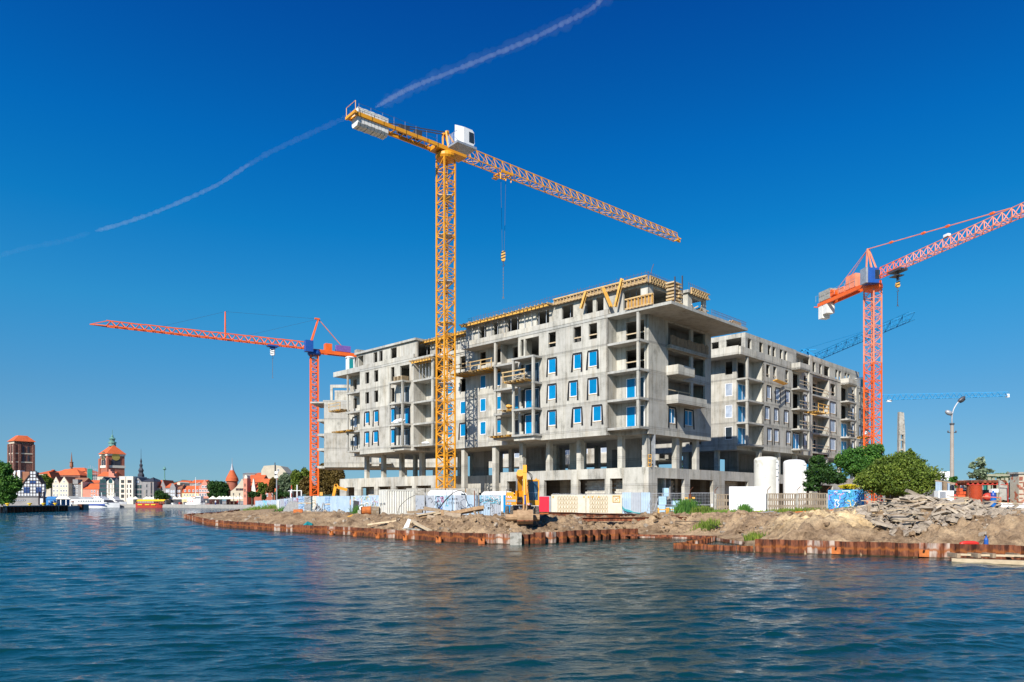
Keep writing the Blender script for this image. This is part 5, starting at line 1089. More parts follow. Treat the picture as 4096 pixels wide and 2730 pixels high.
# old beams and logs heap
def pt(x,y,Y): return at(*zf(x,y),Y)+Vector((0,0,.12))
def beam(label,a,b,w,h,mat='oldw',name='old_beam'):
    mb=MB(); a=Vector(a); b=Vector(b); n=4; pts=[a.lerp(b,i/n)+Vector((0,0,random.uniform(-.02,.02))) for i in range(n+1)]
    for i in range(n): mb.bar(pts[i],pts[i+1],w*random.uniform(.92,1.05),h*random.uniform(.92,1.05))
    return solo(name,mb,M[mat],label,'beam')
M['oldl']=pm('worn_beam_wood',(.46,.30,.16),.9,(.26,.16,.09),4,bump=.5,bscale=14,rnd=.15); M['log']=pm('sandy_log',(.40,.31,.21),.95,(.25,.18,.12),3,bump=.5,bscale=10)
beam('long old beam rising to the right across the top of the heap',pt(1060,545,60.5),pt(1975,385,60),.3,.3,'oldl'); beam('old beam under the long one, splintered at its right end',pt(1500,505,60.6),pt(1960,425,60.3),.2,.24)
beam('thick old beam at the left front of the heap',pt(735,565,60),pt(1180,490,60.6),.32,.34,'oldl'); beam('old beam crossing behind at the upper left of the heap',pt(890,400,61.5),pt(1340,480,61),.26,.26)
beam('pale split board on top of the thick beam',pt(740,540,59.8),pt(1150,470,60.3),.12,.1,'pale'); beam('dark beam poking out left beside the container corner',pt(590,480,62),pt(860,470,61.5),.2,.22,'oldw'); beam('thin dark pole behind the heap at upper left',pt(770,435,62),pt(1100,445,62),.12,.12)
beam('short post standing upright in the middle of the beam heap',pt(1215,440,59.6),pt(1235,585,59.6),.24,.24,'oldl'); beam('short old strut leaning at the right end of the heap',pt(1795,465,60),pt(1875,590,59.7),.14,.12); beam('old beam lying right of the heap towards the digger',pt(1740,550,60),pt(2095,565,59.8),.3,.28); beam('thin old plank at the foot of the heap near its right end',pt(1300,585,59.5),pt(1560,605,59.3),.25,.1)
beam('weathered brace between the log and the long beam',pt(1060,520,60.1),pt(1300,470,60.3),.1,.12,'pale')
for lb,a,b,r in(('sandy round log lying at the front of the beam heap',(950,575),(1285,625),.27),('round log behind the short upright post',(1260,535),(1560,560),.3)):
    mb=MB(); mb.tube([pt(*a,58.9),pt((a[0]+b[0])/2,(a[1]+b[1])/2+6,58.8),pt(*b,58.7)],[r*.95,r,r*.92],12); solo('log',mb,M['log'],lb,'log')
beam('long plank lying on the bank below the trough at left',pt(-120,705,61),pt(400,632,60),.3,.12,'pale'); beam('pale plank sloping down to the sheet piles',pt(630,625,56.5),pt(1000,818,53.4),.32,.12,'pale'); beam('thin white board lying along the pile tops',pt(520,772,54.6),pt(830,800,53.8),.3,.08,'conc_old')
mb=MB(); mb.prism([(0,0),(.4,.05),(.52,.62),(.3,.7)],-.05,.05,lambda a,b,c:(a,c+b*.5,b)); solo('concrete_plate',mb,M['cwhite'],'pale flat plate leaning on the bank beside the sloping plank','plate',loc=pt(515,765,55))
T=thing('steel_drum','rusty orange crushed drum on the bank far left of the container','drum',(X(1466,74),74,gz(X(1466,74),74)+.15)); mb=MB(); mb.tube([(-.45,0,.25),(.45,.1,.3)],.42,12); part('shell',mb,M['rusto'],T); mb=MB(); mb.box(-.5,-.44,-.4,.4,-.15,.65); part('lid',mb,M['rustp'],T)
T=thing('steel_drum','rusty brown drum half buried among the clods near the river tip','drum',(X(1192,83),83,gz(X(1192,83),83)+.1)); mb=MB(); mb.tube([(-.5,0,.2),(.5,.2,.25)],.42,12); part('shell',mb,M['rusto'],T)
a=at(1350,2092,68); beam('orange painted timber lying tilted on the bank left of the long plank',at(1348,2090,67.5),at(1415,2063,68.5),.55,.25,'form','painted_beam')
mb=MB(); mb.tube([(0,0,0),(.3,-.3,.25),(.5,-.1,.1)],.25,8); solo('plastic_tub',mb,M['teal'],'small dark green tub at the foot of the bank by the left piles','tub',loc=(X(1222,66),66,gz(X(1222,66),66)+.1))
# ---------------- wheeled excavator ----------------
EX=thing('excavator','yellow wheeled excavator facing the river with its bucket resting on the soil','excavator',(X(2090,54),54,1.42),0)
M['exy']=pm('digger_yellow',(.80,.33,.015),.45,(.66,.26,.015),1,c3=(.28,.2,.1),s3=7,t3=.7); M['dirtm']=pm('muddy_steel',(.42,.28,.16),.85,(.25,.15,.08),3,bump=.3); M['glass']=pm('tinted_glass',(.03,.09,.16),.08,(.02,.05,.09),1.5)
for x in(-1.15,-.80,.72,1.07):
    for y in(-.9,1.5):
        mb=MB(); mb.lathe((0,0,0),[(.0,-.14),(.40,-.14),(.5,-.10),(.53,0),(.5,.10),(.40,.14),(.0,.14)],20,False); w=link('wheel',mb.mesh('wheel',M['rubber'],True),EX,(x,y,.5),(0,math.radians(90),0))
        mb=MB()
        for k in range(20):
            t=k*math.pi/10; mb.obox(Matrix.Rotation(t,4,'Z')@Matrix.Translation((.52,0,.0))@Matrix.Rotation(.5 if k%2 else -.5,4,'X'),.06,.07,.24)
        part('tread',mb,M['rubber'],w); mb=MB(); mb.lathe((0,0,0),[(.22,-.15),(.24,0),(.22,.15)],12); part('rim',mb,M['dirtm'],w)
mb=MB(); mb.box(-.7,.6,-1.5,2,.45,.75).box(-.9,.8,-1.0,-.8,.42,.62).box(-.9,.8,1.4,1.6,.42,.62); part('chassis',mb,M['dirtm'],EX)
mb=MB()
for (a,b),(c,d) in zip([(-1.75,.0),(-1.9,.12),(-1.95,.3)],[(-1.9,.12),(-1.95,.3),(-1.85,.5)]): mb.hexa([(-1.26,a,b),(1.2,a,b),(1.2,c,d),(-1.26,c,d),(-1.26,a+.06,b),(1.2,a+.06,b),(1.2,c+.06,d),(-1.26,c+.06,d)])
mb.box(-.6,-.4,-1.75,-1.0,.2,.4).box(.4,.6,-1.75,-1.0,.2,.4); part('dozer_blade',mb,M['dirtm'],EX)
mb=MB(); mb.lathe((-.05,.3,.75),[(.7,0),(.75,.15),(.7,.38)],20); part('turntable',mb,M['steel'],EX)
mb=MB(); mb.box(-1.25,-.42,-.75,2.2,1.38,1.83).box(-1.25,1.2,.9,2.6,1.2,2.0).box(-.42,.35,-.2,.9,1.15,1.5).box(-1.25,-.45,-.8,-.2,1.15,1.36).box(.35,1.22,-.75,.9,1.12,1.42); part('body',mb,M['exy'],EX)
mb=MB(); mb.box(-1.18,-.66,-.6,1.0,1.83,2.1); part('hood',mb,M['exy'],EX); mb=MB(); mb.box(-1.2,-.5,-.765,-.752,1.38,1.55); part('lamp_panel',mb,M['galv'],EX)
mb=MB(); mb.tube([(-1.2,-.4,1.85),(-1.2,-.4,2.3),(-.82,-.4,2.32),(-.82,-.4,2.1)],.025,6); part('handrail',mb,M['steel'],EX)
# cab
mb=MB(); x0,x1,y0,y1,a,b=.36,1.22,-.75,.85,1.42,3.02
for x in(x0,x1-.09):
    for y in(y0,y1-.09): mb.box(x,x+.09,y,y+.09,a,b)
mb.box(x0+.09,x1-.09,y0,y0+.09,b-.12,b).box(x0+.09,x1-.09,y0,y0+.09,a,a+.08).box(x0,x1,y0+.09,y1-.09,b-.1,b).box(x0,x0+.06,y0+.09,y1-.09,a,a+.6).box(x1-.06,x1,y0+.09,y1-.09,a,a+.6).box(x0+.09,x1-.09,y1-.09,y1,a,a+.9).box(x0+.09,x1-.09,y1-.09,y1,b-.15,b); cab=part('cab',mb,M['exy'],EX)
mb=MB(); mb.box(x0+.09,x1-.09,y0+.03,y0+.045,a+.08,b-.12); part('windscreen',mb,M['glass'],cab)
for x in(x0+.02,x1-.04): mb=MB(); mb.box(x,x+.015,y0+.09,y1-.09,a+.6,b-.1); part('side_window',mb,M['glass'],cab)
mb=MB(); mb.box(x0+.09,x1-.09,y0+.02,y0+.028,a+.62,a+.645).box(.78,.8,y0+.02,y0+.028,a+.08,a+.6); part('window_bar',mb,M['galv'],cab)
mb=MB(); mb.lathe((1.0,-.3,b),[(.06,0),(.06,.08),(.03,.12)],8); part('beacon',mb,M['form'],cab)
def striped(x0,x1,z0,z1,y,P):
    mb=MB(); mb.box(x0,x1,y-.01,y,z0,z1); pl=part('warning_plate',mb,M['white'],P); mb=MB(); n=3; w=(x1-x0)/n
    for i in range(n): mb.hexa([(x0+i*w,y-.016,z0),(x0+i*w+w*.5,y-.016,z0),(x0+i*w+w*.5,y-.011,z0),(x0+i*w,y-.011,z0),(x0+i*w+w*.45,y-.016,z1),(min(x1,x0+i*w+w*.95),y-.016,z1),(min(x1,x0+i*w+w*.95),y-.011,z1),(x0+i*w+w*.45,y-.011,z1)])
    part('stripe',mb,M['red'],pl)
striped(-1.18,-.8,1.66,1.82,-.752,EX); striped(.36,.68,1.14,1.3,-.752,EX)
for x in(-1.1,-.9): mb=MB(); mb.tube([(x,-.8,1.26),(x,-.83,1.26)],.07,10); part('headlight',mb,M['glassfilm'],EX)
# boom, arm, bucket
def beamx(mb,P_,w):
    for (a,b) in zip(P_[:-1],P_[1:]):
        (y0,z0,h0_),(y1,z1,h1_)=a,b; d=Vector((y1-y0,z1-z0)).normalized(); n=Vector((-d.y,d.x)); xs=(w[0],w[1])
        q=[]; 
        for (y,z,h_) in(a,b):
            for x in xs:
                for s in(-1,1): q.append((x,y+n.x*h_/2*s,z+n.y*h_/2*s))
        mb.hexa([q[0],q[2],q[3],q[1],q[4],q[6],q[7],q[5]])
mb=MB(); beamx(mb,[(-.1,1.45,.4),(-.35,2.3,.55),(-.9,3.15,.5),(-1.7,3.55,.35)],(-.38,-.02)); bo=part('boom',mb,M['exy'],EX)
mb=MB(); beamx(mb,[(-1.55,4.0,.3),(-1.75,3.4,.55),(-2.2,1.7,.32),(-2.45,.75,.22)],(0.0,.28)); part('arm',mb,M['exy'],EX)
mb=MB(); mb.tube([(-.2,-1.2,3.2),(-.2,-1.75,3.45)],.26,14); part('boom_pivot',mb,M['exy'],EX)
mb=MB(); mb.tube([(.14,-2.05,3.0),(.14,-2.35,1.85)],.1,10); cy=part('hydraulic_cylinder',mb,M['exy'],EX); mb=MB(); mb.tube([(.14,-2.35,1.85),(.14,-2.6,1.2)],.055,8); part('piston_rod',mb,M['bluep'],cy)
for x in(-.45,.02): mb=MB(); mb.tube([(x,-.35,1.3),(x,-.75,2.2)],.08,8); cy=part('hydraulic_cylinder',mb,M['exy'],EX); mb=MB(); mb.tube([(x,-.75,2.2),(x,-1.05,2.9)],.045,8); part('piston_rod',mb,M['galv'],cy)
mb=MB(); mb.box(-.42,-.05,-.95,-.55,1.35,1.75).tube([(-.4,-.9,1.5),(-.3,-1.1,1.7),(-.1,-.95,1.6),(-.05,-.8,1.3)],.04,5); part('hose_bundle',mb,M['black'],EX)
for i in range(3):
    mb=MB(); mb.tube(smooth_pts([(.28,-1.7,3.55+.04*i),(.5+.08*i,-1.8,3.3),(.62,-1.8,2.9),(.3,-2.0,2.55)]),.02,5); part('hydraulic_hose',mb,M['black'],EX)
mb=MB(); mb.box(0.02,.1,-2.75,-2.45,.7,1.25).box(.2,.28,-2.75,-2.45,.7,1.25).box(-.05,.35,-2.6,-2.45,.75,.9); part('linkage',mb,M['dirtm'],EX)
mb=MB(); R_=.52; arc=[(math.cos(t)*R_*.9,math.sin(t)*R_) for t in np.linspace(math.radians(60),math.radians(290),12)]; xb0,xb1=-.42,.70
for (a,b),(c,d) in zip(arc[:-1],arc[1:]): mb.hexa([(xb0,-2.5+a,.32+b),(xb1,-2.5+a,.32+b),(xb1,-2.5+c,.32+d),(xb0,-2.5+c,.32+d),(xb0,-2.5+a*.93,.32+b*.93),(xb1,-2.5+a*.93,.32+b*.93),(xb1,-2.5+c*.93,.32+d*.93),(xb0,-2.5+c*.93,.32+d*.93)])
for x in(xb0,xb1-.04): mb.prism([(-2.5+a*.93,.32+b*.93) for a,b in arc],x,x+.04,lambda a,b,c:(c,a,b))
bk=part('bucket',mb,M['dirtm'],EX)
mb=MB(); mb.hexa([(xb0-.02,-3.0,.02),(xb1+.02,-3.0,.02),(xb1+.02,-2.93,.02),(xb0-.02,-2.93,.02),(xb0-.02,-3.0,.1),(xb1+.02,-3.0,.1),(xb1+.02,-2.93,.1),(xb0-.02,-2.93,.1)]); part('wear_strip',mb,M['rustp'],bk)
for i in range(5): mb=MB(); x=xb0+.06+i*.24; mb.prism([(-2.32,-.17),(-2.18,-.2),(-2.0,-.1)],x,x+.08,lambda a,b,c:(c,a,b)); part('bucket_tooth',mb,M['steel'],bk)
mb=MB(); mb.box(-1.25,-.6,.5,.7,.55,1.1); 
# second digger, barrel etc
T=thing('excavator','yellow excavator arm poking above the fence at left behind the pallets','excavator',(X(1352,108),108,1.4)); mb=MB()
mb.bar((-.8,0,1.5),(-.3,0,3.9),.3,.4).bar((-.3,0,3.9),(.05,0,3.4),.3,.4).bar((0,0,3.45),(1.3,.3,3.1),.3,.4); part('boom',mb,M['exy'],T); mb=MB(); mb.box(1,4,-.5,2,.85,1.7); part('body',mb,M['exy'],T); mb=MB(); mb.box(1,4.2,-.7,2.2,0,.8); part('track',mb,M['steel'],T)
T=thing('site_sign','small yellow sign board above the fence behind the cream bag pallet','sign',(X(1285,104),104,1.4)); mb=MB(); mb.bar((0,0,0),(0,0,2.4),.08); part('post',mb,M['galv'],T); mb=MB(); mb.box(-.22,.24,-.08,-.03,2.2,2.7); part('board',mb,M['form'],T)
T=thing('barrel','bright blue plastic water tank partly hidden behind the digger wheels','tank',(X(2030,60),60,1.45)); mb=MB(); mb.box(-.35,.35,-.3,.3,.45,1.9); part('shell',mb,pm('azure_plastic',(.0,.22,.5),.35,var=.1),T); mb=MB(); mb.box(.35,1.4,-.3,.3,.5,.95); part('outlet',mb,bpy.data.materials['azure_plastic'],T)
# fence right of the digger
Tq,L=fence('grey corrugated fence partly covered with crimson cloth right of the digger',(X(2146,73.5),73.5),(X(2205,73.2),73.2),1.85,1.5,['fence2','fence2']); mb=MB()
for i in range(4): mb.quad((.25+i*.26,-.09-.02*(i%2),.25),(.51+i*.26,-.09-.02*((i+1)%2),.23),(.51+i*.26,-.09-.02*((i+1)%2),1.8),(.25+i*.26,-.09-.02*(i%2),1.8))
part('cloth',mb,M['redsh'],Tq)
M['formp']=pm('white_form_panel',(.66,.62,.5),.6,(.55,.5,.38),2,c3=(.4,.2,.06),s3=4,t3=.68)
M['ribs']=pm('ochre_ribs',(.42,.30,.13),.7,(.3,.18,.07),4)
for i,(a,b,lb) in enumerate([(2205,2343,'cream steel hoarding panel with rusty triangle ribs right of the crimson cloth'),(2345,2488,'cream steel hoarding panel with triangle ribs and a yellow hatch frame')]):
    Y_=73-.4*i; L=X(b,Y_)-X(a,Y_); T=thing('hoarding_panel',lb,'hoarding',(X(a,Y_),Y_,1.62)); mb=MB(); mb.box(0,L,0,.12,0,1.88); part('plate',mb,M['formp'],T)
    mb=MB(); x0,x1=(.65,L-.85) if i==0 else (.35,L-1.45); nx_=7; w=(x1-x0)/nx_
    for r in range(4):
        for k in range(nx_):
            xa=x0+k*w; za2=.1+r*.42; up=(0,-1,0); mb.bar((xa,-.012,za2),(xa+w/2,-.012,za2+.42),.025,.02,up=up); mb.bar((xa+w/2,-.012,za2+.42),(xa+w,-.012,za2),.025,.02,up=up); mb.bar((xa,-.01,za2),(xa+w,-.01,za2),.025,.02,up=up)
    for k in range(nx_+1): mb.bar((x0+k*w,-.01,.1),(x0+k*w,-.01,1.7),.02,.02,up=(0,-1,0))
    part('rib_lattice',mb,M['ribs'],T)
    for x in ([.12,L-.25] if i==0 else[.15,.55,1.2]): mb=MB(); mb.box(x,x+.12,-.04,-.002,1.55,1.72); part('clamp',mb,M['form'],T)
    if i==1:
        mb=MB(); xx=L-.95; mb.box(xx,xx+.75,-.05,-.002,1.7,1.78).box(xx,xx+.75,-.05,-.002,1.1,1.16).box(xx,xx+.07,-.05,-.002,1.16,1.7).box(xx+.68,xx+.75,-.05,-.002,1.16,1.7); mb.bar((xx+.2,-.02,1.25),(xx+.55,-.02,1.6),.04).bar((xx+.2,-.02,1.6),(xx+.55,-.02,1.25),.04); part('hatch_frame',mb,M['form'],T)
mb=MB()
for i in range(40): x=X(2210+i*7,72.8); mb.tube([(x,73,3.5),(x+.1,73,3.53+random.uniform(0,.08)),(x+.18,73,3.5)],.03,5)
tag(solo('fence_top_wire',mb,M['galv'],'tangle of wire and rags along the top of the cream hoarding','wire'),kind=None)
Tq,L=fence('shiny pale blue corrugated sheets leaning at the podium corner right of the cream hoarding',(X(2490,72.4),72.4),(X(2602,71.5),71.5),2.1,1.6,['fence','fence2','fence'])
mb=MB()
for i in range(3): mb.tube(smooth_pts([(X(2490,72),72,2.3-.1*i),(X(2500+10*i,71.8),71.8,1.9),(X(2540,71.6),71.6,1.7),(X(2590,71.4),71.4,1.55)]),.05,6)
solo('hose',mb,M['teal'],'teal hoses drooping in front of the shiny blue sheets','hose')
# steel rails lying on the ground
for lb,a,b,m_ in(('longest rusty steel beam lying in front of the hoarding',(2180,2049,64),(2772,2065,57.5),'rustp'),('rusty steel beam lying behind the longest one, bright orange flange',(2185,2053,65),(2660,2062,60),'rusto'),('thin rusty rail on the soil below the long beams',(2330,2072,58.5),(2745,2069,57.2),'rustp')):
    mb=MB(); p=at(*a);q=at(*b); p.z=gz(p.x,p.y)+.2 if 0 else p.z; mb.bar(p,q,.3,.03).bar(p-Vector((0,0,.28)),q-Vector((0,0,.28)),.3,.03).bar(p-Vector((0,0,.14)),q-Vector((0,0,.14)),.03,.26); solo('steel_beam',mb,M[m_],lb,'steel beam')
T=thing('steel_stack','stack of rusty steel sheets right behind the digger wheel','steel stack',(X(2166,62),62,1.5))
for i in range(5): mb=MB(); mb.box(-.4,.55,-1,1,i*.09,i*.09+.07); part('sheet',mb,M['rusto' if i%2 else 'rustp'],T)
# mesh fence and posts in front of the podium
def meshfence(label,a,b,Y0,Y1,z,h=2.0,sign=None):
    p=Vector((X(a,Y0),Y0,z)); q=Vector((X(b,Y1),Y1,z)); D=q-p; L=D.length; T=thing('mesh_fence',label,'fence',p,math.atan2(D.y,D.x)); mb=MB(); n=max(1,round(L/3.4)); w=L/n
    for i in range(n):
        x0=i*w+.03; x1=(i+1)*w-.03; mb=MB(); mb.tube([(x0,0,0),(x0,0,h)],.025,6).tube([(x1,0,0),(x1,0,h)],.025,6).tube([(x0,0,h),(x1,0,h)],.025,6).tube([(x0,0,.85),(x1,0,.85)],.02,6).tube([(x0,0,.1),(x1,0,.1)],.02,6); fr=part('frame',mb,M['galv'],T)
        wm=MB(); 
        for x in np.arange(x0+.1,x1,.14): wm.bar((x,0,.1),(x,0,h),.012)
        for zz in np.arange(.3,h,.3): wm.bar((x0,0,zz),(x1,0,zz),.012)
        part('wire_mesh',wm,M['galv'],fr)
    if sign:
        for s in sign: mb=MB(); mb.box(s,s+.3,-.05,-.03,h-.55,h-.38); part('tag_plate',mb,M['form'],T)
    return T
meshfence('grey wire mesh fence panels in front of the podium corner, small yellow plates',2605,2760,71,70.5,1.6,sign=[3.2]); meshfence('wire mesh fence panel between the rusty iron posts',2763,2858,70.3,69.8,1.62,sign=[.1])
for i,(sx,Y,lb,h_) in enumerate([(2760,70,'rusty iron post between the wire mesh panels',2.2),(2860,68.5,'concrete fence post with rusty hook at the left end of the slatted fence',2.3),(3069,67.5,'rusty hooked fence post at the right edge of the white billboard',2.3),(3188,67,'slatted fence post with bent iron top, between the two tanks',2.3),(3308,66.6,'rusty fence post against the blue graffiti panel',2.3)]):
    T=thing('fence_post',lb,'post',(X(sx,Y),Y,1.6)); mb=MB(); mb.box(-.1,.1,-.1,.1,0,1.95); part('stem',mb,M['conc_old'] if i else M['rustp'],T); mb=MB(); mb.tube([(0,0,1.95),(.0,0,2.25),(.28,-.1,2.6)],.03,6); part('iron_hook',mb,M['rustp'],T)
def slatfence(label,a,b,Y0,Y1,z,rows=3,step=.2):
    p=Vector((X(a,Y0),Y0,z)); q=Vector((X(b,Y1),Y1,z)); D=q-p; L=D.length; T=thing('slatted_fence',label,'fence',p,math.atan2(D.y,D.x)); h=.6
    for r in range(rows):
        for zz in(r*h,r*h+h-.11): mb=MB(); mb.box(0,L,-.04,.04,zz,zz+.1); part('rail',mb,M['slatc'],T)
    sm_=MB().box(-.06,.06,-.03,.03,.1,h-.11).mesh('slat',M['slatc'])
    for r in range(rows):
        x=.12
        while x<L-.05: link('slat',sm_,T,(x,0,r*h),(0,random.uniform(-.03,.03),0)); x+=step
M['slatc']=pm('brown_stained_concrete',(.30,.24,.17),.92,(.18,.14,.1),2,bump=.4)
slatfence('grey concrete slat fence section left of the white billboard',2865,2915,68.6,68.2,1.72); slatfence('low single row of concrete slats behind the weeds',2800,2856,68.8,68.7,1.62,1); slatfence('concrete slat fence section right of the white billboard',3074,3184,67.4,67.0,1.78); slatfence('concrete slat fence section ending at the blue graffiti panel',3192,3304,66.9,66.6,1.8)
T=thing('billboard','blank white billboard standing in front of the slatted concrete fence','billboard',(X(2917,66.5),66.5,1.88)); L=X(3064,66.5)-X(2917,66.5); mb=MB(); mb.box(0,L,0,.05,.0,2.30); part('board',mb,pm('bright_white_board',(.86,.86,.86),.5,var=.01),T); mb=MB(); mb.box(.02,L-.02,-.006,-.001,.0,.09); part('green_edge',mb,pm('lime_green',(.5,.7,.05),.5),T)
for x in(.1,L-.1): mb=MB(); mb.box(x-.05,x+.05,.06,.14,-.4,2.2); part('post',mb,M['steel'],T)
def tank(label,a,b,top,Y,z=1.7,mat='tankw'):
    r=(X(b,Y)-X(a,Y))/2; h=Zp(top,Y)-z; T=thing('silo_tank',label,'tank',((X(a,Y)+X(b,Y))/2,Y,z),0); mb=MB(); mb.lathe((0,0,0),[(r,.3),(r,h-.35),(r*.9,h-.14),(r*.55,h-.03),(0.01,h)],40); part('shell',mb,M[mat],T,False); mb=MB(); mb.tube([(r*.72,-r*.75,.0),(r*.72,-r*.75,h-.4)],.09,8).tube([(r*.95,-r*.4,.0),(r*.95,-r*.4,h-.45)],.06,8); part('pipe',mb,M['tankw'],T)
    mb=MB()
    for i in range(3): mb.box(r*.6,r*.85,-r*.9,-r*.8,h-.6-i*.7,h-.56-i*.7)
    part('bracket',mb,M['galv'],T); mb=MB(); mb.lathe((0,0,0),[(r*1.01,0),(r*1.01,.3)],30); part('base_ring',mb,M['galv'],T)
M['tankw']=pm('white_tank',(.8,.79,.76),.45,(.72,.71,.68),1); M['tankc']=pm('cream_tank',(.66,.64,.56),.6,(.55,.53,.46),1.2,c3=(.45,.42,.34),s3=1.5,t3=.66)
tank('tall white silo tank in front of the second block, left of the pair',3018,3109,1827,72,mat='tankc'); tank('shorter white silo tank, right of the pair, next to the trees',3135,3219,1839,74)
# blue graffiti panel and gate
Tq,L=fence('bright blue hoarding panel covered in tangled black and white graffiti',(X(3312,66),66),(X(3450,64.5),64.5),2.1,1.75,['bluepan','bluepan','bluepan']) if 0 else (None,0)
M['bpan']=pm('sky_blue_paint',(.08,.36,.66),.6,(.06,.28,.56),2)
a=Vector((X(3312,66),66,1.76)); b=Vector((X(3450,64),64,1.76)); D=b-a; L=D.length; T=thing('graffiti_panel','bright blue hoarding panel covered in tangled dark and white graffiti','hoarding',a,math.atan2(D.y,D.x)); mb=MB(); mb.box(0,L,0,.06,0,2.1); part('board',mb,M['bpan'],T)
for n,m_,w in((16,'g_white',.07),(10,'g_cyan',.08),(44,'g_blue',.035),(26,'g_black',.025),(7,'g_pink',.05),(4,'g_yel',.05)): scrib(T,.1,L-.1,.1,2.0,n,m_,w,y=-.008,amp=.28)
mb=MB(); mb.box(L,L+.16,-.08,.08,0,2.3); part('post',mb,M['bpan'],T)
T=thing('gate','open blue tube gate with bent bars beside the blue graffiti panel','gate',(X(3462,62.5),62.5,1.8),.15)
for x in(0,.7,1.5,2.3): mb=MB(); mb.tube([(x,0,0),(x+.05,0,2.15)],.035,6); part('upright',mb,M['fence2'],T)
mb=MB(); mb.tube([(0,0,2.1),(4.6,0,2.05)],.035,6); part('top_rail',mb,M['bluep'],T)
for i in range(4): mb=MB(); mb.tube([(1.2+i*.18,-.2,.2),(1.0+i*.12,-.15,1.7)],.03,6); part('blue_bar',mb,M['bluep'],T)
mb=MB(); mb.tube(smooth_pts([(2,-.3,.2),(2.1,-.3,.9),(2.6,-.3,1.0),(2.9,-.3,.6),(2.2,-.3,.3)]),.06,6); part('blue_hose',mb,M['bluep'],T)
mb=MB(); mb.box(2,4.8,.1,.16,.1,2.0); part('dark_sheet',mb,M['oldw'],T)
# pipes on the ground
for lb,a,b,m_,r in(('long grey pipe lying in front of the white billboard',(2870,2068,60),(3095,2048,63),'galv',.08),('orange pole lying along the foot of the slatted fence',(3140,2053,62.5),(3420,2036,60),'rusto',.07),('short pale pipe next to the long grey one',(3010,2062,60.5),(3150,2052,62),'galv',.06)): tubeobj('pipe',[at(*a),at(*b)],r,m_,lb,'pipe',8)
tubeobj('cable',smooth_pts([at(*q) for q in((2820,2090,55),(2880,2112,53.5),(2940,2118,53),(3000,2100,54),(3055,2092,55))]),.03,'black','black cable sagging down the bank below the billboard','cable'); tubeobj('cable',smooth_pts([at(*q) for q in((2700,2086,56),(2800,2087,56),(2950,2096,55),(3060,2094,55))]),.03,'black','thin black cable running along the top of the bank','cable')
# trestles, ladder and white goods by the podium
for i,(sx,lb) in enumerate([(2650,'small orange trestle in front of the podium corner, left one'),(2690,'small orange trestle in front of the podium corner, right one')]):
    T=thing('trestle',lb,'trestle',(X(sx,70),70,1.62)); mb=MB(); mb.box(-.5,.5,-.05,.05,.35,.45); part('top_beam',mb,M['form'],T)
    for x in(-.4,.4): mb=MB(); mb.box(x-.05,x+.05,-.2,.2,0,.6); part('leg',mb,M['form'],T)
T=thing('ladder','bent steel ladder frame leaning at the right end of the shiny sheets','ladder',(X(2600,70.5),70.5,1.6)); mb=MB(); mb.tube([(-.4,0,0),(.1,0,1.6)],.03,6).tube([(.3,0,0),(.8,0,1.55)],.03,6); part('rail',mb,M['galv'],T)
for i in range(4): mb=MB(); t=.2+i*.22; mb.tube([(-.4+.5*t,0,1.6*t),(.3+.5*t,0,1.55*t)],.02,5); part('rung',mb,M['galv'],T)
T=thing('packaging_stack','pale blue wrapped packages stacked inside the podium opening at the corner','packages',(X(2660,77.5),77.5,1.65)); M['pblue']=pm('pale_blue_wrap',(.4,.58,.72),.4,(.28,.46,.62),2)
for i,(x,y,z,w,h) in enumerate([(-.5,0,0,.9,.8),(.5,.2,0,.9,.6),(1.4,.1,0,1.0,.75),(-.3,.2,.8,.8,.9),(.1,.2,1.7,.5,.9),(1.2,.2,.75,.8,.5)]): mb=MB(); mb.box(x-w/2,x+w/2,y-.4,y+.4,z,z+h-.02); part('package',mb,M['pblue'],T)
mb=MB(); mb.lathe((0,0,0),[(.25,0),(.25,.12),(.12,.14),(.06,.95)],12); T=thing('traffic_cone','red and white cone and board by the slat fence post','cone',(X(2848,69),69,1.65)); part('cone',mb,M['white'],T); mb=MB(); mb.lathe((0,0,0),[(.115,.3),(.09,.6)],12); part('band',mb,M['red'],T)
# ---------------- far town ----------------
q1=lambda x,y:(.2168*x,1720+.2168*y); q2=lambda x,y:(320+.1531*x,1820+.1531*y); q3=lambda x,y:(640+.153*x,1840+.153*y); q4=lambda x,y:(960+.187*x,1840+.187*y); r1=lambda x,y:(.306*x,1650+.306*y)
M['tile']=pm('orange_roof_tiles',(.62,.13,.035),.8,(.46,.09,.03),.6,rnd=.1,c3=(.3,.07,.03),s3=2,t3=.68); M['tileb']=pm('brown_roof_tiles',(.30,.13,.07),.85,(.22,.09,.05),.6); M['slate']=pm('dark_slate',(.05,.055,.07),.6,(.03,.035,.045),.8)
M['brick']=pm('dark_red_brick',(.20,.085,.06),.9,(.12,.055,.045),.5,c3=(.26,.16,.11),s3=1.5,t3=.6); M['brickr']=pm('warm_red_brick',(.40,.13,.08),.9,(.3,.1,.06),.5)
M['cream']=pm('cream_render',(.62,.55,.42),.9,(.52,.46,.35),.6); M['beige']=pm('beige_render',(.52,.46,.35),.9,(.42,.37,.28),.6); M['greyr']=pm('grey_render',(.28,.27,.26),.9,(.2,.19,.19),.6); M['pinkr']=pm('salmon_render',(.60,.24,.16),.9,(.5,.2,.14),.6); M['yelr']=pm('pale_yellow_render',(.66,.55,.30),.9,var=.12); M['ivory']=pm('ivory_render',(.66,.61,.50),.9,var=.08); M['panelw']=pm('white_infill',(.58,.6,.62),.9,var=.15); M['beamd']=pm('dark_timber_frame',(.03,.018,.02),.8)
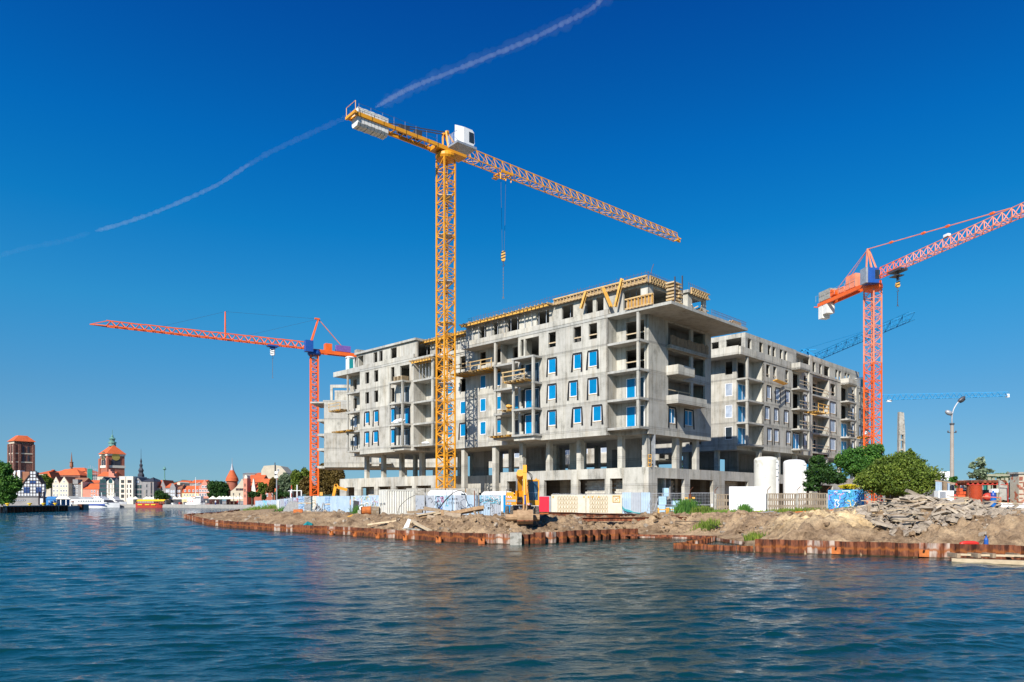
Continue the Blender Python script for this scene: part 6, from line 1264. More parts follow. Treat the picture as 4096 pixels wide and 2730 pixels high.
M['copper']=pm('green_copper',(.12,.28,.24),.6); M['dgreen']=pm('dark_green_glass',(.03,.09,.09),.2,(.015,.03,.035),.4,rnd=.3); M['gold']=pm('gilt',(.7,.5,.12),.4,metal=.5); M['navy']=pm('navy_hull',(.02,.06,.3),.4); M['umbr']=pm('cream_canvas',(.78,.73,.6),.8,var=.08); M['bluec']=pm('blue_canvas',(.03,.2,.5),.7); M['redh']=pm('red_hull',(.5,.05,.03),.5); M['yroof']=pm('yellow_canopy',(.85,.55,.02),.6)
WC={}
def wpane(P,x0,x1,z0,z1,y,rot=0,mat='darkglass',fm='wframe',cross=True):
    k=(round(x1-x0,2),round(z1-z0,2),mat,fm,cross)
    if k not in WC:
        w,h=x1-x0,z1-z0; t=min(.12,w*.14); mb=MB(); mb.box(-w/2,-w/2+t,-.05,.06,0,h).box(w/2-t,w/2,-.05,.06,0,h).box(-w/2+t,w/2-t,-.05,.06,0,t).box(-w/2+t,w/2-t,-.05,.06,h-t,h)
        if cross: mb.box(-t*.35,t*.35,-.045,.06,t,h-t)
        WC[k]=(mb.mesh('window',M[fm]),MB().box(-w/2+t,w/2-t,-.01,.01,t,h-t).mesh('pane',M[mat]))
    a,b=WC[k]; o=link('window',a,P,((x0+x1)/2,y-.02,z0),(0,0,rot)); link('pane',b,o); return o
class House:
    def __init__(s,label,sx0,sx1,Y,D=10,name='town_house',cat='house',z0=1.3):
        s.x0,s.x1,s.Y,s.D,s.z0=X(sx0,Y),X(sx1,Y),Y,D,z0; s.ox=(s.x0+s.x1)/2; s.T=thing(name,label,cat,(s.ox,Y,0))
    def p(s,sx,sy): return (X(sx,s.Y)-s.ox,Zp(sy,s.Y))
    def prism(s,name,poly,mat,d0=0,d1=None): mb=MB(); mb.prism([s.p(*q) for q in poly],d0,s.D if d1 is None else d1,lambda a,b,c:(a,c,b)); return part(name,mb,M[mat],s.T)
    def box(s,name,sx0,sx1,sy0,sy1,mat,d0=0,d1=None): return s.prism(name,[(sx0,sy1),(sx1,sy1),(sx1,sy0),(sx0,sy0)],mat,d0,d1)
    def wall(s,ytop,mat,yb=2017): mb=MB(); mb.box(s.x0-s.ox,s.x1-s.ox,0,s.D,s.z0-.3,Zp(ytop,s.Y)); return part('wall',mb,M[mat],s.T)
    def roof_side(s,ye,yr,mat,hip=0,over=.25):
        a,b=s.x0-s.ox-over,s.x1-s.ox+over; ze,zz=Zp(ye,s.Y)+.02,Zp(yr,s.Y); mb=MB(); h=hip; y0,y1=-over,s.D+over; m=(y0+y1)/2
        mb.v+=[(a,y0,ze),(b,y0,ze),(b,y1,ze),(a,y1,ze),(a+h,m,zz),(b-h,m,zz)]; mb.f+=[(0,1,5,4),(1,2,5),(2,3,4,5),(3,0,4),(0,3,2,1)]; return part('roof',mb,M[mat],s.T)
    def wins(s,cols,rows,mat='darkglass',fm='wframe',y=0,cross=True):
        for (a,b) in rows:
            for (c,d) in cols:
                xa,zt=s.p(c,a); xb,zb_=s.p(d,b); wpane(s.T,xa,xb,zb_,zt,y,0,mat,fm,cross)
def cols(f,L_): return [(f(a,0)[0],f(b,0)[0]) for a,b in L_]
def rows(f,L_): return [(f(0,a)[1],f(0,b)[1]) for a,b in L_]
F=lambda f,L_:[f(a,b) for a,b in L_]
# corner tower helper
def corner(label,sL,sC,sR,Y,al,name,cat):
    wl=X(sC,Y)-X(sL,Y); wr=X(sR,Y)-X(sC,Y); a=wl/math.cos(al); b=wr/math.sin(al)
    T=thing(name,label,cat,(X(sC,Y),Y,0),-al); return T,a,b   # local: left face along -x at y=0 ; right face x=0 along +y
# church tower left
T,a,b=corner('massive dark brick church tower with an orange roof at the far left',q1(42,0)[0],q1(265,0)[0],q1(462,0)[0],450,math.radians(38),'church_tower','church')
zt=Zp(q1(0,205)[1],450); mb=MB(); mb.box(-a,0,0,b,1,zt); part('wall',mb,M['brick'],T)
for z_ in(Zp(q1(0,432)[1],450),Zp(q1(0,592)[1],450)): mb=MB(); mb.box(-a-.25,.25,-.25,b+.25,z_-.35,z_+.35); part('string_course',mb,M['cream'],T)
for x in(-a,-a*.5+.0-.0,-.0): mb=MB(); mb.box(x-1.0 if x<0 else -1.1,x+1.0 if x<0 else .6,-.6,.4,1,zt-1.6); part('buttress',mb,M['brick'],T)
for y in(b*.28,b): mb=MB(); mb.box(-.2,.8,y-.9,y+.3,1,zt-1.8); part('buttress',mb,M['brick'],T)
mb=MB(); mb.box(-a,0,-.1,b,zt-1.6,zt); part('cornice',mb,M['beige'],T)
def lancet(T,x,z0,z1,w,y=-.02,mat='slate',surr='cream',side=False):
    mp=(lambda a,b,c:(a,c,b)) if not side else (lambda a,b,c:(-c,a,b)); k=[(x-w/2,z0),(x+w/2,z0),(x+w/2,z1-w*.6),(x+w*.3,z1-w*.15),(x,z1),(x-w*.3,z1-w*.15),(x-w/2,z1-w*.6)]
    mb=MB(); mb.prism([(x+(u-x)*1.35,v+(.25 if v>z0+.1 else -.2)) for u,v in k],y-.1,y,mp); o=part('window',mb,M[surr],T); mb=MB(); mb.prism(k,y-.16,y-.11,mp); part('pane',mb,M[mat],o)
for zrr in((q1(0,420)[1],q1(0,290)[1]),(q1(0,575)[1],q1(0,460)[1])):
    z0_,z1_=Zp(zrr[0],450),Zp(zrr[1],450)
    for x in(-a*.72,-a*.42): 
        for dx in(-.75,.75): lancet(T,x+dx*.9,z0_,z1_,.95)
    for y in(b*.45,b*.7): lancet(T,y,z0_,z1_,1.1,side=True,surr='brick')
zr_=Zp(q1(0,92)[1],450); mb=MB(); o=.9; e=(zr_-zt); c=2.3
mb.v=[(-a-o,-o,zt),(o,-o,zt),(o,b+o,zt),(-a-o,b+o,zt),(-a+c,b*.28,zr_),(-c,b*.28,zr_),(-c,b*.72,zr_),(-a+c,b*.72,zr_)]; mb.f=[(0,1,5,4),(1,2,6,5),(2,3,7,6),(3,0,4,7),(4,5,6,7),(0,3,2,1)]; part('roof',mb,M['tile'],T)
# church 2
T,a,b=corner('red brick church tower with steep orange roof, gold clock and green lantern',r1(1228,0)[0],r1(1405,0)[0],r1(1538,0)[0],400,math.radians(38),'church_tower','church'); Y=400
zt=Zp(r1(0,540)[1],Y); zr_=Zp(r1(0,415)[1],Y); mb=MB(); mb.box(-a,0,0,b,1,zt); part('wall',mb,M['brickr'],T); zc_=Zp(r1(0,705)[1],Y); mb=MB(); mb.box(-a-.3,.3,-.3,b+.3,zc_-.8,zc_+.6); part('string_course',mb,M['ivory'],T); mb=MB(); mb.box(-a-.3,.3,-.3,b+.3,zt-1.1,zt); part('cornice',mb,M['ivory'],T)
mb=MB(); mb.v=[(-a-.8,-.8,zt),(.8,-.8,zt),(.8,b+.8,zt),(-a-.8,b+.8,zt),(-a*.5-1.6,b*.5,zr_),(-a*.5+1.6,b*.5,zr_)]; mb.f=[(0,1,5,4),(1,2,5),(2,3,4,5),(3,0,4),(0,3,2,1)]; part('roof',mb,M['tile'],T)
for x in(-a*.64,-a*.34): lancet(T,x,Zp(r1(0,690)[1],Y),Zp(r1(0,600)[1],Y),2.4,surr='ivory')
for y in(b*.35,b*.62): lancet(T,y,Zp(r1(0,690)[1],Y),Zp(r1(0,600)[1],Y),2.2,side=True,surr='brick')
mb=MB(); mb.tube([(-a*.49,-.35,Zp(r1(0,568)[1],Y)),(-a*.49,-.02,Zp(r1(0,568)[1],Y))],2.5,20); ck=part('clock_face',mb,M['slate'],T); mb=MB(); c_=Vector((-a*.49,-.4,Zp(r1(0,568)[1],Y)))
for k in range(12): t=k*math.pi/6; d=Vector((math.cos(t),0,math.sin(t))); mb.bar(c_+d*1.7,c_+d*2.4,.4,.05,up=(0,-1,0))
mb.bar(c_,c_+Vector((.9,0,-1.1)),.3,.05,up=(0,-1,0)).bar(c_,c_+Vector((-.4,0,1.6)),.25,.05,up=(0,-1,0)); part('clock_hand',mb,M['gold'],ck)
mb=MB(); mb.tube([(.02,b*.48,Zp(r1(0,575)[1],Y)),(.35,b*.48,Zp(r1(0,575)[1],Y))],2.2,16); part('clock_face',mb,M['gold'],T)
for x in(-a,-.05): mb=MB(); mb.box(x-.9,x+.9,-.55,.35,1,zt-2.5); part('buttress',mb,M['brickr'],T)
zl=Zp(r1(0,425)[1],Y); H_=Zp(r1(0,250)[1],Y)-zl; mb=MB(); mb.lathe((-a*.5,b*.5,zl-.3),[(1.9,0),(1.8,H_*.22),(2.2,H_*.24),(2.0,H_*.32),(1.2,H_*.36),(1.4,H_*.52),(1.9,H_*.55),(.9,H_*.66),(.5,H_*.72),(.6,H_*.78),(.12,H_*.9),(.1,H_*1.25)],10); part('lantern',mb,M['copper'],T)
# church naves
def nave(label,f,xs,yr_,ye,yb,Y,D,mat='tile',wm='beige',hip=4):
    h=House(label,f(xs[0],0)[0],f(xs[1],0)[0],Y,D,'church_nave','church'); h.wall(f(0,ye)[1],wm); h.roof_side(f(0,ye)[1],f(0,yr_)[1],mat,hip); return h
nave('long orange church roof running between the two brick towers',r1,(600,1140),712,812,900,410,24,hip=9); nave('lower orange church roof in front of the long nave, darker face',r1,(665,1045),738,823,900,395,10,'tile','brick',5); nave('small orange hipped church roof at the left end of the long nave',r1,(470,640),740,806,900,425,20,hip=5)
nave('orange aisle roof directly right of the clock tower base',r1,(1270,1455),772,838,900,380,12,hip=.3)
h=House('pink stepped brick gable beside the clock tower',r1(1420,0)[0],r1(1505,0)[0],378,3,'church_gable','church'); P_=F(r1,[(1420,900),(1505,900),(1505,835),(1490,832),(1488,800),(1465,795),(1462,775),(1445,770),(1440,745),(1422,745),(1420,765)]); h.prism('gable_wall',P_,'pinkr')
T=thing('spire','slim dark roof spire on the long church nave','spire',(X(r1(935,0)[0],408),408,0)); z0_=Zp(r1(0,735)[1],408); H_=Zp(r1(0,520)[1],408)-z0_; mb=MB(); mb.lathe((0,0,z0_-1),[(.5,0),(.5,1.6),(1.0,2.0),(.8,4.2),(1.1,4.6),(.5,H_*.5),(.04,H_+1)],8); part('shaft',mb,M['tileb'],T)
T=thing('scaffold','scaffold hung with green netting against the church at the clock tower','scaffold',(X(r1(1140,0)[0],385),385,0)); w=X(r1(1275,0)[0],385)-X(r1(1140,0)[0],385); mb=MB(); z0_,z1_=1.3,Zp(r1(0,690)[1],385)
for i in range(7): mb.bar((w*i/6,0,z0_),(w*i/6,0,z1_-abs(i-2)*.6),.12)
for i in range(9): mb.bar((0,0,z0_+(z1_-z0_)*i/9),(w,0,z0_+(z1_-z0_)*i/9),.1)
part('tube_frame',mb,M['galv'],T); mb=MB(); mb.box(0.2,w*.5,-.15,-.1,z0_,z1_-2); part('net',mb,pm('green_net',(.02,.22,.16),.8,(.01,.1,.09),.4),T); mb=MB(); mb.box(w*.5,w,.3,.4,z0_,z1_-6); part('net',mb,M['greyr'],T)
# half timbered house
h=House('black and white half timbered warehouse with stepped gable behind the left quay',q1(265,0)[0],q1(825,0)[0],215,14,'timber_house','warehouse')
G=F(q1,[(265,1238),(825,1238),(825,1008),(775,1000),(668,830),(668,762),(556,762),(552,842),(425,992),(385,1050),(265,1180)]); h.prism('gable_wall',G,'panelw',0,.4)
from_y=[(1228,265,825),(1168,265,825),(1115,385,825),(1055,385,825),(997,425,775),(940,470,735),(882,520,700),(825,552,668),(765,556,668)]
for yy,xa,xb in from_y: mb=MB(); A=h.p(*q1(xa,yy)); B_=h.p(*q1(xb,yy)); mb.box(A[0],B_[0],-.08,-.01,A[1]-.06,A[1]+.14); part('timber_beam',mb,M['beamd'],h.T)
for x,yt in((268,1180),(327,1120),(386,1050),(441,980),(497,915),(552,765),(606,765),(664,765),(716,920),(770,1000),(823,1008)): mb=MB(); A=h.p(*q1(x,1228)); B_=h.p(*q1(x,yt)); mb.box(A[0]-.1,A[0]+.1,-.07,-.02,A[1],B_[1]); part('timber_post',mb,M['beamd'],h.T)
for (xa,ya),(xb,yb) in (((385,1050),(552,835)),((668,830),(778,1000))): mb=MB(); A=h.p(*q1(xa,ya)); B_=h.p(*q1(xb,yb)); mb.bar((A[0],-.05,A[1]),(B_[0],-.05,B_[1]),.3,.35,up=(0,-1,0)); part('verge_beam',mb,M['beamd'],h.T)
for (c,d) in ((445,495),(500,550),(665,712),(720,765)): h.wins([(q1(c,0)[0],q1(d,0)[0])],[(q1(0,1065)[1],q1(0,1108)[1]),(q1(0,1120)[1],q1(0,1162)[1])],fm='bluep')
h.wins(cols(q1,[(562,602),(612,658)]),rows(q1,[(948,990)]),fm='bluep')
h.prism('roof',F(q1,[(300,1180),(425,992),(556,842),(556,775),(380,770),(270,785),(270,1000)]),'tileb',.5,4); h.prism('roof',F(q1,[(668,835),(700,870),(775,1003),(740,1003)]),'tileb',.45,2)
h.box('chimney',q1(238,0)[0],q1(276,0)[0],q1(0,755)[1],q1(0,900)[1],'white',.1,2); h.box('chimney',q1(330,0)[0],q1(376,0)[0],q1(0,750)[1],q1(0,930)[1],'white',-.2,2); h.box('wall',q1(130,0)[0],q1(720,0)[0],q1(0,1238)[1],2023,'greyr',.3,5)
h.wins([(q1(130+i*42,0)[0],q1(165+i*42,0)[0]) for i in range(8)],rows(q1,[(1290,1312)]),'glassfilm','greyr',.27,False); h.prism('wall',F(q1,[(200,1240),(385,1240),(385,1060),(240,830),(200,830)]),'panelw',2,2.4)
for x in(735,822): mb=MB(); A=h.p(*q1(x,1385)); B_=h.p(*q1(x,1140)); mb.box(A[0]-.15,A[0]+.15,-.5,-.2,A[1],B_[1]); part('frame_post',mb,M['beamd'],h.T)
h.box('bay_wall',q1(745,0)[0],q1(812,0)[0],q1(0,1265)[1],q1(0,1375)[1],'panelw',-.3,0)
# houses
def simple(label,f,x0,x1,yw,Y,mat,rf=None,W=(),D=10,name='town_house',base='wall'):
    h=House(label,f(x0,0)[0],f(x1,0)[0],Y,D,name,'house'); h.wall(f(0,yw)[1],mat)
    if rf: 
        if rf[0]=='side': h.roof_side(f(0,yw)[1],f(0,rf[1])[1],rf[2],rf[3] if len(rf)>3 else 0)
        else: h.prism('roof',[f(x0-8,yw),f(x1+8,yw),f(rf[3] if len(rf)>3 else (x0+x1)/2,rf[1])],rf[2],.3); h.prism('gable_wall',[f(x0,yw+1),f(x1,yw+1),f(rf[3] if len(rf)>3 else (x0+x1)/2,rf[1]+4)],mat,0,.29)
    for cs,rs,*o in W: h.wins(cols(f,cs),rows(f,rs),*o)
    return h
simple('cream gabled town house, left of the twin gables',q1,968,1098,985,320,'cream',('front',862,'tileb',1032),[([(978,1012),(1040,1074)],[(1020,1060),(1105,1145),(1185,1225)]),([(1015,1045)],[(942,975)])])
simple('cream gabled town house, right of the twin gables',q1,1100,1262,985,319,'cream',('front',862,'tileb',1182),[([(1112,1146),(1160,1194),(1208,1242)],[(1020,1060),(1105,1145),(1185,1225)]),([(1165,1198)],[(942,975)])])
hh=simple('grey town house with dormer right of the twin gables',q1,1264,1510,1005,322,'greyr',('side',880,'tileb'),[([(1350,1385),(1405,1438)],[(1022,1065),(1105,1150),(1190,1228)])]); hh.box('dormer',q1(1350,0)[0],q1(1445,0)[0],q1(0,915)[1],q1(0,1000)[1],'greyr',-.3,3); hh.box('party_wall',q1(1500,0)[0],q1(1525,0)[0],q1(0,960)[1],2015,'cream',-.2,8)
hh.box('balcony',q1(1190,0)[0],q1(1280,0)[0],q1(0,1140)[1],q1(0,1165)[1],'greyr',-1.4,-.05)
hh=simple('round capped brick turret poking up between church and cream houses',q1,868,945,890,345,'brick',None,D=6); hh.prism('roof',F(q1,[(845,890),(962,890),(925,800),(912,775),(900,800)]),'tile',-.5,7); hh.box('wall',q1(843,0)[0],q1(960,0)[0],q1(0,1080)[1],2017,'beige',-1,5)
hh=simple('salmon pink house with an orange roof and white gable copings',q2,65,490,895,322,'pinkr',('side',745,'tile'),[([(290,330),(362,402)],[(925,985),(1040,1085)])]); simple('orange roofed house behind the salmon pink house',q2,5,500,740,335,'beige',('side',655,'tile'))
hh=simple('dark glass house with a steep gable, first of three left of the ivory block',q2,505,695,720,320,'slate',('front',575,'slate',612),[([(520,685)],[(640,745),(780,850),(880,945),(975,1040)],'dgreen','slate')])
hh=simple('ivory and glass gabled house, middle of three left of the ivory block',q2,700,888,700,319.5,'ivory',('front',600,'slate',800),[([(748,770),(832,845)],[(780,870),(900,990),(1030,1060)],'darkglass','brick',0,False)]); hh.prism('gable_glass',F(q2,[(748,740),(845,740),(845,660),(798,612),(748,660)]),'dgreen',-.1,-.02)
for y_ in(760,885,1015): hh.box('floor_band',q2(700,0)[0],q2(888,0)[0],q2(0,y_)[1],q2(0,y_+9)[1],'slate',-.08,-.01)
simple('dark glass house with a steep gable, right one of three beside the ivory block',q2,893,1028,700,320,'slate',('front',600,'slate',955),[([(903,955),(965,1015)],[(770,860),(895,965),(1000,1080)],'dgreen','slate')])
hh=simple('square ivory flat roofed block with deep brown framed windows',q2,1028,1388,568,318,'ivory',None,[([(1072,1155)],[(655,742),(778,868),(905,995),(1037,1128)],'dgreen','brick'),([(1240,1345)],[(658,735)],'darkglass','brick'),([(1228,1250),(1305,1338)],[(778,868),(905,998),(1037,1125)],'darkglass','brick',0,False)],D=12); hh.box('parapet',q2(1025,0)[0],q2(1392,0)[0],q2(0,562)[1],q2(0,569)[1],'white',-.1,12); hh.box('downpipe',q2(1192,0)[0],q2(1199,0)[0],q2(0,570)[1],2015,'brick',-.12,-.02)
hh=simple('slate and glass riverside block with a green glass gable, right of the ivory block',q2,1395,1620,720,320,'greyr',('front',598,'slate',1512),[([(1415,1480),(1488,1545)],[(790,880),(925,1015),(1045,1130)],'dgreen','slate'),([(1462,1550)],[(665,745)],'glassfilm','slate'),([(1555,1610)],[(790,880),(925,1015),(1045,1130)],'dgreen','slate')])
hh=simple('tall dark grey hotel block with vertical pale lettering',q2,1622,1925,700,319,'greyr',('side',578,'slate',3),[([(1733,1758)],[(775,850),(915,1015),(1035,1140)],'darkglass','slate',0,False),([(1845,1890)],[(715,1020),(1035,1140)],'darkglass','brick',0,False)])
for i,ch in enumerate('HOTEL'): o=text(hh.T,ch,hh.p(*q2(1672,0))[0],hh.p(0,q2(0,965+i*42)[1])[1],.85,'cream',y=-.1)
T=thing('spire','thin black ornate spire above the dark slate roof','spire',(X(q2(1595,0)[0],350),350,0)); z0_=Zp(q2(0,600)[1],350); mb=MB(); mb.lathe((0,0,z0_-3),[(1.6,0),(1.5,4.5),(.9,5.5),(1.3,6.5),(.6,8),(.8,9.2),(.3,10),(.5,11),(.1,12.5),(.05,17)],8); part('shaft',mb,M['slate'],T)
simple('beige house with an orange roof and white verge right of the hotel block',q2,1930,2090,862,322,'beige',('side',655,'tile'),[([(1942,1985)],[(895,962),(1015,1075)])]); hh=simple('grey gable wall house behind the small quay tree',q2,2092,2240,860,323,'greyr',('front',655,'tile',2160)); T=thing('spire','slim gilt topped green spire among the roofs','spire',(X(q3(120,0)[0],360),360,0)); mb=MB(); z0_=Zp(q3(0,540)[1],360); mb.lathe((0,0,z0_-4),[(.8,0),(.7,4),(.25,5),(.2,9),(.9,9.6),(.1,11)],8); part('shaft',mb,M['copper'],T)
simple('grey terraced house with orange roof left of the curly grey gable',q3,140,265,735,316,'greyr',('side',610,'tile'),[([(158,198),(206,246)],[(780,850),(890,950)],'glassfilm')])
hh=simple('narrow grey house with a curly baroque gable',q3,265,408,720,314,'greyr',None,[([(278,322),(335,385)],[(800,860),(895,950)],'glassfilm')]); hh.prism('gable_wall',F(q3,[(265,722),(408,722),(385,690),(370,650),(345,622),(320,615),(300,630),(290,670),(270,690)]),'greyr',0,.4); hh.prism('roof',F(q3,[(265,728),(400,728),(335,650)]),'tileb',.45,10)
simple('dark brick house with a steep red roof left of the pale yellow house',q3,410,568,760,315,'brick',('side',635,'tileb',2),[([(415,480),(495,530)],[(790,855),(900,965)],'glassfilm')])
simple('very long orange roof running behind the grey terraces',q3,355,790,630,350,'beige',('side',535,'tile',2)); simple('cream chimney gable rising behind the dark brick house',q3,445,525,600,330,'cream',('front',575,'cream')); simple('orange roof row left of the pink dutch gable',q3,790,1150,610,345,'greyr',('side',520,'tile'))
hh=simple('pale yellow house with orange mansard roof and four white dormers',q3,572,1008,865,312,'yelr',None,[([(615,660),(692,735),(768,812),(842,885),(925,965)],[(895,950)])]); hh.prism('roof',F(q3,[(572,867),(1008,867),(1008,765),(610,765)]),'tile',-.2,9); hh.prism('roof',F(q3,[(610,764),(1008,764),(1008,680),(665,680)]),'tile',1.5,8); hh.wins(cols(q3,[(642,690),(750,798),(858,905),(962,1005)]),rows(q3,[(782,842)]),'darkglass','wframe',-.3); hh.box('sign_band',q3(600,0)[0],q3(1005,0)[0],q3(0,975)[1],q3(0,1000)[1],'white',-.1,-.02)
hh=simple('pink brick house with a scrolled dutch gable and big white windows',q3,1012,1290,700,311,'pinkr',None,[([(1025,1080),(1092,1148),(1160,1215),(1228,1275)],[(780,838),(875,955)]),([(1095,1150),(1162,1218)],[(672,738)])]); hh.prism('gable_wall',F(q3,[(1012,702),(1290,702),(1270,660),(1240,640),(1225,600),(1195,575),(1185,535),(1165,520),(1145,535),(1130,575),(1100,600),(1080,640),(1045,660)]),'pinkr',0,.4)
hh.prism('roof',F(q3,[(1200,700),(1330,700),(1270,560)]),'tileb',.5,8); hh.box('ground_floor',q3(1012,0)[0],q3(1290,0)[0],q3(0,1012)[1],2016,'slate',-.05,0)
simple('plain beige back house with flat roof right of the dutch gable',q3,1290,1400,560,335,'beige')
hh=simple('row of small shop fronts along the quay behind the cream umbrellas',q3,230,1250,1015,313.5,'slate',D=1.0,name='shop_front')
# round tower and ruin
T=thing('round_tower','round red brick tower with an orange conical roof by the quay','tower',(X(q3(1885,0)[0],290),290,0)); r_=(X(q3(2020,0)[0],290)-X(q3(1745,0)[0],290))/2; ze_=Zp(q3(0,550)[1],290); zt_=Zp(q3(0,275)[1],290); mb=MB(); mb.lathe((0,0,1),[(r_*1.1,0),(r_,3),(r_,ze_-1)],28); part('wall',mb,M['brickr'],T); mb=MB(); mb.lathe((0,0,ze_),[(r_*1.2,-.2),(r_*1.1,1),(r_*.35,(zt_-ze_))],28); rf=part('roof',mb,M['tile'],T); mb=MB(); mb.lathe((0,0,zt_),[(r_*.36,0),(r_*.22,1.2),(.1,2.8),(.06,5)],12); part('cap',mb,M['galv'],rf)
hh=House('pale ruined gable wall with scrolled top beside the round tower',q3(1845,0)[0],q3(2200,0)[0],280,1.5,'ruined_wall','wall'); hh.prism('gable_wall',F(q3,[(1845,1080),(2200,1080),(2200,560),(2170,540),(2165,505),(2130,500),(2118,540),(2080,600),(2010,690),(1920,775),(1845,825)]),'beige'); hh.wins(cols(q3,[(1985,2062),(2070,2180)]),rows(q3,[(745,805)]),'darkglass','brick'); 
mb=MB(); 
hh=House('slim sandstone stair turret with a domed cap, left of the orange roofed gate',q4(72,0)[0],q4(150,0)[0],272,4,'stair_turret','tower'); hh.wall(q4(0,400)[1],'pinkr'); hh.prism('cap',F(q4,[(85,400),(145,400),(150,370),(135,335),(117,320),(98,335),(88,370)]),'ivory',.3,3.4); hh.wins(cols(q4,[(90,122)]),rows(q4,[(505,575),(620,690),(740,805)]),'dgreen','pinkr')
simple('brick gate building with a big orange roof right of the stair turret',q4,150,455,480,285,'brickr',('side',315,'tile')); simple('lower orange lean-to roof between turret and white gable',q4,155,262,592,276,'brickr',('side',485,'tile'))
hh=simple('long low house with broad orange roof and a white dutch gable end',q4,300,745,690,270,'brickr',('side',392,'tile',1),[([(560,600),(680,715)],[(720,790)])],D=14); hh.prism('gable_wall',F(q4,[(250,700),(345,700),(320,560),(305,430),(285,395),(275,480),(255,590)]),'ivory',-.3,.4)
hh=House('large plain grey apartment gable end behind the orange roofs',q4(450,0)[0],q4(1020,0)[0],310,10,'apartment_house','building'); hh.prism('wall',F(q4,[(450,830),(1000,830),(1000,280),(870,135),(745,112),(510,130),(455,230)]),'greyr2' if 'greyr2' in M else 'beige'); hh.wins(cols(q4,[(798,840)]),rows(q4,[(192,250)])); hh.box('chimney',q4(745,0)[0],q4(758,0)[0],q4(0,60)[1],q4(0,330)[1],'steel',-.5,.0)
simple('flat grey roofed building far behind the stair turret',q4,60,320,300,330,'greyr',('side',268,'greyr')); simple('orange roof patch right of the grey apartment gable',q4,1020,1200,360,320,'brickr',('side',280,'tile')); simple('low orange roof between the grey flat roof and the apartment gable',q4,320,440,325,326,'brickr',('side',268,'tile'))
# hills
hp=[(0,1960),(110,1925),(330,1930),(470,1896),(520,1895),(560,1908),(590,1903),(640,1908),(690,1899),(750,1912),(800,1925),(900,1950),(1300,1955)]
hx=np.linspace(-100,1400,220); hy=np.interp(hx,[p[0] for p in hp],[p[1] for p in hp]); Vh=[];Fh=[]
for r in range(14):
    Yh=1500+r*40
    for i in range(220): Vh.append((X(hx[i],1500)*(1+.02*r),Yh,(Zp(hy[i],1500)-4+3.5*noise.noise((hx[i]*.08,r*.5,0)))*math.sin(min(1,(r+1)/8)*math.pi/2)))
for r in range(13):
    for i in range(219): a_=r*220+i; Fh.append((a_,a_+1,a_+221,a_+220))
M['hill']=pm('wooded_hill',(.07,.12,.07),1,(.035,.07,.045),.03); tag(link('hills',npmesh('hills',Vh,Fh,M['hill'],True)),kind='structure')
# near left quay of dark piles
a=Vector((-190,160,0)); pts=[(X(-300,160),160),(X(0,168),168),(X(268,199),199)]; T=thing('sheet_pile_wall','dark rusty sheet pile quay at the far left below the timber warehouse','sheet pile wall',(pts[0][0],pts[0][1],0)); me_=pile_mesh(1.6,.5,-1.2,1.45,'sheet_pile')
for p,an in along(pts,1.6): link('sheet_pile',me_,T,p-T.location,(0,0,an))
mb=MB(); 
for p,q in zip(pts[:-1],pts[1:]): mb.bar((p[0],p[1]+.2,1.55),(q[0],q[1]+.2,1.55),.9,.25)
part('capping_beam',mb,M['conc_old'],T,loc=-T.location)
mb=MB(); mb.prism([(X(-300,163),163),(X(0,171),171),(X(262,202),202),(X(262,230),230),(-250,230)],-1,1.35,lambda a,b,c:(a,b,c)); tag(link('quay',mb.mesh('quay',M['pave'])),kind='structure')
for i,(x,nm) in enumerate([(85,'first'),(500,'second'),(755,'third'),(975,'fourth')]):
    sx=q1(x,0)[0]; Yb=168+(sx/268)*31; T=thing('bollard',nm+' yellow mooring bollard from the left on the dark quay edge','bollard',(X(sx,Yb)+.0,Yb+1,1.6),0,'yellow bollards on the dark quay'); mb=MB(); mb.lathe((0,0,0),[(.25,0),(.25,.35),(.5,.42),(.5,.62),(.3,.68)],10); part('head',mb,M['yroof'],T)
T=thing('stone_jetty','pale stone jetty block beyond the end of the dark quay','jetty',(X(q1(1345,0)[0],224),224,0)); w=X(q1(1425,0)[0],224)-X(q1(1255,0)[0],224); mb=MB(); mb.box(-w/2,w/2,0,6,-1,1.75); part('block',mb,M['conc_old'],T); mb=MB(); mb.box(w/2,w/2+1.2,.2,1.2,-1,1.8); part('fender_wall',mb,M['rustp'],T)
# kiosk tents
T=thing('marquee','blue canvas marquee with clear windows behind the dark quay','tent',(X(q1(840,0)[0],214),214,1.3)); w=X(q1(1095,0)[0],214)-X(q1(840,0)[0],214); mb=MB(); mb.prism([(0,1.9),(w,1.9),(w-1.5,2.8),(.6,2.8)],0,5,lambda a,b,c:(a,c,b)); part('roof',mb,M['bluec'],T); mb=MB(); mb.box(.1,w,.1,5,0,1.89); part('wall',mb,M['bluec'],T)
for i in range(3): mb=MB(); mb.box(.8+i*w/3,.2+(i+.75)*w/3,.04,.09,.7,1.6); part('window',mb,M['glassfilm'],T)
T=thing('marquee','white peaked pavilion right of the blue marquee','tent',(X(q1(1160,0)[0],213),213,1.3)); mb=MB(); w=X(q1(1300,0)[0],231)-X(q1(1030,0)[0],231); mb.prism([(-w/2,2.0),(w/2,2.0),(w/4,2.9),(-w/4,2.9)],0,5,lambda a,b,c:(a,c,b)); part('roof',mb,M['umbr'],T)
for x in(-w/2+.3,-w/6,w/6,w/2-.3): mb=MB(); mb.box(x-.12,x+.12,.2,.4,0,2.0); part('pole',mb,M['white'],T)
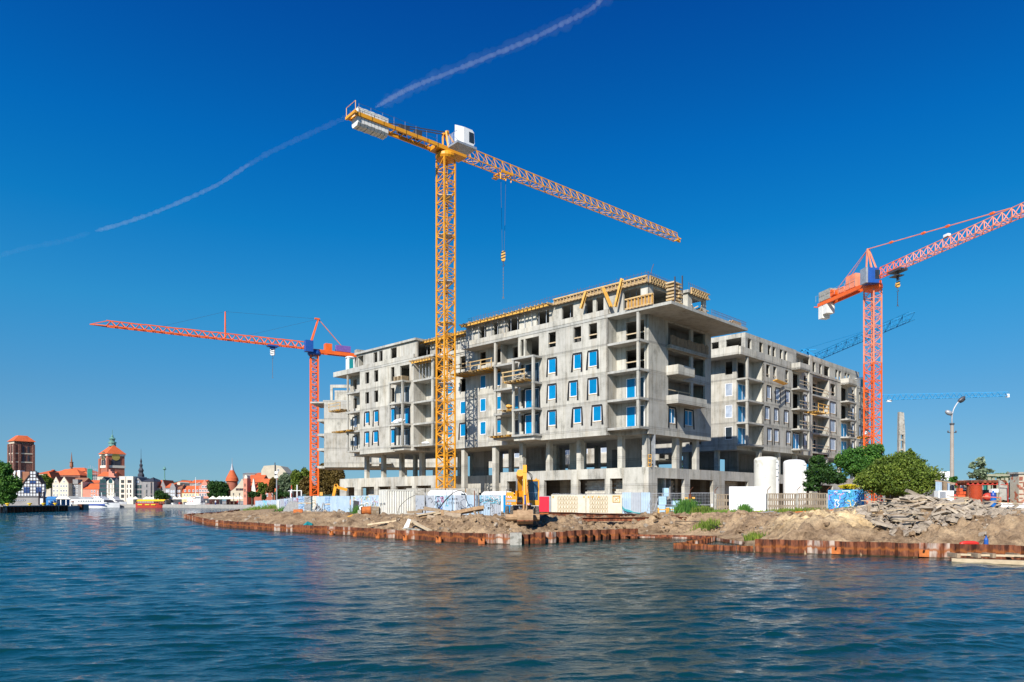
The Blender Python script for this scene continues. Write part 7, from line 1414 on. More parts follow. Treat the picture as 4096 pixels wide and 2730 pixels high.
# umbrellas
um=MB(); um.lathe((0,0,0),[(1.75,2.1),(1.72,2.2),(.05,3.3)],8,False); ume=um.mesh('canopy',M['umbr']); upo=MB().tube([(0,0,0),(0,0,3.1)],.05,6).mesh('pole',M['pale'])
ul=[(q3(x,0)[0],306,f'cream quay umbrella, {n} from the left of the row behind the small boats') for x,n in((165,'first'),(265,'second'),(395,'third'),(520,'fourth'),(655,'fifth'),(810,'sixth'))]+[(q3(x,0)[0],277,f'cream cafe umbrella by the ruined wall, {n} of that row from the left') for x,n in((1385,'first'),(1560,'second'),(1650,'third'),(1740,'fourth'),(1830,'fifth'),(1935,'sixth'),(2030,'seventh'),(2110,'eighth'))]+[(q2(x,0)[0],312,f'cream umbrella behind the red excursion boat, {n} from the left') for x,n in((1330,'first'),(1450,'second'),(1745,'third'),(1830,'fourth'),(1925,'fifth'),(2120,'sixth'),(2270,'seventh'))]
for sx,Yu,lb in ul: T=thing('umbrella',lb,'umbrella',(X(sx,Yu),Yu,1.35),random.random(),'cream umbrellas along the far quay'); link('canopy',ume,T); link('pole',upo,T)
# people
def person(label,sx,Y,top,leg,z=1.35,h=1.75):
    T=thing('person',label,'person',(X(sx,Y),Y,z)); s=h/1.75; mb=MB(); mb.tube([(0,0,.85*s),(0,0,1.15*s),(0,0,1.42*s),(0,0,1.5*s)],[.15,.15,.19,.08],8); 
    for d in(-1,1): mb.tube([(d*.19,0,1.4*s),(d*.26,.03,1.1*s),(d*.24,-.06,.85*s)],[.06,.05,.04],6)
    part('top',mb,M[top],T); mb=MB()
    for d in(-1,1): mb.tube([(d*.09,0,.9*s),(d*.1,-.05*d,.48*s),(d*.1,.06*d,0)],[.1,.08,.06],6)
    part('trousers',mb,M[leg],T); mb=MB(); mb.ball((0,0,1.63*s),(.1,.11,.13),8,6); part('head',mb,M['skin'],T)
M['skin']=pm('skin',(.5,.3,.2),.6,var=.1)
person('person in a red top walking on the far quay below the stair turret',950.5,268,'red','black'); person('person in white standing left of the cafe umbrellas',862,272,'white','navy'); person('person in pale clothes by the blue canopy on the far quay',825,283,'umbr','greyr'); person('person in dark clothes near the tug bow',808,290,'slate','slate'); person('person in orange by the stone jetty',283,232,'form','navy'); person('person in red top seated area on the jetty end',292,230,'redh','black')
# boats
def hull(T,name,x0,x1,z1,w,mat,bow=1,zb=-.4,rake=.12,flare=.97):
    mb=MB(); L=x1-x0; st=[]; N=10
    for i in range(N+1):
        t=i/N; tt=t if bow>0 else 1-t; ww=w*(1 if tt<.6 else max(.03,1-((tt-.6)/.4)**2)); x=x0+L*t; sh=z1+.5*max(0,tt-.6)*z1*.4
        st.append([(x,-ww/2,sh),(x,-ww/2*flare,zb),(x,ww/2*flare,zb),(x,ww/2,sh)])
    for a_,b_ in zip(st[:-1],st[1:]): mb.hexa([a_[1],a_[2],a_[3],a_[0],b_[1],b_[2],b_[3],b_[0]])
    return part(name,mb,M[mat],T)
def ferry(label,f,xa,xb,Y,yd,top,nm,win,blue=True):
    sx0,sx1=f(xa,0)[0],f(xb,0)[0]; x0,x1=X(sx0,Y),X(sx1,Y); cx=(x0+x1)/2; T=thing('ferry',label,'ferry',(cx,Y,0)); L=x1-x0; hull(T,'hull',-L/2,L/2,Zp(f(0,yd)[1],Y),6.5,'white')
    if blue: mb=MB(); mb.box(-L/2+L*.18,L/2-L*.22,-3.29,-3.26,.8,1.45); part('blue_band',mb,M['navy'],T)
    z=Zp(f(0,yd)[1],Y); 
    mb=MB(); za2=Zp(f(0,top[0])[1],Y); mb.prism([(-L/2+L*.06,z),(L*.32,z),(L*.24,za2),(-L/2+L*.05,za2)],-3.0,3.0,lambda a,b,c:(a,c,b)); sd=part('saloon',mb,M['white'],T)
    mb=MB(); zb2=Zp(f(0,top[1])[1],Y); mb.prism([(-L*.02,za2),(L*.2,za2),(L*.12,zb2),(0,zb2)],-2.4,2.4,lambda a,b,c:(a,c,b)); part('bridge_deck',mb,M['white'],T)
    for i in range(win): x=-L/2+L*.2+i*L*.5/win; mb=MB(); mb.box(x,x+L*.018,-3.04,-3.005,z+(za2-z)*.25,z+(za2-z)*.72); part('window',mb,M['darkglass'],T)
    for i in range(5): x=L*.0+i*L*.033; mb=MB(); mb.box(x+.3,x+L*.024,-2.44,-2.405,za2+(zb2-za2)*.35,za2+(zb2-za2)*.85); part('window',mb,M['darkglass'],T)
    mb=MB(); mb.prism([(L*.245,z+.3),(L*.31,z+.3),(L*.262,za2-.3),(L*.24,za2-.3)],-3.03,3.03,lambda a,b,c:(a,c,b)); part('front_window',mb,M['slate'],T)
    mb=MB(); mb.tube([(L*.04,0,zb2),(L*.03,0,zb2+2.2)],.08,6).tube([(L*.0,-.8,zb2+1.2),(L*.05,.8,zb2+1.2)],.06,6).tube([(L*.12,0,zb2),(L*.11,0,zb2+1.6)],.1,6); part('radar_mast',mb,M['white'],T)
    mb=MB(); mb.box(-L/2+1,L*.0,-2.9,-2.85,za2+.05,za2+1.0); part('deck_rail',mb,M['galv'],T); return T
ferry('large white passenger ferry with a blue hull band moored at the far quay',q2,-190,1040,303,1262,(1165,1085),'',14); ferry('smaller white ferry moored behind the large blue banded one, bow showing right',q2,420,1225,309,1235,(1170,1095),'',8,False)
T=thing('excursion_boat','red excursion boat with a long yellow canopy on the far quay','boat',(X(q2(1920,0)[0],300),300,0)); L=X(q2(2300,0)[0],300)-X(q2(1520,0)[0],300); hull(T,'hull',-L/2,L/2,Zp(q2(0,1262)[1],300),5,'redh',flare=.9); zc_=Zp(q2(0,1215)[1],300); mb=MB(); mb.box(-L*.47,L*.45,-2.5,2.5,zc_,zc_+.12).prism([(-2.5,zc_+.12),(2.5,zc_+.12),(1.2,zc_+.75),(-1.2,zc_+.75)],-L*.47,L*.45,lambda a,b,c:(c,a,b)); part('canopy',mb,M['yroof'],T)
for i in range(12): mb=MB(); x=-L*.46+i*L*.08; mb.box(x,x+.12,-2.4,-2.3,1.5,zc_); part('post',mb,M['redh'],T)
mb=MB(); mb.box(L*.25,L*.46,-2.2,2.2,1.6,zc_-.05); part('cabin',mb,M['brick'],T)
for x in(-L*.42,-L*.18,L*.02): mb=MB(); mb.box(x,x+1.8,-2.62,-2.55,1.0,1.4); part('name_plate',mb,M['yroof'],T)
mb=MB(); mb.box(L*.44,L*.5,-2,2,.3,3); part('stern_gear',mb,M['steel'],T)
def small(label,f,xa,xb,Y,hm,cab,cm='white'):
    x0,x1=X(f(xa,0)[0],Y),X(f(xb,0)[0],Y); cx=(x0+x1)/2; L=x1-x0; T=thing('motor_boat',label,'boat',(cx,Y,0)); hull(T,'hull',-L/2,L/2,1.1,2.4,hm); mb=MB(); mb.prism([(-L*.3,1.1),(L*.22,1.1),(L*.1,cab),(-L*.25,cab)],-1,1,lambda a,b,c:(a,c,b)); part('cabin',mb,M[cm],T); mb=MB(); mb.prism([(L*.0,1.4),(L*.17,1.4),(L*.09,cab-.1),(L*.0,cab-.1)],-1.02,1.02,lambda a,b,c:(a,c,b)); part('window',mb,M['darkglass'],T)
small('small white motor boat right of the red excursion boat',q3,250,490,302,'white',1.9); small('small boat with red trim between the white boat and the tug',q3,495,590,301,'greyr',2.2,'redh'); small('grey covered motor boat moored beside the tug stern',q3,595,715,301,'greyr',2.3,'greyr')
Y=297; T=thing('tug_boat','white tug boat with blue waterline and red roofed wheelhouse on the far quay','boat',(X(q3(950,0)[0],Y),Y,0)); L=X(q3(1185,0)[0],Y)-X(q3(722,0)[0],Y); hull(T,'hull',-L/2,L/2,1.9,4.5,'white'); hull(T,'waterline',-L/2+.1,L/2-.4,.45,4.56,'navy',zb=-.5); mb=MB(); mb.box(-L*.42,L*.12,-1.7,1.7,1.9,3.3); part('deck_house',mb,M['white'],T); mb=MB(); mb.box(L*.05,L*.32,-1.5,1.5,2.1,4.7); wh=part('wheelhouse',mb,M['white'],T); mb=MB()
for i in range(4): mb=MB(); mb.box(L*.06+i*L*.062,L*.1+i*L*.062,-1.56,-1.505,3.7,4.4); part('window',mb,M['darkglass'],T)
for x in(-L*.4,-L*.28,-L*.15): mb=MB(); mb.box(x,x+.5,-1.75,-1.705,2.4,2.9); part('window',mb,M['redh'],T)
mb=MB(); mb.box(-L*.2,L*.05,-1.6,1.6,4.3,4.5); part('red_canopy',mb,M['redh'],T); mb=MB(); mb.tube([(-L*.05,0,2),(-L*.04,0,Zp(q3(0,455)[1],Y))],[.16,.07],6); mb.tube([(-L*.04,0,9.5),(-L*.26,0,9.0)],.05,5).tube([(-L*.04,0,9.6),(L*.2,0,10.4)],.05,5); part('mast',mb,M['white'],T)
# lamp posts on the far quay, poles
for sx,Y,lb,h_ in((q3(1922,0)[0],275,'dark lantern post before the ruined wall, left one',4.3),(q3(2082,0)[0],274,'dark lantern post before the ruined wall, right one',4.3),(q3(2278,0)[0],270,'dark lantern post in front of the stair turret',5)):
    T=thing('street_lamp',lb,'street lamp',(X(sx,Y),Y,1.35)); mb=MB(); mb.tube([(0,0,0),(0,0,h_-.7)],.09,6); part('post',mb,M['steel'],T); mb=MB(); mb.lathe((0,0,h_-.7),[(.12,0),(.3,.5),(.08,.75)],8); part('lantern',mb,M['steel'],T)
T=thing('light_mast','tall thin grey light mast above the sprayed fence at left','mast',(X(q4(785,0)[0],150),150,1.2)); mb=MB(); mb.tube([(0,0,0),(0,0,Zp(q4(0,280)[1],150)-1.2)],[.16,.1],6); part('pole',mb,M['galv'],T); mb=MB(); mb.box(-.4,.1,-.1,.1,6.0+0,7.5); 
for i in range(2): mb=MB(); zz=Zp(q4(0,300+i*90)[1],150)-1.2; mb.box(-.35,.25,-.2,.2,zz,zz+.5); part('lamp_head',mb,M['white'],T)
T=thing('navigation_frame','white tubular navigation frame behind the crimson graffiti fence','frame',(X(q4(1222,0)[0],130),130,1.3)); mb=MB(); 
for x,zt_ in((0,Zp(q4(0,535)[1],130)),(-2.1,Zp(q4(0,660)[1],130)),(1.4,Zp(q4(0,650)[1],130))): mb=MB(); mb.tube([(x*.55,0,0),(x*.55,0,zt_-1.3)],.1,6); part('post',mb,M['white'],T)
mb=MB(); mb.tube([(-1.6,0,Zp(q4(0,665)[1],130)-1.3),(.8,0,Zp(q4(0,660)[1],130)-1.3)],.07,6); part('crossbar',mb,M['white'],T)
T=thing('light_mast','short red and white banded pole left of the white frame','mast',(X(q4(1103,0)[0],135),135,1.3)); hp_=Zp(q4(0,545)[1],135)-1.3
for i in range(6): mb=MB(); mb.tube([(0,0,i*hp_/6),(0,0,(i+1)*hp_/6)],.1,6,True); part('band',mb,M['redh' if i%2 else 'white'],T)
# ---------------- vegetation ----------------
def leaf_mat(name,dark,mid,light,tr=.25):
    m,nt,b=base_mat(name,.6,0,.3); L=nt.links.new; g=nd(nt,'NewGeometry'); r=nd(nt,'ValToRGB'); e=r.color_ramp.elements; e[0].color=(*dark,1); e[1].color=(*light,1); q=e.new(.5); q.color=(*mid,1)
    n=nd(nt,'TexNoise'); n.inputs['Scale'].default_value=.7; L(g.outputs['Position'],n.inputs[0]); a=nd(nt,'Math',operation='MULTIPLY_ADD'); a.inputs[1].default_value=.6; L(g.outputs['Random Per Island'],a.inputs[0]); s_=nd(nt,'Math',operation='MULTIPLY_ADD'); s_.inputs[1].default_value=.9; s_.inputs[2].default_value=-.25; L(n.outputs[0],s_.inputs[0]); L(s_.outputs[0],a.inputs[2]); L(a.outputs[0],r.inputs[0]); L(r.outputs[0],b.inputs['Base Color'])
    t=nd(nt,'BsdfTranslucent'); L(r.outputs[0],t.inputs[0]); mx=nd(nt,'MixShader'); mx.inputs[0].default_value=tr; out=nt.nodes['Material Output']; L(b.outputs[0],mx.inputs[1]); L(t.outputs[0],mx.inputs[2]); L(mx.outputs[0],out.inputs[0]); return m
M['lf']=leaf_mat('fresh_green_leaves',(.02,.07,.012),(.06,.17,.025),(.16,.30,.04)); M['lo']=leaf_mat('olive_leaves',(.03,.055,.008),(.12,.18,.022),(.28,.33,.05)); M['lw']=leaf_mat('silver_willow_leaves',(.06,.10,.05),(.16,.22,.12),(.34,.40,.26)); M['lb']=leaf_mat('brownish_autumn_leaves',(.05,.035,.01),(.13,.09,.02),(.22,.15,.04)); M['ld']=leaf_mat('deep_green_leaves',(.01,.035,.012),(.03,.08,.015),(.07,.15,.025)); M['ly']=leaf_mat('yellow_flowers',(.1,.16,.02),(.6,.5,.02),(.8,.68,.03)); M['lg']=leaf_mat('grass_blades',(.05,.10,.015),(.14,.24,.03),(.3,.34,.08))
M['bark']=pm('bark',(.10,.075,.05),.95,bump=.4)
def crown(c,rx,ry,rz,n,size,clump=.34,k=None,seed=0):
    r=np.random.default_rng(seed+int(abs(c[0])*100)); k=k or max(10,int(n/45))
    d=r.normal(size=(k,3)); d/=np.linalg.norm(d,axis=1)[:,None]; rad=r.uniform(.45,1.0,(k,1))**.6; cc=d*rad; cc[:,2]=np.where(cc[:,2]<-.55,-.55,cc[:,2]); sc_=r.uniform(.6,1.3,(k,1))
    idx=r.integers(0,k,n); off=r.normal(size=(n,3)); off/=np.linalg.norm(off,axis=1)[:,None]; off*=r.uniform(.2,1,(n,1))**.5*clump*sc_[idx]; off[:,2]*=.75
    P=(cc[idx]+off)*np.array([rx,ry,rz])+np.array(c)
    u=r.normal(size=(n,3)); u/=np.linalg.norm(u,axis=1)[:,None]; v=r.normal(size=(n,3)); v-=u*(v*u).sum(1)[:,None]; v/=np.linalg.norm(v,axis=1)[:,None]
    s=size*r.uniform(.6,1.3,(n,1)); u=u*s; v=v*s*.6
    V=np.stack([P-u,P+v,P+u,P-v],1).reshape(-1,3); F_=np.arange(4*n).reshape(n,4); return V,F_
def tree(name,label,base,blobs,n,size,mat,trunk=.15,seed=1,group=None,cat='tree',clump=.36,limbs=5):
    T=thing(name,label,cat,base,0,group); Vs=[];Fs=[];o=0; vol=[b[3]*b[4]*b[5] for b in blobs]; tv=sum(v**.67 for v in vol)
    for i,(x,y,z,rx,ry,rz) in enumerate(blobs):
        m_=int(n*vol[i]**.67/tv); V,F_=crown((x,y,z),rx,ry,rz,m_,size,clump,seed=seed*10+i); Vs.append(V); Fs.append(F_+o); o+=len(V)
    link('crown',npmesh('crown',np.concatenate(Vs),np.concatenate(Fs),M[mat]),T)
    mb=MB(); rr=random.Random(seed); top=max(b[2] for b in blobs); mb.tube([(0,0,-.3),(rr.uniform(-.1,.1),0,top*.35),(rr.uniform(-.2,.2),0,top*.7)],[trunk,trunk*.8,trunk*.45],8)
    for i in range(limbs):
        b=blobs[i%len(blobs)]; t=top*rr.uniform(.2,.5); e=(b[0]+rr.uniform(-.6,.6)*b[3],b[1]+rr.uniform(-.6,.6)*b[4],b[2]+rr.uniform(-.2,.6)*b[5]); mid=(e[0]*.45,e[1]*.45,(t+e[2])/2+.1); mb.tube([(0,0,t),mid,e],[trunk*.5,trunk*.3,trunk*.1],5)
    part('trunk',mb,M['bark'],T); return T
def blob(T0,Y,x0,x1,y0,y1,f,dep=1.0,dy=0):
    (a,b),(c,d)=f(x0,y0),f(x1,y1); xa,xb=X(a,Y),X(c,Y); zt,zb_=Zp(b,Y),Zp(d,Y); return ((xa+xb)/2-T0[0],dy,(zt+zb_)/2-T0[2],(xb-xa)/2,(xb-xa)/2*dep,(zt-zb_)/2)
Y=61; b0=(X(zr(760),Y),Y,1.9); zrf=lambda x,y:(3300+.37*x,1700+.37*y)
tree('bush','broad round olive green bush behind the sand heap',b0,[blob(b0,Y,430,1190,400,800,zrf,.8),blob(b0,Y,620,1060,310,620,zrf,.8),blob(b0,Y,345,650,500,700,zrf,.8),blob(b0,Y,520,800,360,560,zrf,.8),blob(b0,Y,880,975,262,380,zrf,.8)],38000,.095,'lo',.16,1,cat='bush')
Y=72; b0=(X(zr(400),Y),Y,1.7); tree('tree','fresh green feathery tree left of the olive bush, in front of the crane mast',b0,[blob(b0,Y,180,480,250,560,zrf,.9),blob(b0,Y,430,640,205,430,zrf,.9),blob(b0,Y,300,560,330,600,zrf,.9),blob(b0,Y,120,300,300,480,zrf,.9)],16000,.11,'lf',.16,2,clump=.4)
Y=70; zcf=lambda x,y:(2700+.3698*x,1700+.3698*y); b0=(X(zc(1560),Y),Y,1.7); tree('tree','dark leafy tree directly right of the second silo tank',b0,[blob(b0,Y,1430,1700,420,640,zcf,.9),blob(b0,Y,1470,1620,330,480,zcf,.9),blob(b0,Y,1620,1850,480,660,zcf,.9),blob(b0,Y,1390,1560,600,730,zcf,.9)],10000,.11,'ld',.12,3,clump=.4)
Y=66.5; b0=(X(zc(1900),Y),Y,2.0); tree('bush','yellow flowering bush above the blue graffiti panel',b0,[blob(b0,Y,1800,1990,640,700,zcf,1)],900,.08,'ly',.05,4,cat='bush',limbs=2)
Y=95; b0=(X(zr(1700),Y),Y,2.0); tree('tree','thin sparse young tree right of the street lamp',b0,[blob(b0,Y,1600,1800,480,620,zrf,1),blob(b0,Y,1600,1760,400,540,zrf,1),blob(b0,Y,1640,1720,350,440,zrf,1)],1100,.22,'lw',.1,5,clump=.5); Y=98; b0=(X(zr(1960),Y),Y,2); tree('tree','low sparse treetop behind the picket fence at far right',b0,[blob(b0,Y,1850,2090,520,600,zrf,1)],700,.22,'lw',.1,6,clump=.5)
Y=54; b0=(X(zr(1375),Y),Y,2.2); tree('climber','green creeper growing up the foot of the street lamp pole',b0,[blob(b0,Y,1330,1440,560,625,zrf,.6),blob(b0,Y,1410,1475,600,720,zrf,.6)],900,.1,'lf',.04,7,cat='creeper',limbs=2)
# town trees
def ttree(label,f,Y,bl,n,size,mat,seed,name='tree',z0=1.3,clump=.36): cx=(bl[0][0]+bl[0][1])/2; b0=(X(f(cx,0)[0],Y),Y,z0); return tree(name,label,b0,[blob(b0,Y,*b,f,.9) for b in bl],n,size,mat,.3,seed,clump=clump)
ttree('big green tree at the far left edge in front of the timber warehouse',q1,200,[(-120,200,590,1000),(-60,330,800,1200),(60,380,950,1150),(-60,260,1050,1400)],15300,0.311,'lf',11); ttree('green tree between the timber warehouse and the cream gabled houses',q1,262,[(700,950,835,1040),(760,930,960,1100)],4420,0.370,'lo',12)
ttree('round dark green quay tree in front of the grey gable wall',q2,304,[(1955,2200,935,1170),(2050,2330,1000,1175)],5440,0.333,'ld',13); ttree('large dark green tree on the quay between the pink gable and the round tower',q3,283,[(1270,1620,560,860),(1440,1780,590,900),(1270,1560,780,1050),(1500,1780,800,1040)],13600,0.311,'ld',14)
ttree('small dark tree in front of the stair turret house',q4,250,[(180,330,670,820),(280,430,680,800)],2720,0.259,'ld',15); ttree('upright yellow green tree before the broad orange roof',q4,235,[(390,560,480,760),(460,600,520,700)],4080,0.266,'lo',16); ttree('rust tinged tree in front of the orange roof end',q4,232,[(630,790,380,640),(560,720,560,720)],3740,0.266,'lb',17)
ttree('silvery willow left of the bright orange mast',q4,210,[(820,1080,300,600),(960,1130,345,640),(850,1050,540,800)],10200,0.252,'lw',18); ttree('olive tree clump directly left of the bright orange mast',q4,205,[(1100,1320,230,520),(1280,1480,200,500),(1130,1400,420,700)],11050,0.266,'lo',19); ttree('brownish thicket behind the bright orange mast',q4,200,[(1290,1560,400,760),(1400,1700,560,780)],6800,0.266,'lb',20)
ttree('tall brown green tree right of the bright orange mast, under the blank block',q4,196,[(1640,1900,110,520),(1780,2060,170,600),(1660,1980,420,780)],13600,0.266,'lb',21); ttree('brown tree filling the gap left of the podium',q4,194,[(1960,2240,190,600),(2000,2300,420,780)],10200,0.266,'lb',22); ttree('dark green shrub at the foot of the willow',q4,180,[(750,900,640,840),(860,1100,700,800)],3400,0.222,'ld',23); ttree('slim young tree in front of the small shop windows',q4,228,[(470,560,740,860)],1190,0.222,'ld',24)
ttree('green treetop seen through the colonnade right of the corner column',zf if 0 else (lambda x,y:(2000+.3507*x,1700+.3507*y)),160,[(2050,2130,455,520),(2080,2200,480,560)],1360,0.259,'ld',25)
def weeds(label,sx,Y,w,h,n,mat,seed,name='weeds',cat='weeds',d=None):
    r=np.random.default_rng(seed); x=X(sx,Y)+r.normal(0,w*.4,n); y=Y+r.normal(0,(d or w*.4)*.6,n); zb_,_=ground_base(x,y); hh=h*r.uniform(.12,1,n)**1.6*np.exp(-.6*((x-X(sx,Y))/w)**2); a=r.uniform(0,6.28,n); ln=r.normal(0,.25,n)*hh; t=.03+.02*r.random(n)
    p0=np.stack([x-np.cos(a)*t,y-np.sin(a)*t,zb_],1); p1=np.stack([x+np.cos(a)*t,y+np.sin(a)*t,zb_],1); p2=np.stack([x+ln+np.cos(a)*t*.4,y+ln*.3,zb_+hh],1); p3=np.stack([x+ln-np.cos(a)*t*.4,y+ln*.3,zb_+hh*.96],1)
    o=link(name,npmesh(name,np.stack([p0,p1,p2,p3],1).reshape(-1,3),np.arange(4*n).reshape(n,4),M[mat])); tag(o,label,cat,kind='stuff'); return o
weeds('tall green weeds at the foot of the wire mesh fence',2745,67,1.3,1.5,1500,'lf',1); weeds('yellow flowering weeds right of the tall green clump',2810,66.5,1.6,.8,900,'lo',2); weeds('grass tufts along the slatted fence foot',2900,65,2.5,.4,900,'lg',3,'grass','grass'); weeds('bright green tuft in front of the white billboard',2978,63,.8,.9,900,'lf',4); weeds('weeds and dry stalks along the fence foot',3180,64,3.5,.5,1300,'lo',5); weeds('grass below the blue graffiti panel',3400,62,2,.4,900,'lg',6,'grass','grass'); weeds('tuft growing on the bank above the low piles',2830,54.5,1.2,.7,500,'lo',7); weeds('tuft on the bank by the tall piles',3005,46,.8,.6,400,'lo',8)
weeds('long grass at the foot of the sprayed fence at left',1020,150,3.5,1.0,1600,'lg',9,'grass','grass'); weeds('grass along the middle of the sprayed fence',1095,127,4.5,.9,1500,'lg',10,'grass','grass'); weeds('green tuft left of the container',1435,79,.9,1.2,700,'lf',11); weeds('green plants below the crimson graffiti',1150,106,2.0,.8,700,'lf',12)
weeds('dry weeds at the foot of the picket fence at far right',4010,52,2.5,.6,900,'lo',13)
# ---------------- clods, stones, rubble ----------------
M['rock']=pm('pale_rubble',(.40,.33,.25),.95,(.2,.16,.12),3,bump=.4); M['slabc']=pm('broken_concrete',(.44,.37,.28),.93,(.24,.19,.14),2.5,bump=.4,bscale=12,rnd=.16,c3=(.22,.19,.16),s3=3,t3=.64)
def scatter(name,label,cat,n,cx,cy,rx,ry,s0,s1,mat,seed,lift=0,filt=True):
    r=np.random.default_rng(seed); x=cx+r.uniform(-1,1,n)*rx; y=cy+r.uniform(-1,1,n)*ry; z,d=ground_base(x,y); k=d>.5; x,y,z=x[k],y[k],z[k]; n=len(x); s=s0+(s1-s0)*r.random(n)**3
    B=np.array([(-1,-1,-1),(1,-1,-1),(1,1,-1),(-1,1,-1),(-1,-1,1),(1,-1,1),(1,1,1),(-1,1,1)])*.5; V=B[None]*r.uniform(.5,1.3,(n,8,3))*s[:,None,None]*np.array([1.2,1,.7]); a=r.uniform(0,6.28,n); b=r.uniform(-.8,.8,n)
    ca,sa,cb_,sb=np.cos(a),np.sin(a),np.cos(b),np.sin(b); X_=V[...,0]*cb_[:,None]-V[...,2]*sb[:,None]; Z_=V[...,0]*sb[:,None]+V[...,2]*cb_[:,None]; X2=X_*ca[:,None]-V[...,1]*sa[:,None]; Y2=X_*sa[:,None]+V[...,1]*ca[:,None]
    V=np.stack([X2+x[:,None],Y2+y[:,None],Z_+z[:,None]+lift+s[:,None]*.15],-1).reshape(-1,3); q=np.array([(0,3,2,1),(4,5,6,7),(0,1,5,4),(1,2,6,5),(2,3,7,6),(3,0,4,7)]); F_=(q[None]+8*np.arange(n)[:,None,None]).reshape(-1,4); o=link(name,npmesh(name,V,F_,M[mat])); tag(o,label,cat,kind='stuff'); return o
scatter('stones','pale stones and clods scattered over the dug up bank','stones',1300,0,57,34,11,.04,.3,'rock',1); scatter('clods','brown soil clods on the bank','clods',4500,-2,55,34,9,.04,.3,'soil',2); scatter('clods','larger brown clods tumbling down the right bank slope','clods',900,14,50,24,12,.1,.5,'soil',12); scatter('rubble','small broken rubble in the concrete heap','rubble',2200,25.8,43.8,4.6,3.6,.05,.38,'rock',3,.08); scatter('rubble','loose rubble along the right bank edge','rubble',500,33,40.5,9,3.5,.05,.3,'rock',4,.0)
scatter('stones','pale stones at the river tip','stones',350,-30,86,14,14,.08,.45,'rock',5)
rr=random.Random(5)
def chunk(label,p,sz,rot,grp=None,mat='slabc',name='rubble_piece'):
    w,l,t=sz; n=rr.choice([4,5,5,6]); pts=[]
    for i in range(n): a=6.283*i/n+rr.uniform(-.25,.25); pts.append((math.cos(a)*w*.6*rr.uniform(.8,1.1),math.sin(a)*l*.6*rr.uniform(.8,1.1)))
    mb=MB(); mb.prism(pts,-t/2,t/2,lambda a,b,c:(a,b,c+rr.uniform(-.01,.01))); return solo(name,mb,M[mat],label,'rubble',grp,p,rot)
for i in range(105):
    a=rr.uniform(0,6.28); q=rr.random()**.6; x=25.6+math.cos(a)*4.6*q; y=43.9+math.sin(a)*2.7*q; z=gz(x,y)
    if z<.3: continue
    chunk('grey broken concrete slab lying in the rubble heap right of the sand mound',(x,y,z+rr.uniform(.0,.42)*(1-q*.6)),(rr.uniform(.4,1.5),rr.uniform(.35,.9),rr.uniform(.06,.14)),(rr.uniform(-.6,.6),rr.uniform(-.7,.7),rr.uniform(0,3.1)),'broken concrete slabs in the rubble heap')
for i in range(26):
    x=rr.uniform(29,38); y=rr.uniform(38.5,44); z=gz(x,y)
    if z<.3: continue
    chunk('concrete fragment lying on the soil right of the rubble heap',(x,y,z+.08),(rr.uniform(.4,1.3),rr.uniform(.3,.7),rr.uniform(.1,.22)),(rr.uniform(-.3,.3),rr.uniform(-.3,.3),rr.uniform(0,3.1)),'concrete fragments right of the rubble heap')
def zs(x,y,Y): return at(*zrf(x,y),Y)
chunk('large pale flat slab sloping down at the right end of the rubble heap',zs(1610,1150,41),(3.4,1.4,.22),(.35,.28,-.2)); chunk('pointed pale slab standing below the large flat slab near the life ring',zs(1645,1240,39.6),(1.6,1.5,.18),(1.0,.5,.2)); chunk('small pale slab leaning next to the blue bottle',zs(1780,1270,38.8),(1.2,1.0,.15),(.9,-.3,.4)); chunk('dark edged slab tilted on the very top of the rubble heap',zs(1080,800,46.5),(3.6,1.0,.2),(.2,.42,.05)); chunk('upright square slab at the upper middle of the heap',zs(975,860,45.5),(1.5,1.3,.2),(1.1,.1,.1)); chunk('narrow slab standing on end at the left of the heap',zs(765,1020,43),(1.2,.6,.15),(1.2,-.9,.3)); chunk('second narrow slab leaning beside the upright left one',zs(830,1045,42.8),(1.1,.7,.18),(1.1,-.3,.5)); chunk('long slab at the low left front of the heap',zs(700,1095,41.5),(2.2,.8,.15),(.2,.25,.1)); chunk('broken plate lying in the yellow sand above a dark hollow',at(3315,2140,42),(2.3,1.3,.12),(.25,.12,.1)); chunk('boulder on the sand slope left of the mound',at(3349,2073,48),(1.3,.8,.55),(.1,.1,.2)); chunk('squared slab in the middle right of the heap',zs(1170,1020,43.5),(1.2,.9,.35),(.6,.3,.8)); chunk('long thin slab poking out right from the heap top',zs(1280,960,44.5),(3.2,.5,.15),(.1,.5,-.1)); chunk('flat grey slab low in the front of the heap',zs(1070,1150,41.3),(2.6,.8,.2),(.15,.05,.1))
for i in range(22):
    x=rr.uniform(21.8,30); y=rr.uniform(41,45.5); z=gz(x,y); mb=MB(); L_=rr.uniform(.8,2.6); a=rr.uniform(-.5,.5); mb.bar((-L_/2,0,-a*.3),(L_/2,rr.uniform(-.6,.6),a*.3),rr.uniform(.06,.14),.05); solo('plank_fragment',mb,M['pale' if i%2 else 'oldw'],'splintered plank sticking out of the rubble heap','plank','splintered planks in the rubble heap',(x,y,z+rr.uniform(.15,.6)))
T=thing('barrier_pole','black and white banded pole lying on the left side of the rubble heap','pole',zs(690,968,43.5)); 
for i in range(4): mb=MB(); mb.tube([(-1.25+i*.62,0,-.08+i*.05),(-1.25+(i+1)*.62,0,-.08+(i+1)*.05)],.09,10); part('band',mb,M['black' if i%2==0 else 'white'],T)
tubeobj('stake',[zs(475,885,44),zs(472,1150,43)],.09,'oldw','thick old wooden stake standing at the edge of the sand mound','stake',7)
T=thing('concrete_block','pale concrete block set between the rusty piles below the digger','block',(X(2063,47.5),47.3,0)); mb=MB(); mb.box(-.38,.38,-.25,.7,-1,.78); part('block',mb,M['conc_old'],T)
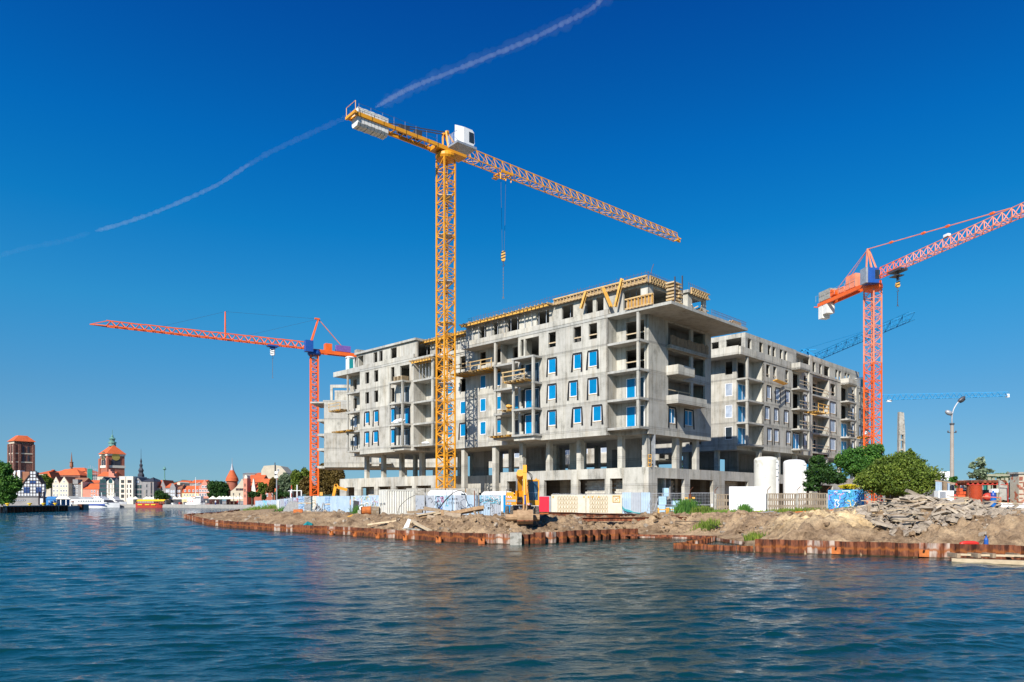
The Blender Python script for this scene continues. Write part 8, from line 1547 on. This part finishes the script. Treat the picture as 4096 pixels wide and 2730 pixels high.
# ---------------- clutter at the far right ----------------
Y=48; p=Vector((X(zr(1628),Y),Y,Zp(2044,Y))); T=thing('corrugated_pipe','upright orange red corrugated plastic pipe beside the tool shelter','pipe',p); prf=[]; hh_=Zp(1942,Y)-p.z; nr=26
for i in range(nr): z=i*hh_/nr; prf+=[(.355,z),(.355,z+hh_/nr*.4),(.40,z+hh_/nr*.5),(.40,z+hh_/nr*.9)]
M['opipe']=pm('orange_plastic',(.62,.10,.03),.45,(.5,.08,.025),2); mb=MB(); mb.lathe((0,0,0),prf,24,False); part('shell',mb,M['opipe'],T); mb=MB(); mb.lathe((0,0,hh_-.3),[(.33,0),(.33,.28)],20); part('inner_wall',mb,M['redh'],T)
Y=50; p=Vector((X(zr(1740),Y),Y,2.15)); T=thing('tool_shelter','open steel tool rack with a scalloped red roof behind the orange pipe','shelter',p); w=1.25; ht=Zp(zrf(0,650)[1],Y)-2.15
for x in(-w,w):
    for y in(0,1.0): mb=MB(); mb.box(x-.06,x+.06,y-.06,y+.06,0,ht); part('post',mb,M['rustp'],T)
mb=MB(); mb.box(-w-.15,w+.15,-.2,-.1,ht,ht+.14).box(-w-.15,w+.15,1.1,1.2,ht,ht+.14); part('eave_beam',mb,M['redh'],T)
for i in range(8): mb=MB(); x=-w-.1+i*(2*w+.2)/8; mb.tube([(x+.16,-.2,ht+.18),(x+.16,1.2,ht+.18)],.15,8); part('roof_tile',mb,M['rustp'],T)
mb=MB(); mb.box(-w,w,.0,.05,.9,.96); part('rail',mb,M['orp'],T); mb=MB(); mb.box(-w,w,.95,1.0,.2,1.5); part('back_sheet',mb,M['steel'],T)
T=thing('gas_cylinder','tall blue gas cylinder standing in the tool shelter','gas cylinder',(X(zr(1818),49.4),49.4,2.15)); mb=MB(); mb.lathe((0,0,0),[(.16,0),(.19,.05),(.19,1.1),(.14,1.25),(.06,1.32),(.06,1.42)],16); part('shell',mb,pm('cylinder_blue',(.01,.12,.42),.35,var=.1),T); mb=MB(); mb.lathe((0,0,0),[(.195,1.0),(.19,1.12),(.145,1.27)],16); part('shoulder',mb,M['navy'],T)
T=thing('grinder','dark red machine on a stand inside the tool shelter','machine',(X(zr(1760),49.6),49.6,2.15)); mb=MB(); mb.ball((0,0,1.0),(.35,.25,.28),10,6); part('motor',mb,M['redh'],T); mb=MB(); mb.box(-.3,.3,-.2,.2,0,.7); part('stand',mb,M['steel'],T); mb=MB(); mb.box(.15,.6,-.2,.1,1.3,1.55); part('white_box',mb,M['white'],T)
mb=MB(); mb.prism([(0,0),(.5,-.1),(.62,.7),(.4,1.15),(.1,1.3)],0,.12,lambda a,b,c:(a,c+.1*b,b)); solo('jacket',mb,M['conc_old'],'grey brown jacket hung on the right post of the tool shelter','jacket',loc=(X(zr(1875),49.5),49.4,3.0))
tubeobj('rail_frame',[(X(zr(1900),48.8),48.8,2.1),(X(zr(1900),48.8),48.8,3.1),(X(zr(1700),48.8),48.8,3.15)],.035,'orp','thin pink red handrail frame in front of the tool shelter','rail'); tubeobj('rail_frame',[(X(zr(1978),49.2),49.2,2.0),(X(zr(1978),49.2),49.2,3.95),(X(zr(1900),49.2),49.2,3.98)],.03,'redh','tall thin red pipe frame before the picket fence','rail')
Y=49; T=thing('electric_cabinet','white electric cabinet on legs with three red plugs on its side','cabinet',(X(zr(1310),Y),Y,2.15)); w=(X(zr(1395),Y)-X(zr(1228),Y))/2; mb=MB(); mb.box(-w,w,0,.5,.42,1.42); part('body',mb,M['white'],T); mb=MB(); mb.box(-w+.08,-.03,-.02,-.001,.5,1.35); part('door',mb,M['galv'],T); mb=MB(); mb.box(.03,w-.08,-.02,-.001,.5,1.35); part('door',mb,M['white'],T)
for x in(-w+.05,w-.05): mb=MB(); mb.bar((x,0,.42),(x+.12*(x>0),-.1,0),.06); part('leg',mb,M['white'],T)
for i in range(3): mb=MB(); mb.tube([(w,.1,.6+.24*i),(w+.16,.05,.6+.24*i)],.09,10); part('plug',mb,M['red'],T)
T=thing('meter_box','grey twin steel cabinet in front of the white electric cabinet','cabinet',(X(zr(1268),47.8),47.8,2.0)); mb=MB(); mb.box(-.52,-.01,0,.4,0,.95); part('door',mb,M['galv'],T); mb=MB(); mb.box(.01,.52,0,.4,0,.95); part('door',mb,M['galv'],T)
bag('heap of white bags left of the electric cabinet',Vector((0,0,0)),0,0,0) if 0 else None
for i,(sx,Yb,z,s_,lb) in enumerate([(zr(1190),50,2.5,.45,'white sacks behind the rubble heap beside the electric cabinet'),(zr(1960),47,2.0,.55,'white sacks lying in front of the picket fence, left heap'),(zr(2060),46,2.05,.8,'big white sack heap at the right edge below the brick pillar')]):
    T=thing('sack_heap',lb,'sacks',(X(sx,Yb),Yb,z))
    for j in range(4): mb=MB(); mb.ball(((j-1.5)*s_*.7,random.uniform(-.1,.1),s_*.3+random.uniform(0,.2)),(s_*.55,s_*.5,s_*.38),10,6,.1); part('sack',mb,M['white'],T,False)
T=thing('brick_pallet','orange hollow clay bricks piled on a small timber table','bricks',(X(zr(1510),50.5),50.5,2.15)); mb=MB(); mb.box(-.75,.75,-.4,.4,.85,.95); part('table_top',mb,M['oldw'],T)
for x in(-.6,.6): mb=MB(); mb.box(x-.06,x+.06,-.3,.3,0,.84); part('leg',mb,M['pale'],T)
for i in range(11): mb=MB(); x=-.6+(i%5)*.28+(.14 if i>4 else 0); z=.96+(i//5)*.22; mb.box(x,x+.24,-.2+random.uniform(-.05,.05),.2,z,z+.2); part('brick',mb,M['opipe'],T)
T=thing('plank_stack','stack of pale planks and boards under and beside the brick table','planks',(X(zr(1480),50),50,2.1))
for i in range(9): mb=MB(); o=random.uniform(-.15,.15); mb.box(-.9+o,.9+o,-.4,.4,i*.12,i*.12+.09); part('plank',mb,M['pale' if i%3 else 'oldw'],T)
T=thing('window_box','white framed empty box unit standing on the planks left of the orange pipe','box',(X(zr(1542),51.5),51.5,Zp(zrf(0,700)[1],51.5))); w=(X(zr(1600),51.5)-X(zr(1482),51.5))/2; h=Zp(zrf(0,600)[1],51.5)-Zp(zrf(0,700)[1],51.5); mb=MB(); mb.box(-w,-w+.16,0,.5,0,h).box(w-.16,w,0,.5,0,h).box(-w+.16,w-.16,0,.5,0,.16).box(-w+.16,w-.16,0,.5,h-.16,h); part('frame',mb,M['white'],T); mb=MB(); mb.box(-w+.16,w-.16,.4,.45,.16,h-.16); part('back_panel',mb,M['beige'],T)
mb=MB(); mb.box(-.8,.8,-.3,.3,0,1.6); solo('support_crate',mb,M['oldw'],'dark crate supporting the white framed box unit','crate',loc=(X(zr(1542),51.7),51.7,2.0))
# picket fence, brick pillar, sheds
Y=53; p=Vector((X(zr(1758),Y),Y,2.0)); L=X(zr(2094),Y)-p.x; T=thing('picket_fence','weathered green grey picket fence at the far right behind the tool shelter','fence',p); M['pick']=pm('green_grey_paling',(.38,.36,.25),.9,(.26,.25,.17),3,rnd=.1); ztop=Zp(zrf(0,575)[1],Y)-2.0
for zz in(1.1,2.7): mb=MB(); mb.box(0,L,.03,.1,zz,zz+.12); part('rail',mb,M['pick'],T)
sme=MB().box(-.11,.11,-.02,.02,0,1).mesh('picket',M['pick']); x=.1
while x<L: o=link('picket',sme,T,(x,0,.9),(0,random.uniform(-.02,.02),0)); o.scale=(1,1,ztop-.9+random.uniform(-.1,.05)); x+=.33
mb=MB(); mb.box(0,L,.3,.35,.0,1.0); part('rust_sheet',mb,M['rusto'],T); mb=MB(); mb.box(0,L,.4,.44,1.1,2.2); part('green_net',mb,bpy.data.materials['green_net'],T)
Y=50; x0=X(zr(2095),Y); T=thing('brick_pillar','peeling plastered brick pillar at the right edge of the picture','pillar',(x0,Y,1.9)); h=Zp(zrf(0,530)[1],Y)-1.9; mb=MB(); mb.box(0,1.6,0,.9,0,h); part('shaft',mb,pm('peeling_plaster',(.55,.49,.38),.95,(.42,.37,.28),1.5,c3=(.42,.12,.06),s3=2.2,t3=.58),T); mb=MB(); mb.box(-.1,1.7,-.1,1,h,h+.12); part('cap',mb,M['conc_old'],T)
bkm=MB().box(-.12,.12,-.02,.02,-.035,.035).mesh('brick',M['brickr'])
for i in range(34): link('brick',bkm,T,(.13+.27*rr.randint(0,3)+rr.uniform(-.02,.02),-.012,.9+.09*rr.randint(0,20)))
T=thing('sheet_fence','pale blue corrugated fence behind the olive bush at right','fence',(X(zr(1195),58),58,2.1)); L=X(zr(1370),58)-X(zr(1195),58)
for i in range(2): link('panel',corr_panel(L/2-.03,Zp(zrf(0,615)[1],58)-2.1,mat='fence'),T,(i*L/2,0,0))
scrib(T,.1,L*.35,.5,1.4,5,'g_black',.05)
T=thing('shed','white roofed low shed behind the pale blue corrugated fence','shed',(X(zr(1270),75),75,2)); w=X(zr(1360),75)-X(zr(1180),75); zt_=Zp(zrf(0,600)[1],75)-2; mb=MB(); mb.box(-w/2,w/2,0,5,0,zt_); part('wall',mb,M['greyr'],T); mb=MB(); mb.prism([(-w/2-.3,zt_),(w/2+.3,zt_),(w/2,zt_+.9),(-w/2+.5,zt_+.9)],-.3,5,lambda a,b,c:(a,c,b)); part('roof',mb,M['white'],T)
T=thing('shed','long low grey shed behind the white framed box unit','shed',(X(zr(1530),70),70,2)); w=X(zr(1760),70)-X(zr(1400),70); zt_=Zp(zrf(0,615)[1],70)-2; mb=MB(); mb.box(-w/2,w/2,0,5,0,zt_); part('wall',mb,M['greyr'],T); mb=MB(); mb.box(-w/2-.2,w/2+.2,-.3,5.2,zt_,zt_+.15); part('roof',mb,M['galv'],T)
T=thing('board_fence','low dark board fence right of the olive bush','fence',(X(zr(1125),55),55,2.0)); L=X(zr(1400),55)-X(zr(1125),55); bme3=MB().box(0,1,-.03,.03,0,.23).mesh('board',M['oldw'])
for i in range(4): o=link('board',bme3,T,(0,random.uniform(-.01,.01),.2+i*.25)); o.scale=(L,1,1)
for x,y0,y1,nm in((1292,615,745,'thick dark'),(1442,625,810,'thin leaning')): mb=MB(); w=.14 if x<1400 else .07; z1=Zp(zrf(0,y0)[1],53); z0=1.9; solo('post',mb.box(-w,w,-.1,.1,z0,z1),M['oldw'],nm+' wooden post standing right of the olive bush','post',loc=(X(zr(x),53),53,0))
T=thing('handrail_beam','weathered rail sloping over the posts right of the olive bush','rail',(0,0,0)); mb=MB(); a=zs(1190,603,54); b=zs(1440,640,53); mb.bar(a,b,.06,.1); part('rail',mb,M['oldw'],T)
# big beams in front of the clutter
for lb,a,b,w,h,m_,nm in (('rusty steel box beam lying at right in front of the orange pipe',(1720,980,45),(1975,985,44),.5,.55,'rustp','steel_beam'),('long weathered timber balk in front of the tool shelter, right one',(1730,915,46),(2030,925,45),.3,.32,'oldw','timber_balk'),('long weathered timber balk left of the box beam',(1465,895,47),(1725,935,46),.28,.3,'oldw','timber_balk'),('dark timber balk lying below the electric cabinet',(1270,940,46),(1505,975,45),.35,.6,'oldw','timber_balk'),('pale thin board lying in front of the white cabinet',(1390,835,47.5),(1515,828,47.5),.3,.12,'pale','board'),('rusty angle bar on the soil in front of the box beam',(1540,1050,43),(1760,1030,43.5),.12,.16,'rusto','steel_bar'),('pale concrete lintel on the right bank',(1705,1065,41.5),(1890,1060,41.5),.5,.28,'slabc','concrete_lintel'),('dark rod lying on the right bank',(2040,1110,41),(2152,1090,41),.08,.08,'rustp','steel_bar')): beam(lb,zs(*a),zs(*b),w,h,m_,nm)
T=thing('steel_bracket','rusty folded steel bracket with a hole, lying right of the rubble heap','bracket',zs(1495,1062,42.3)); mb=MB(); mb.hexa([(-.9,-.3,-.35),(-.2,-.4,-.35),(-.2,-.4,-.3),(-.9,-.3,-.3),(-.5,.2,.35),(-.1,.2,.35),(-.1,.2,.4),(-.5,.2,.4)]).hexa([(-.35,-.1,.3),(.3,-.1,.3),(.3,.3,.32),(-.35,.3,.32),(0,-.8,-.22),(.8,-.7,-.2),(.8,-.6,-.14),(0,-.7,-.16)]); part('plate',mb,M['rustp'],T)
# lifebuoy, bottle, floating timbers
T=thing('life_ring','red life ring hanging over the top of the rusty piles at right','life ring',zs(1553,1296,36.1)); mb=MB(); pts=[(math.cos(t)*.46,-.05,math.sin(t)*.08) for t in np.linspace(math.pi,0,10)]; mb.tube(pts,[.05,.09,.11,.12,.12,.12,.12,.11,.09,.05],10); part('float',mb,M['red'],T,True); mb=MB(); mb.tube(smooth_pts([(-.45,-.15,.02),(-.3,-.2,-.08),(-.1,-.2,-.13),(.12,-.2,-.16),(.24,-.2,-.05),(.32,-.2,-.18),(.44,-.2,-.25),(.47,-.15,-.05)]),.018,5); part('grab_rope',mb,M['white'],T)
T=thing('bottle','small blue plastic bottle standing on the pile top beside the life ring','bottle',zs(1742,1308,36.3)); mb=MB(); mb.lathe((0,0,0),[(.09,0),(.1,.05),(.1,.3),(.04,.42),(.04,.5)],10); part('shell',mb,M['bluep'],T)
T=thing('floating_timbers','long floating timber fender beams along the piles at the right edge','timber raft',(0,0,0)); 
for a,b,w in((( 1368,1462,34.2),(2300,1500,32.6),.34),((1375,1408,35.0),(2040,1440,34.0),.2),((1950,1393,34.4),(2300,1408,33.6),.22)): mb=MB(); p=zs(*a); q=zs(*b); p.z=.08 if w>.3 else .3; q.z=p.z; mb.bar(p,q,w,.18 if w>.3 else .09); part('beam',mb,M['pale'],T)
for x in(1420,1640,1800,2060): mb=MB(); p=zs(x,1440,34.3); mb.box(p.x-.08,p.x+.08,p.y-.2,p.y+.6,.2,.4); part('cross_piece',mb,M['oldw'],T)
# street lamp and pylon stump
Y=55; x=X(3808,Y); T=thing('street_lamp','tall concrete street lamp with two curved lamp heads, right of the bush','street lamp',(x,Y,1.9)); zt_=Zp(1700,Y)-1.9; mb=MB(); mb.tube([(0,0,0),(0,0,zt_)],[.17,.12],10); part('pole',mb,pm('lamp_concrete',(.38,.33,.28),.9,var=.25),T); mb=MB(); mb.tube([(0,0,zt_*.24),(0,0,zt_*.24+.08)],.24,10).tube([(0,0,zt_),(0,0,zt_+.12)],.17,10); part('collar',mb,M['steel'],T)
mb=MB(); zc2=Zp(1731,Y)-1.9; mb.bar((-.32,0,zc2),(.32,0,zc2),.06); 
for s in(-.3,.3): mb.lathe((s,0,zc2),[(.05,0),(.06,.08),(.03,.16)],8)
part('insulator_arm',mb,M['steel'],T)
def P2(sx,sy): q=at(sx,sy,Y); return Vector((q.x-x,0,q.z-1.9))
mb=MB(); mb.tube(smooth_pts([P2(3808,1700),P2(3808,1668),P2(3814,1640),P2(3826,1618),P2(3834,1608)]),.05,8).tube(smooth_pts([P2(3808,1668),P2(3804,1662),P2(3799,1656)]),.045,8); part('arm',mb,M['galv'],T)
mb=MB(); mb.ball((0,0,0),(.36,.16,.15),12,8); part('lamp_head',mb,M['steel'],T,True,loc=P2(3846,1598),rot=(0,-.65,0)); mb=MB(); mb.ball((0,0,0),(.3,.19,.18),12,8); part('lamp_head',mb,M['galv'],T,True,loc=P2(3795,1652),rot=(0,.5,0)); mb=MB(); mb.ball((0,0,0),(.26,.16,.09),10,6); part('lamp_glass',mb,M['black'],T,True,loc=P2(3850,1604),rot=(0,-.65,0))
Y=80; x=X(3605,Y); T=thing('pylon_stump','broken concrete lattice pylon rising behind the olive bush','pylon',(x,Y,1.7)); zt_=Zp(1649,Y)-1.7; zm=Zp(1740,Y)-1.7; mb=MB()
for s in(-1,1): mb.hexa([(s*.34-.09,-.2,0),(s*.34+.09,-.2,0),(s*.34+.09,.2,0),(s*.34-.09,.2,0),(s*.24-.09,-.2,zm),(s*.24+.09,-.2,zm),(s*.24+.09,.2,zm),(s*.24-.09,.2,zm)])
part('leg',mb,M['conc_old'],T); mb=MB(); mb.hexa([(-.34,-.22,zm),(.34,-.22,zm),(.34,.22,zm),(-.34,.22,zm),(-.3,-.2,zt_),(.2,-.2,zt_-.1),(.2,.2,zt_),(-.3,.2,zt_)]); part('shaft',mb,M['conc_old'],T)
for i in range(8): mb=MB(); z=zm*i/8+.4; mb.box(-.3,.3,-.1,.1,z,z+.18); part('cross_piece',mb,M['conc_old'],T)
# ---------------- contrail ----------------
def trail(name,label,P_,dens,w,seed,st=26):
    Hc=1500.0; pts=[]
    for sx,sy in P_:
        Yc=(Hc-CZ)*FP/(HY-sy); pts.append(Vector((X(sx,Yc),Yc,Hc)))
    pts=smooth_pts(pts,st); r_=random.Random(seed); n=len(pts); rad=[]
    for i,p in enumerate(pts):
        t=i/(n-1); rad.append(w*(p.y/3000)*(1+.5*noise.noise((i*.8,seed,0))+r_.uniform(-.28,.28))*min(1,.25+t*12,.25+(1-t)*12))
    mb=MB(); mb.tube([p+Vector((noise.noise((i*.3,seed,5))*w*.35,noise.noise((i*.3,9,seed))*w*.3,noise.noise((i*.33,1,seed+4))*w*.35)) for i,p in enumerate(pts)],rad,12)
    m=bpy.data.materials.new(name); m.use_nodes=True; nt=m.node_tree; nt.nodes.remove(nt.nodes['Principled BSDF']); v=nt.nodes.new('ShaderNodeVolumePrincipled'); v.inputs['Density'].default_value=dens; v.inputs['Color'].default_value=(1,1,.97,1); v.inputs['Anisotropy'].default_value=-.2
    nt.links.new(v.outputs[0],nt.nodes['Material Output'].inputs['Volume']); o=link('contrail',mb.mesh('contrail',m,True)); tag(o,label,'contrail',kind='stuff'); return o
CT=[(2440,-40),(2360,40),(2250,95),(2120,160),(1960,225),(1800,290),(1660,345),(1580,385),(1500,432)]
trail('vapour_bright','bright upper stretch of the white contrail',CT,.0075,9,1); trail('vapour_halo','soft wide vapour around the upper contrail',[(2480,-60),(2360,40),(2120,155),(1800,285),(1500,430)],.0006,24,2)
trail('vapour_faint','faint wavy middle stretch of the contrail',[(1420,455),(1340,490),(1220,545),(1080,610),(980,670)],.0011,10,3); trail('vapour_low','bright lower stretch of the contrail over the left crane',[(1000,655),(940,695),(860,745),(740,800),(620,850),(480,898),(380,925)],.0036,8,4); trail('vapour_end','last faint wisp of the contrail at the left edge',[(360,932),(250,965),(120,990),(0,1022),(-60,1040)],.0004,10,5)
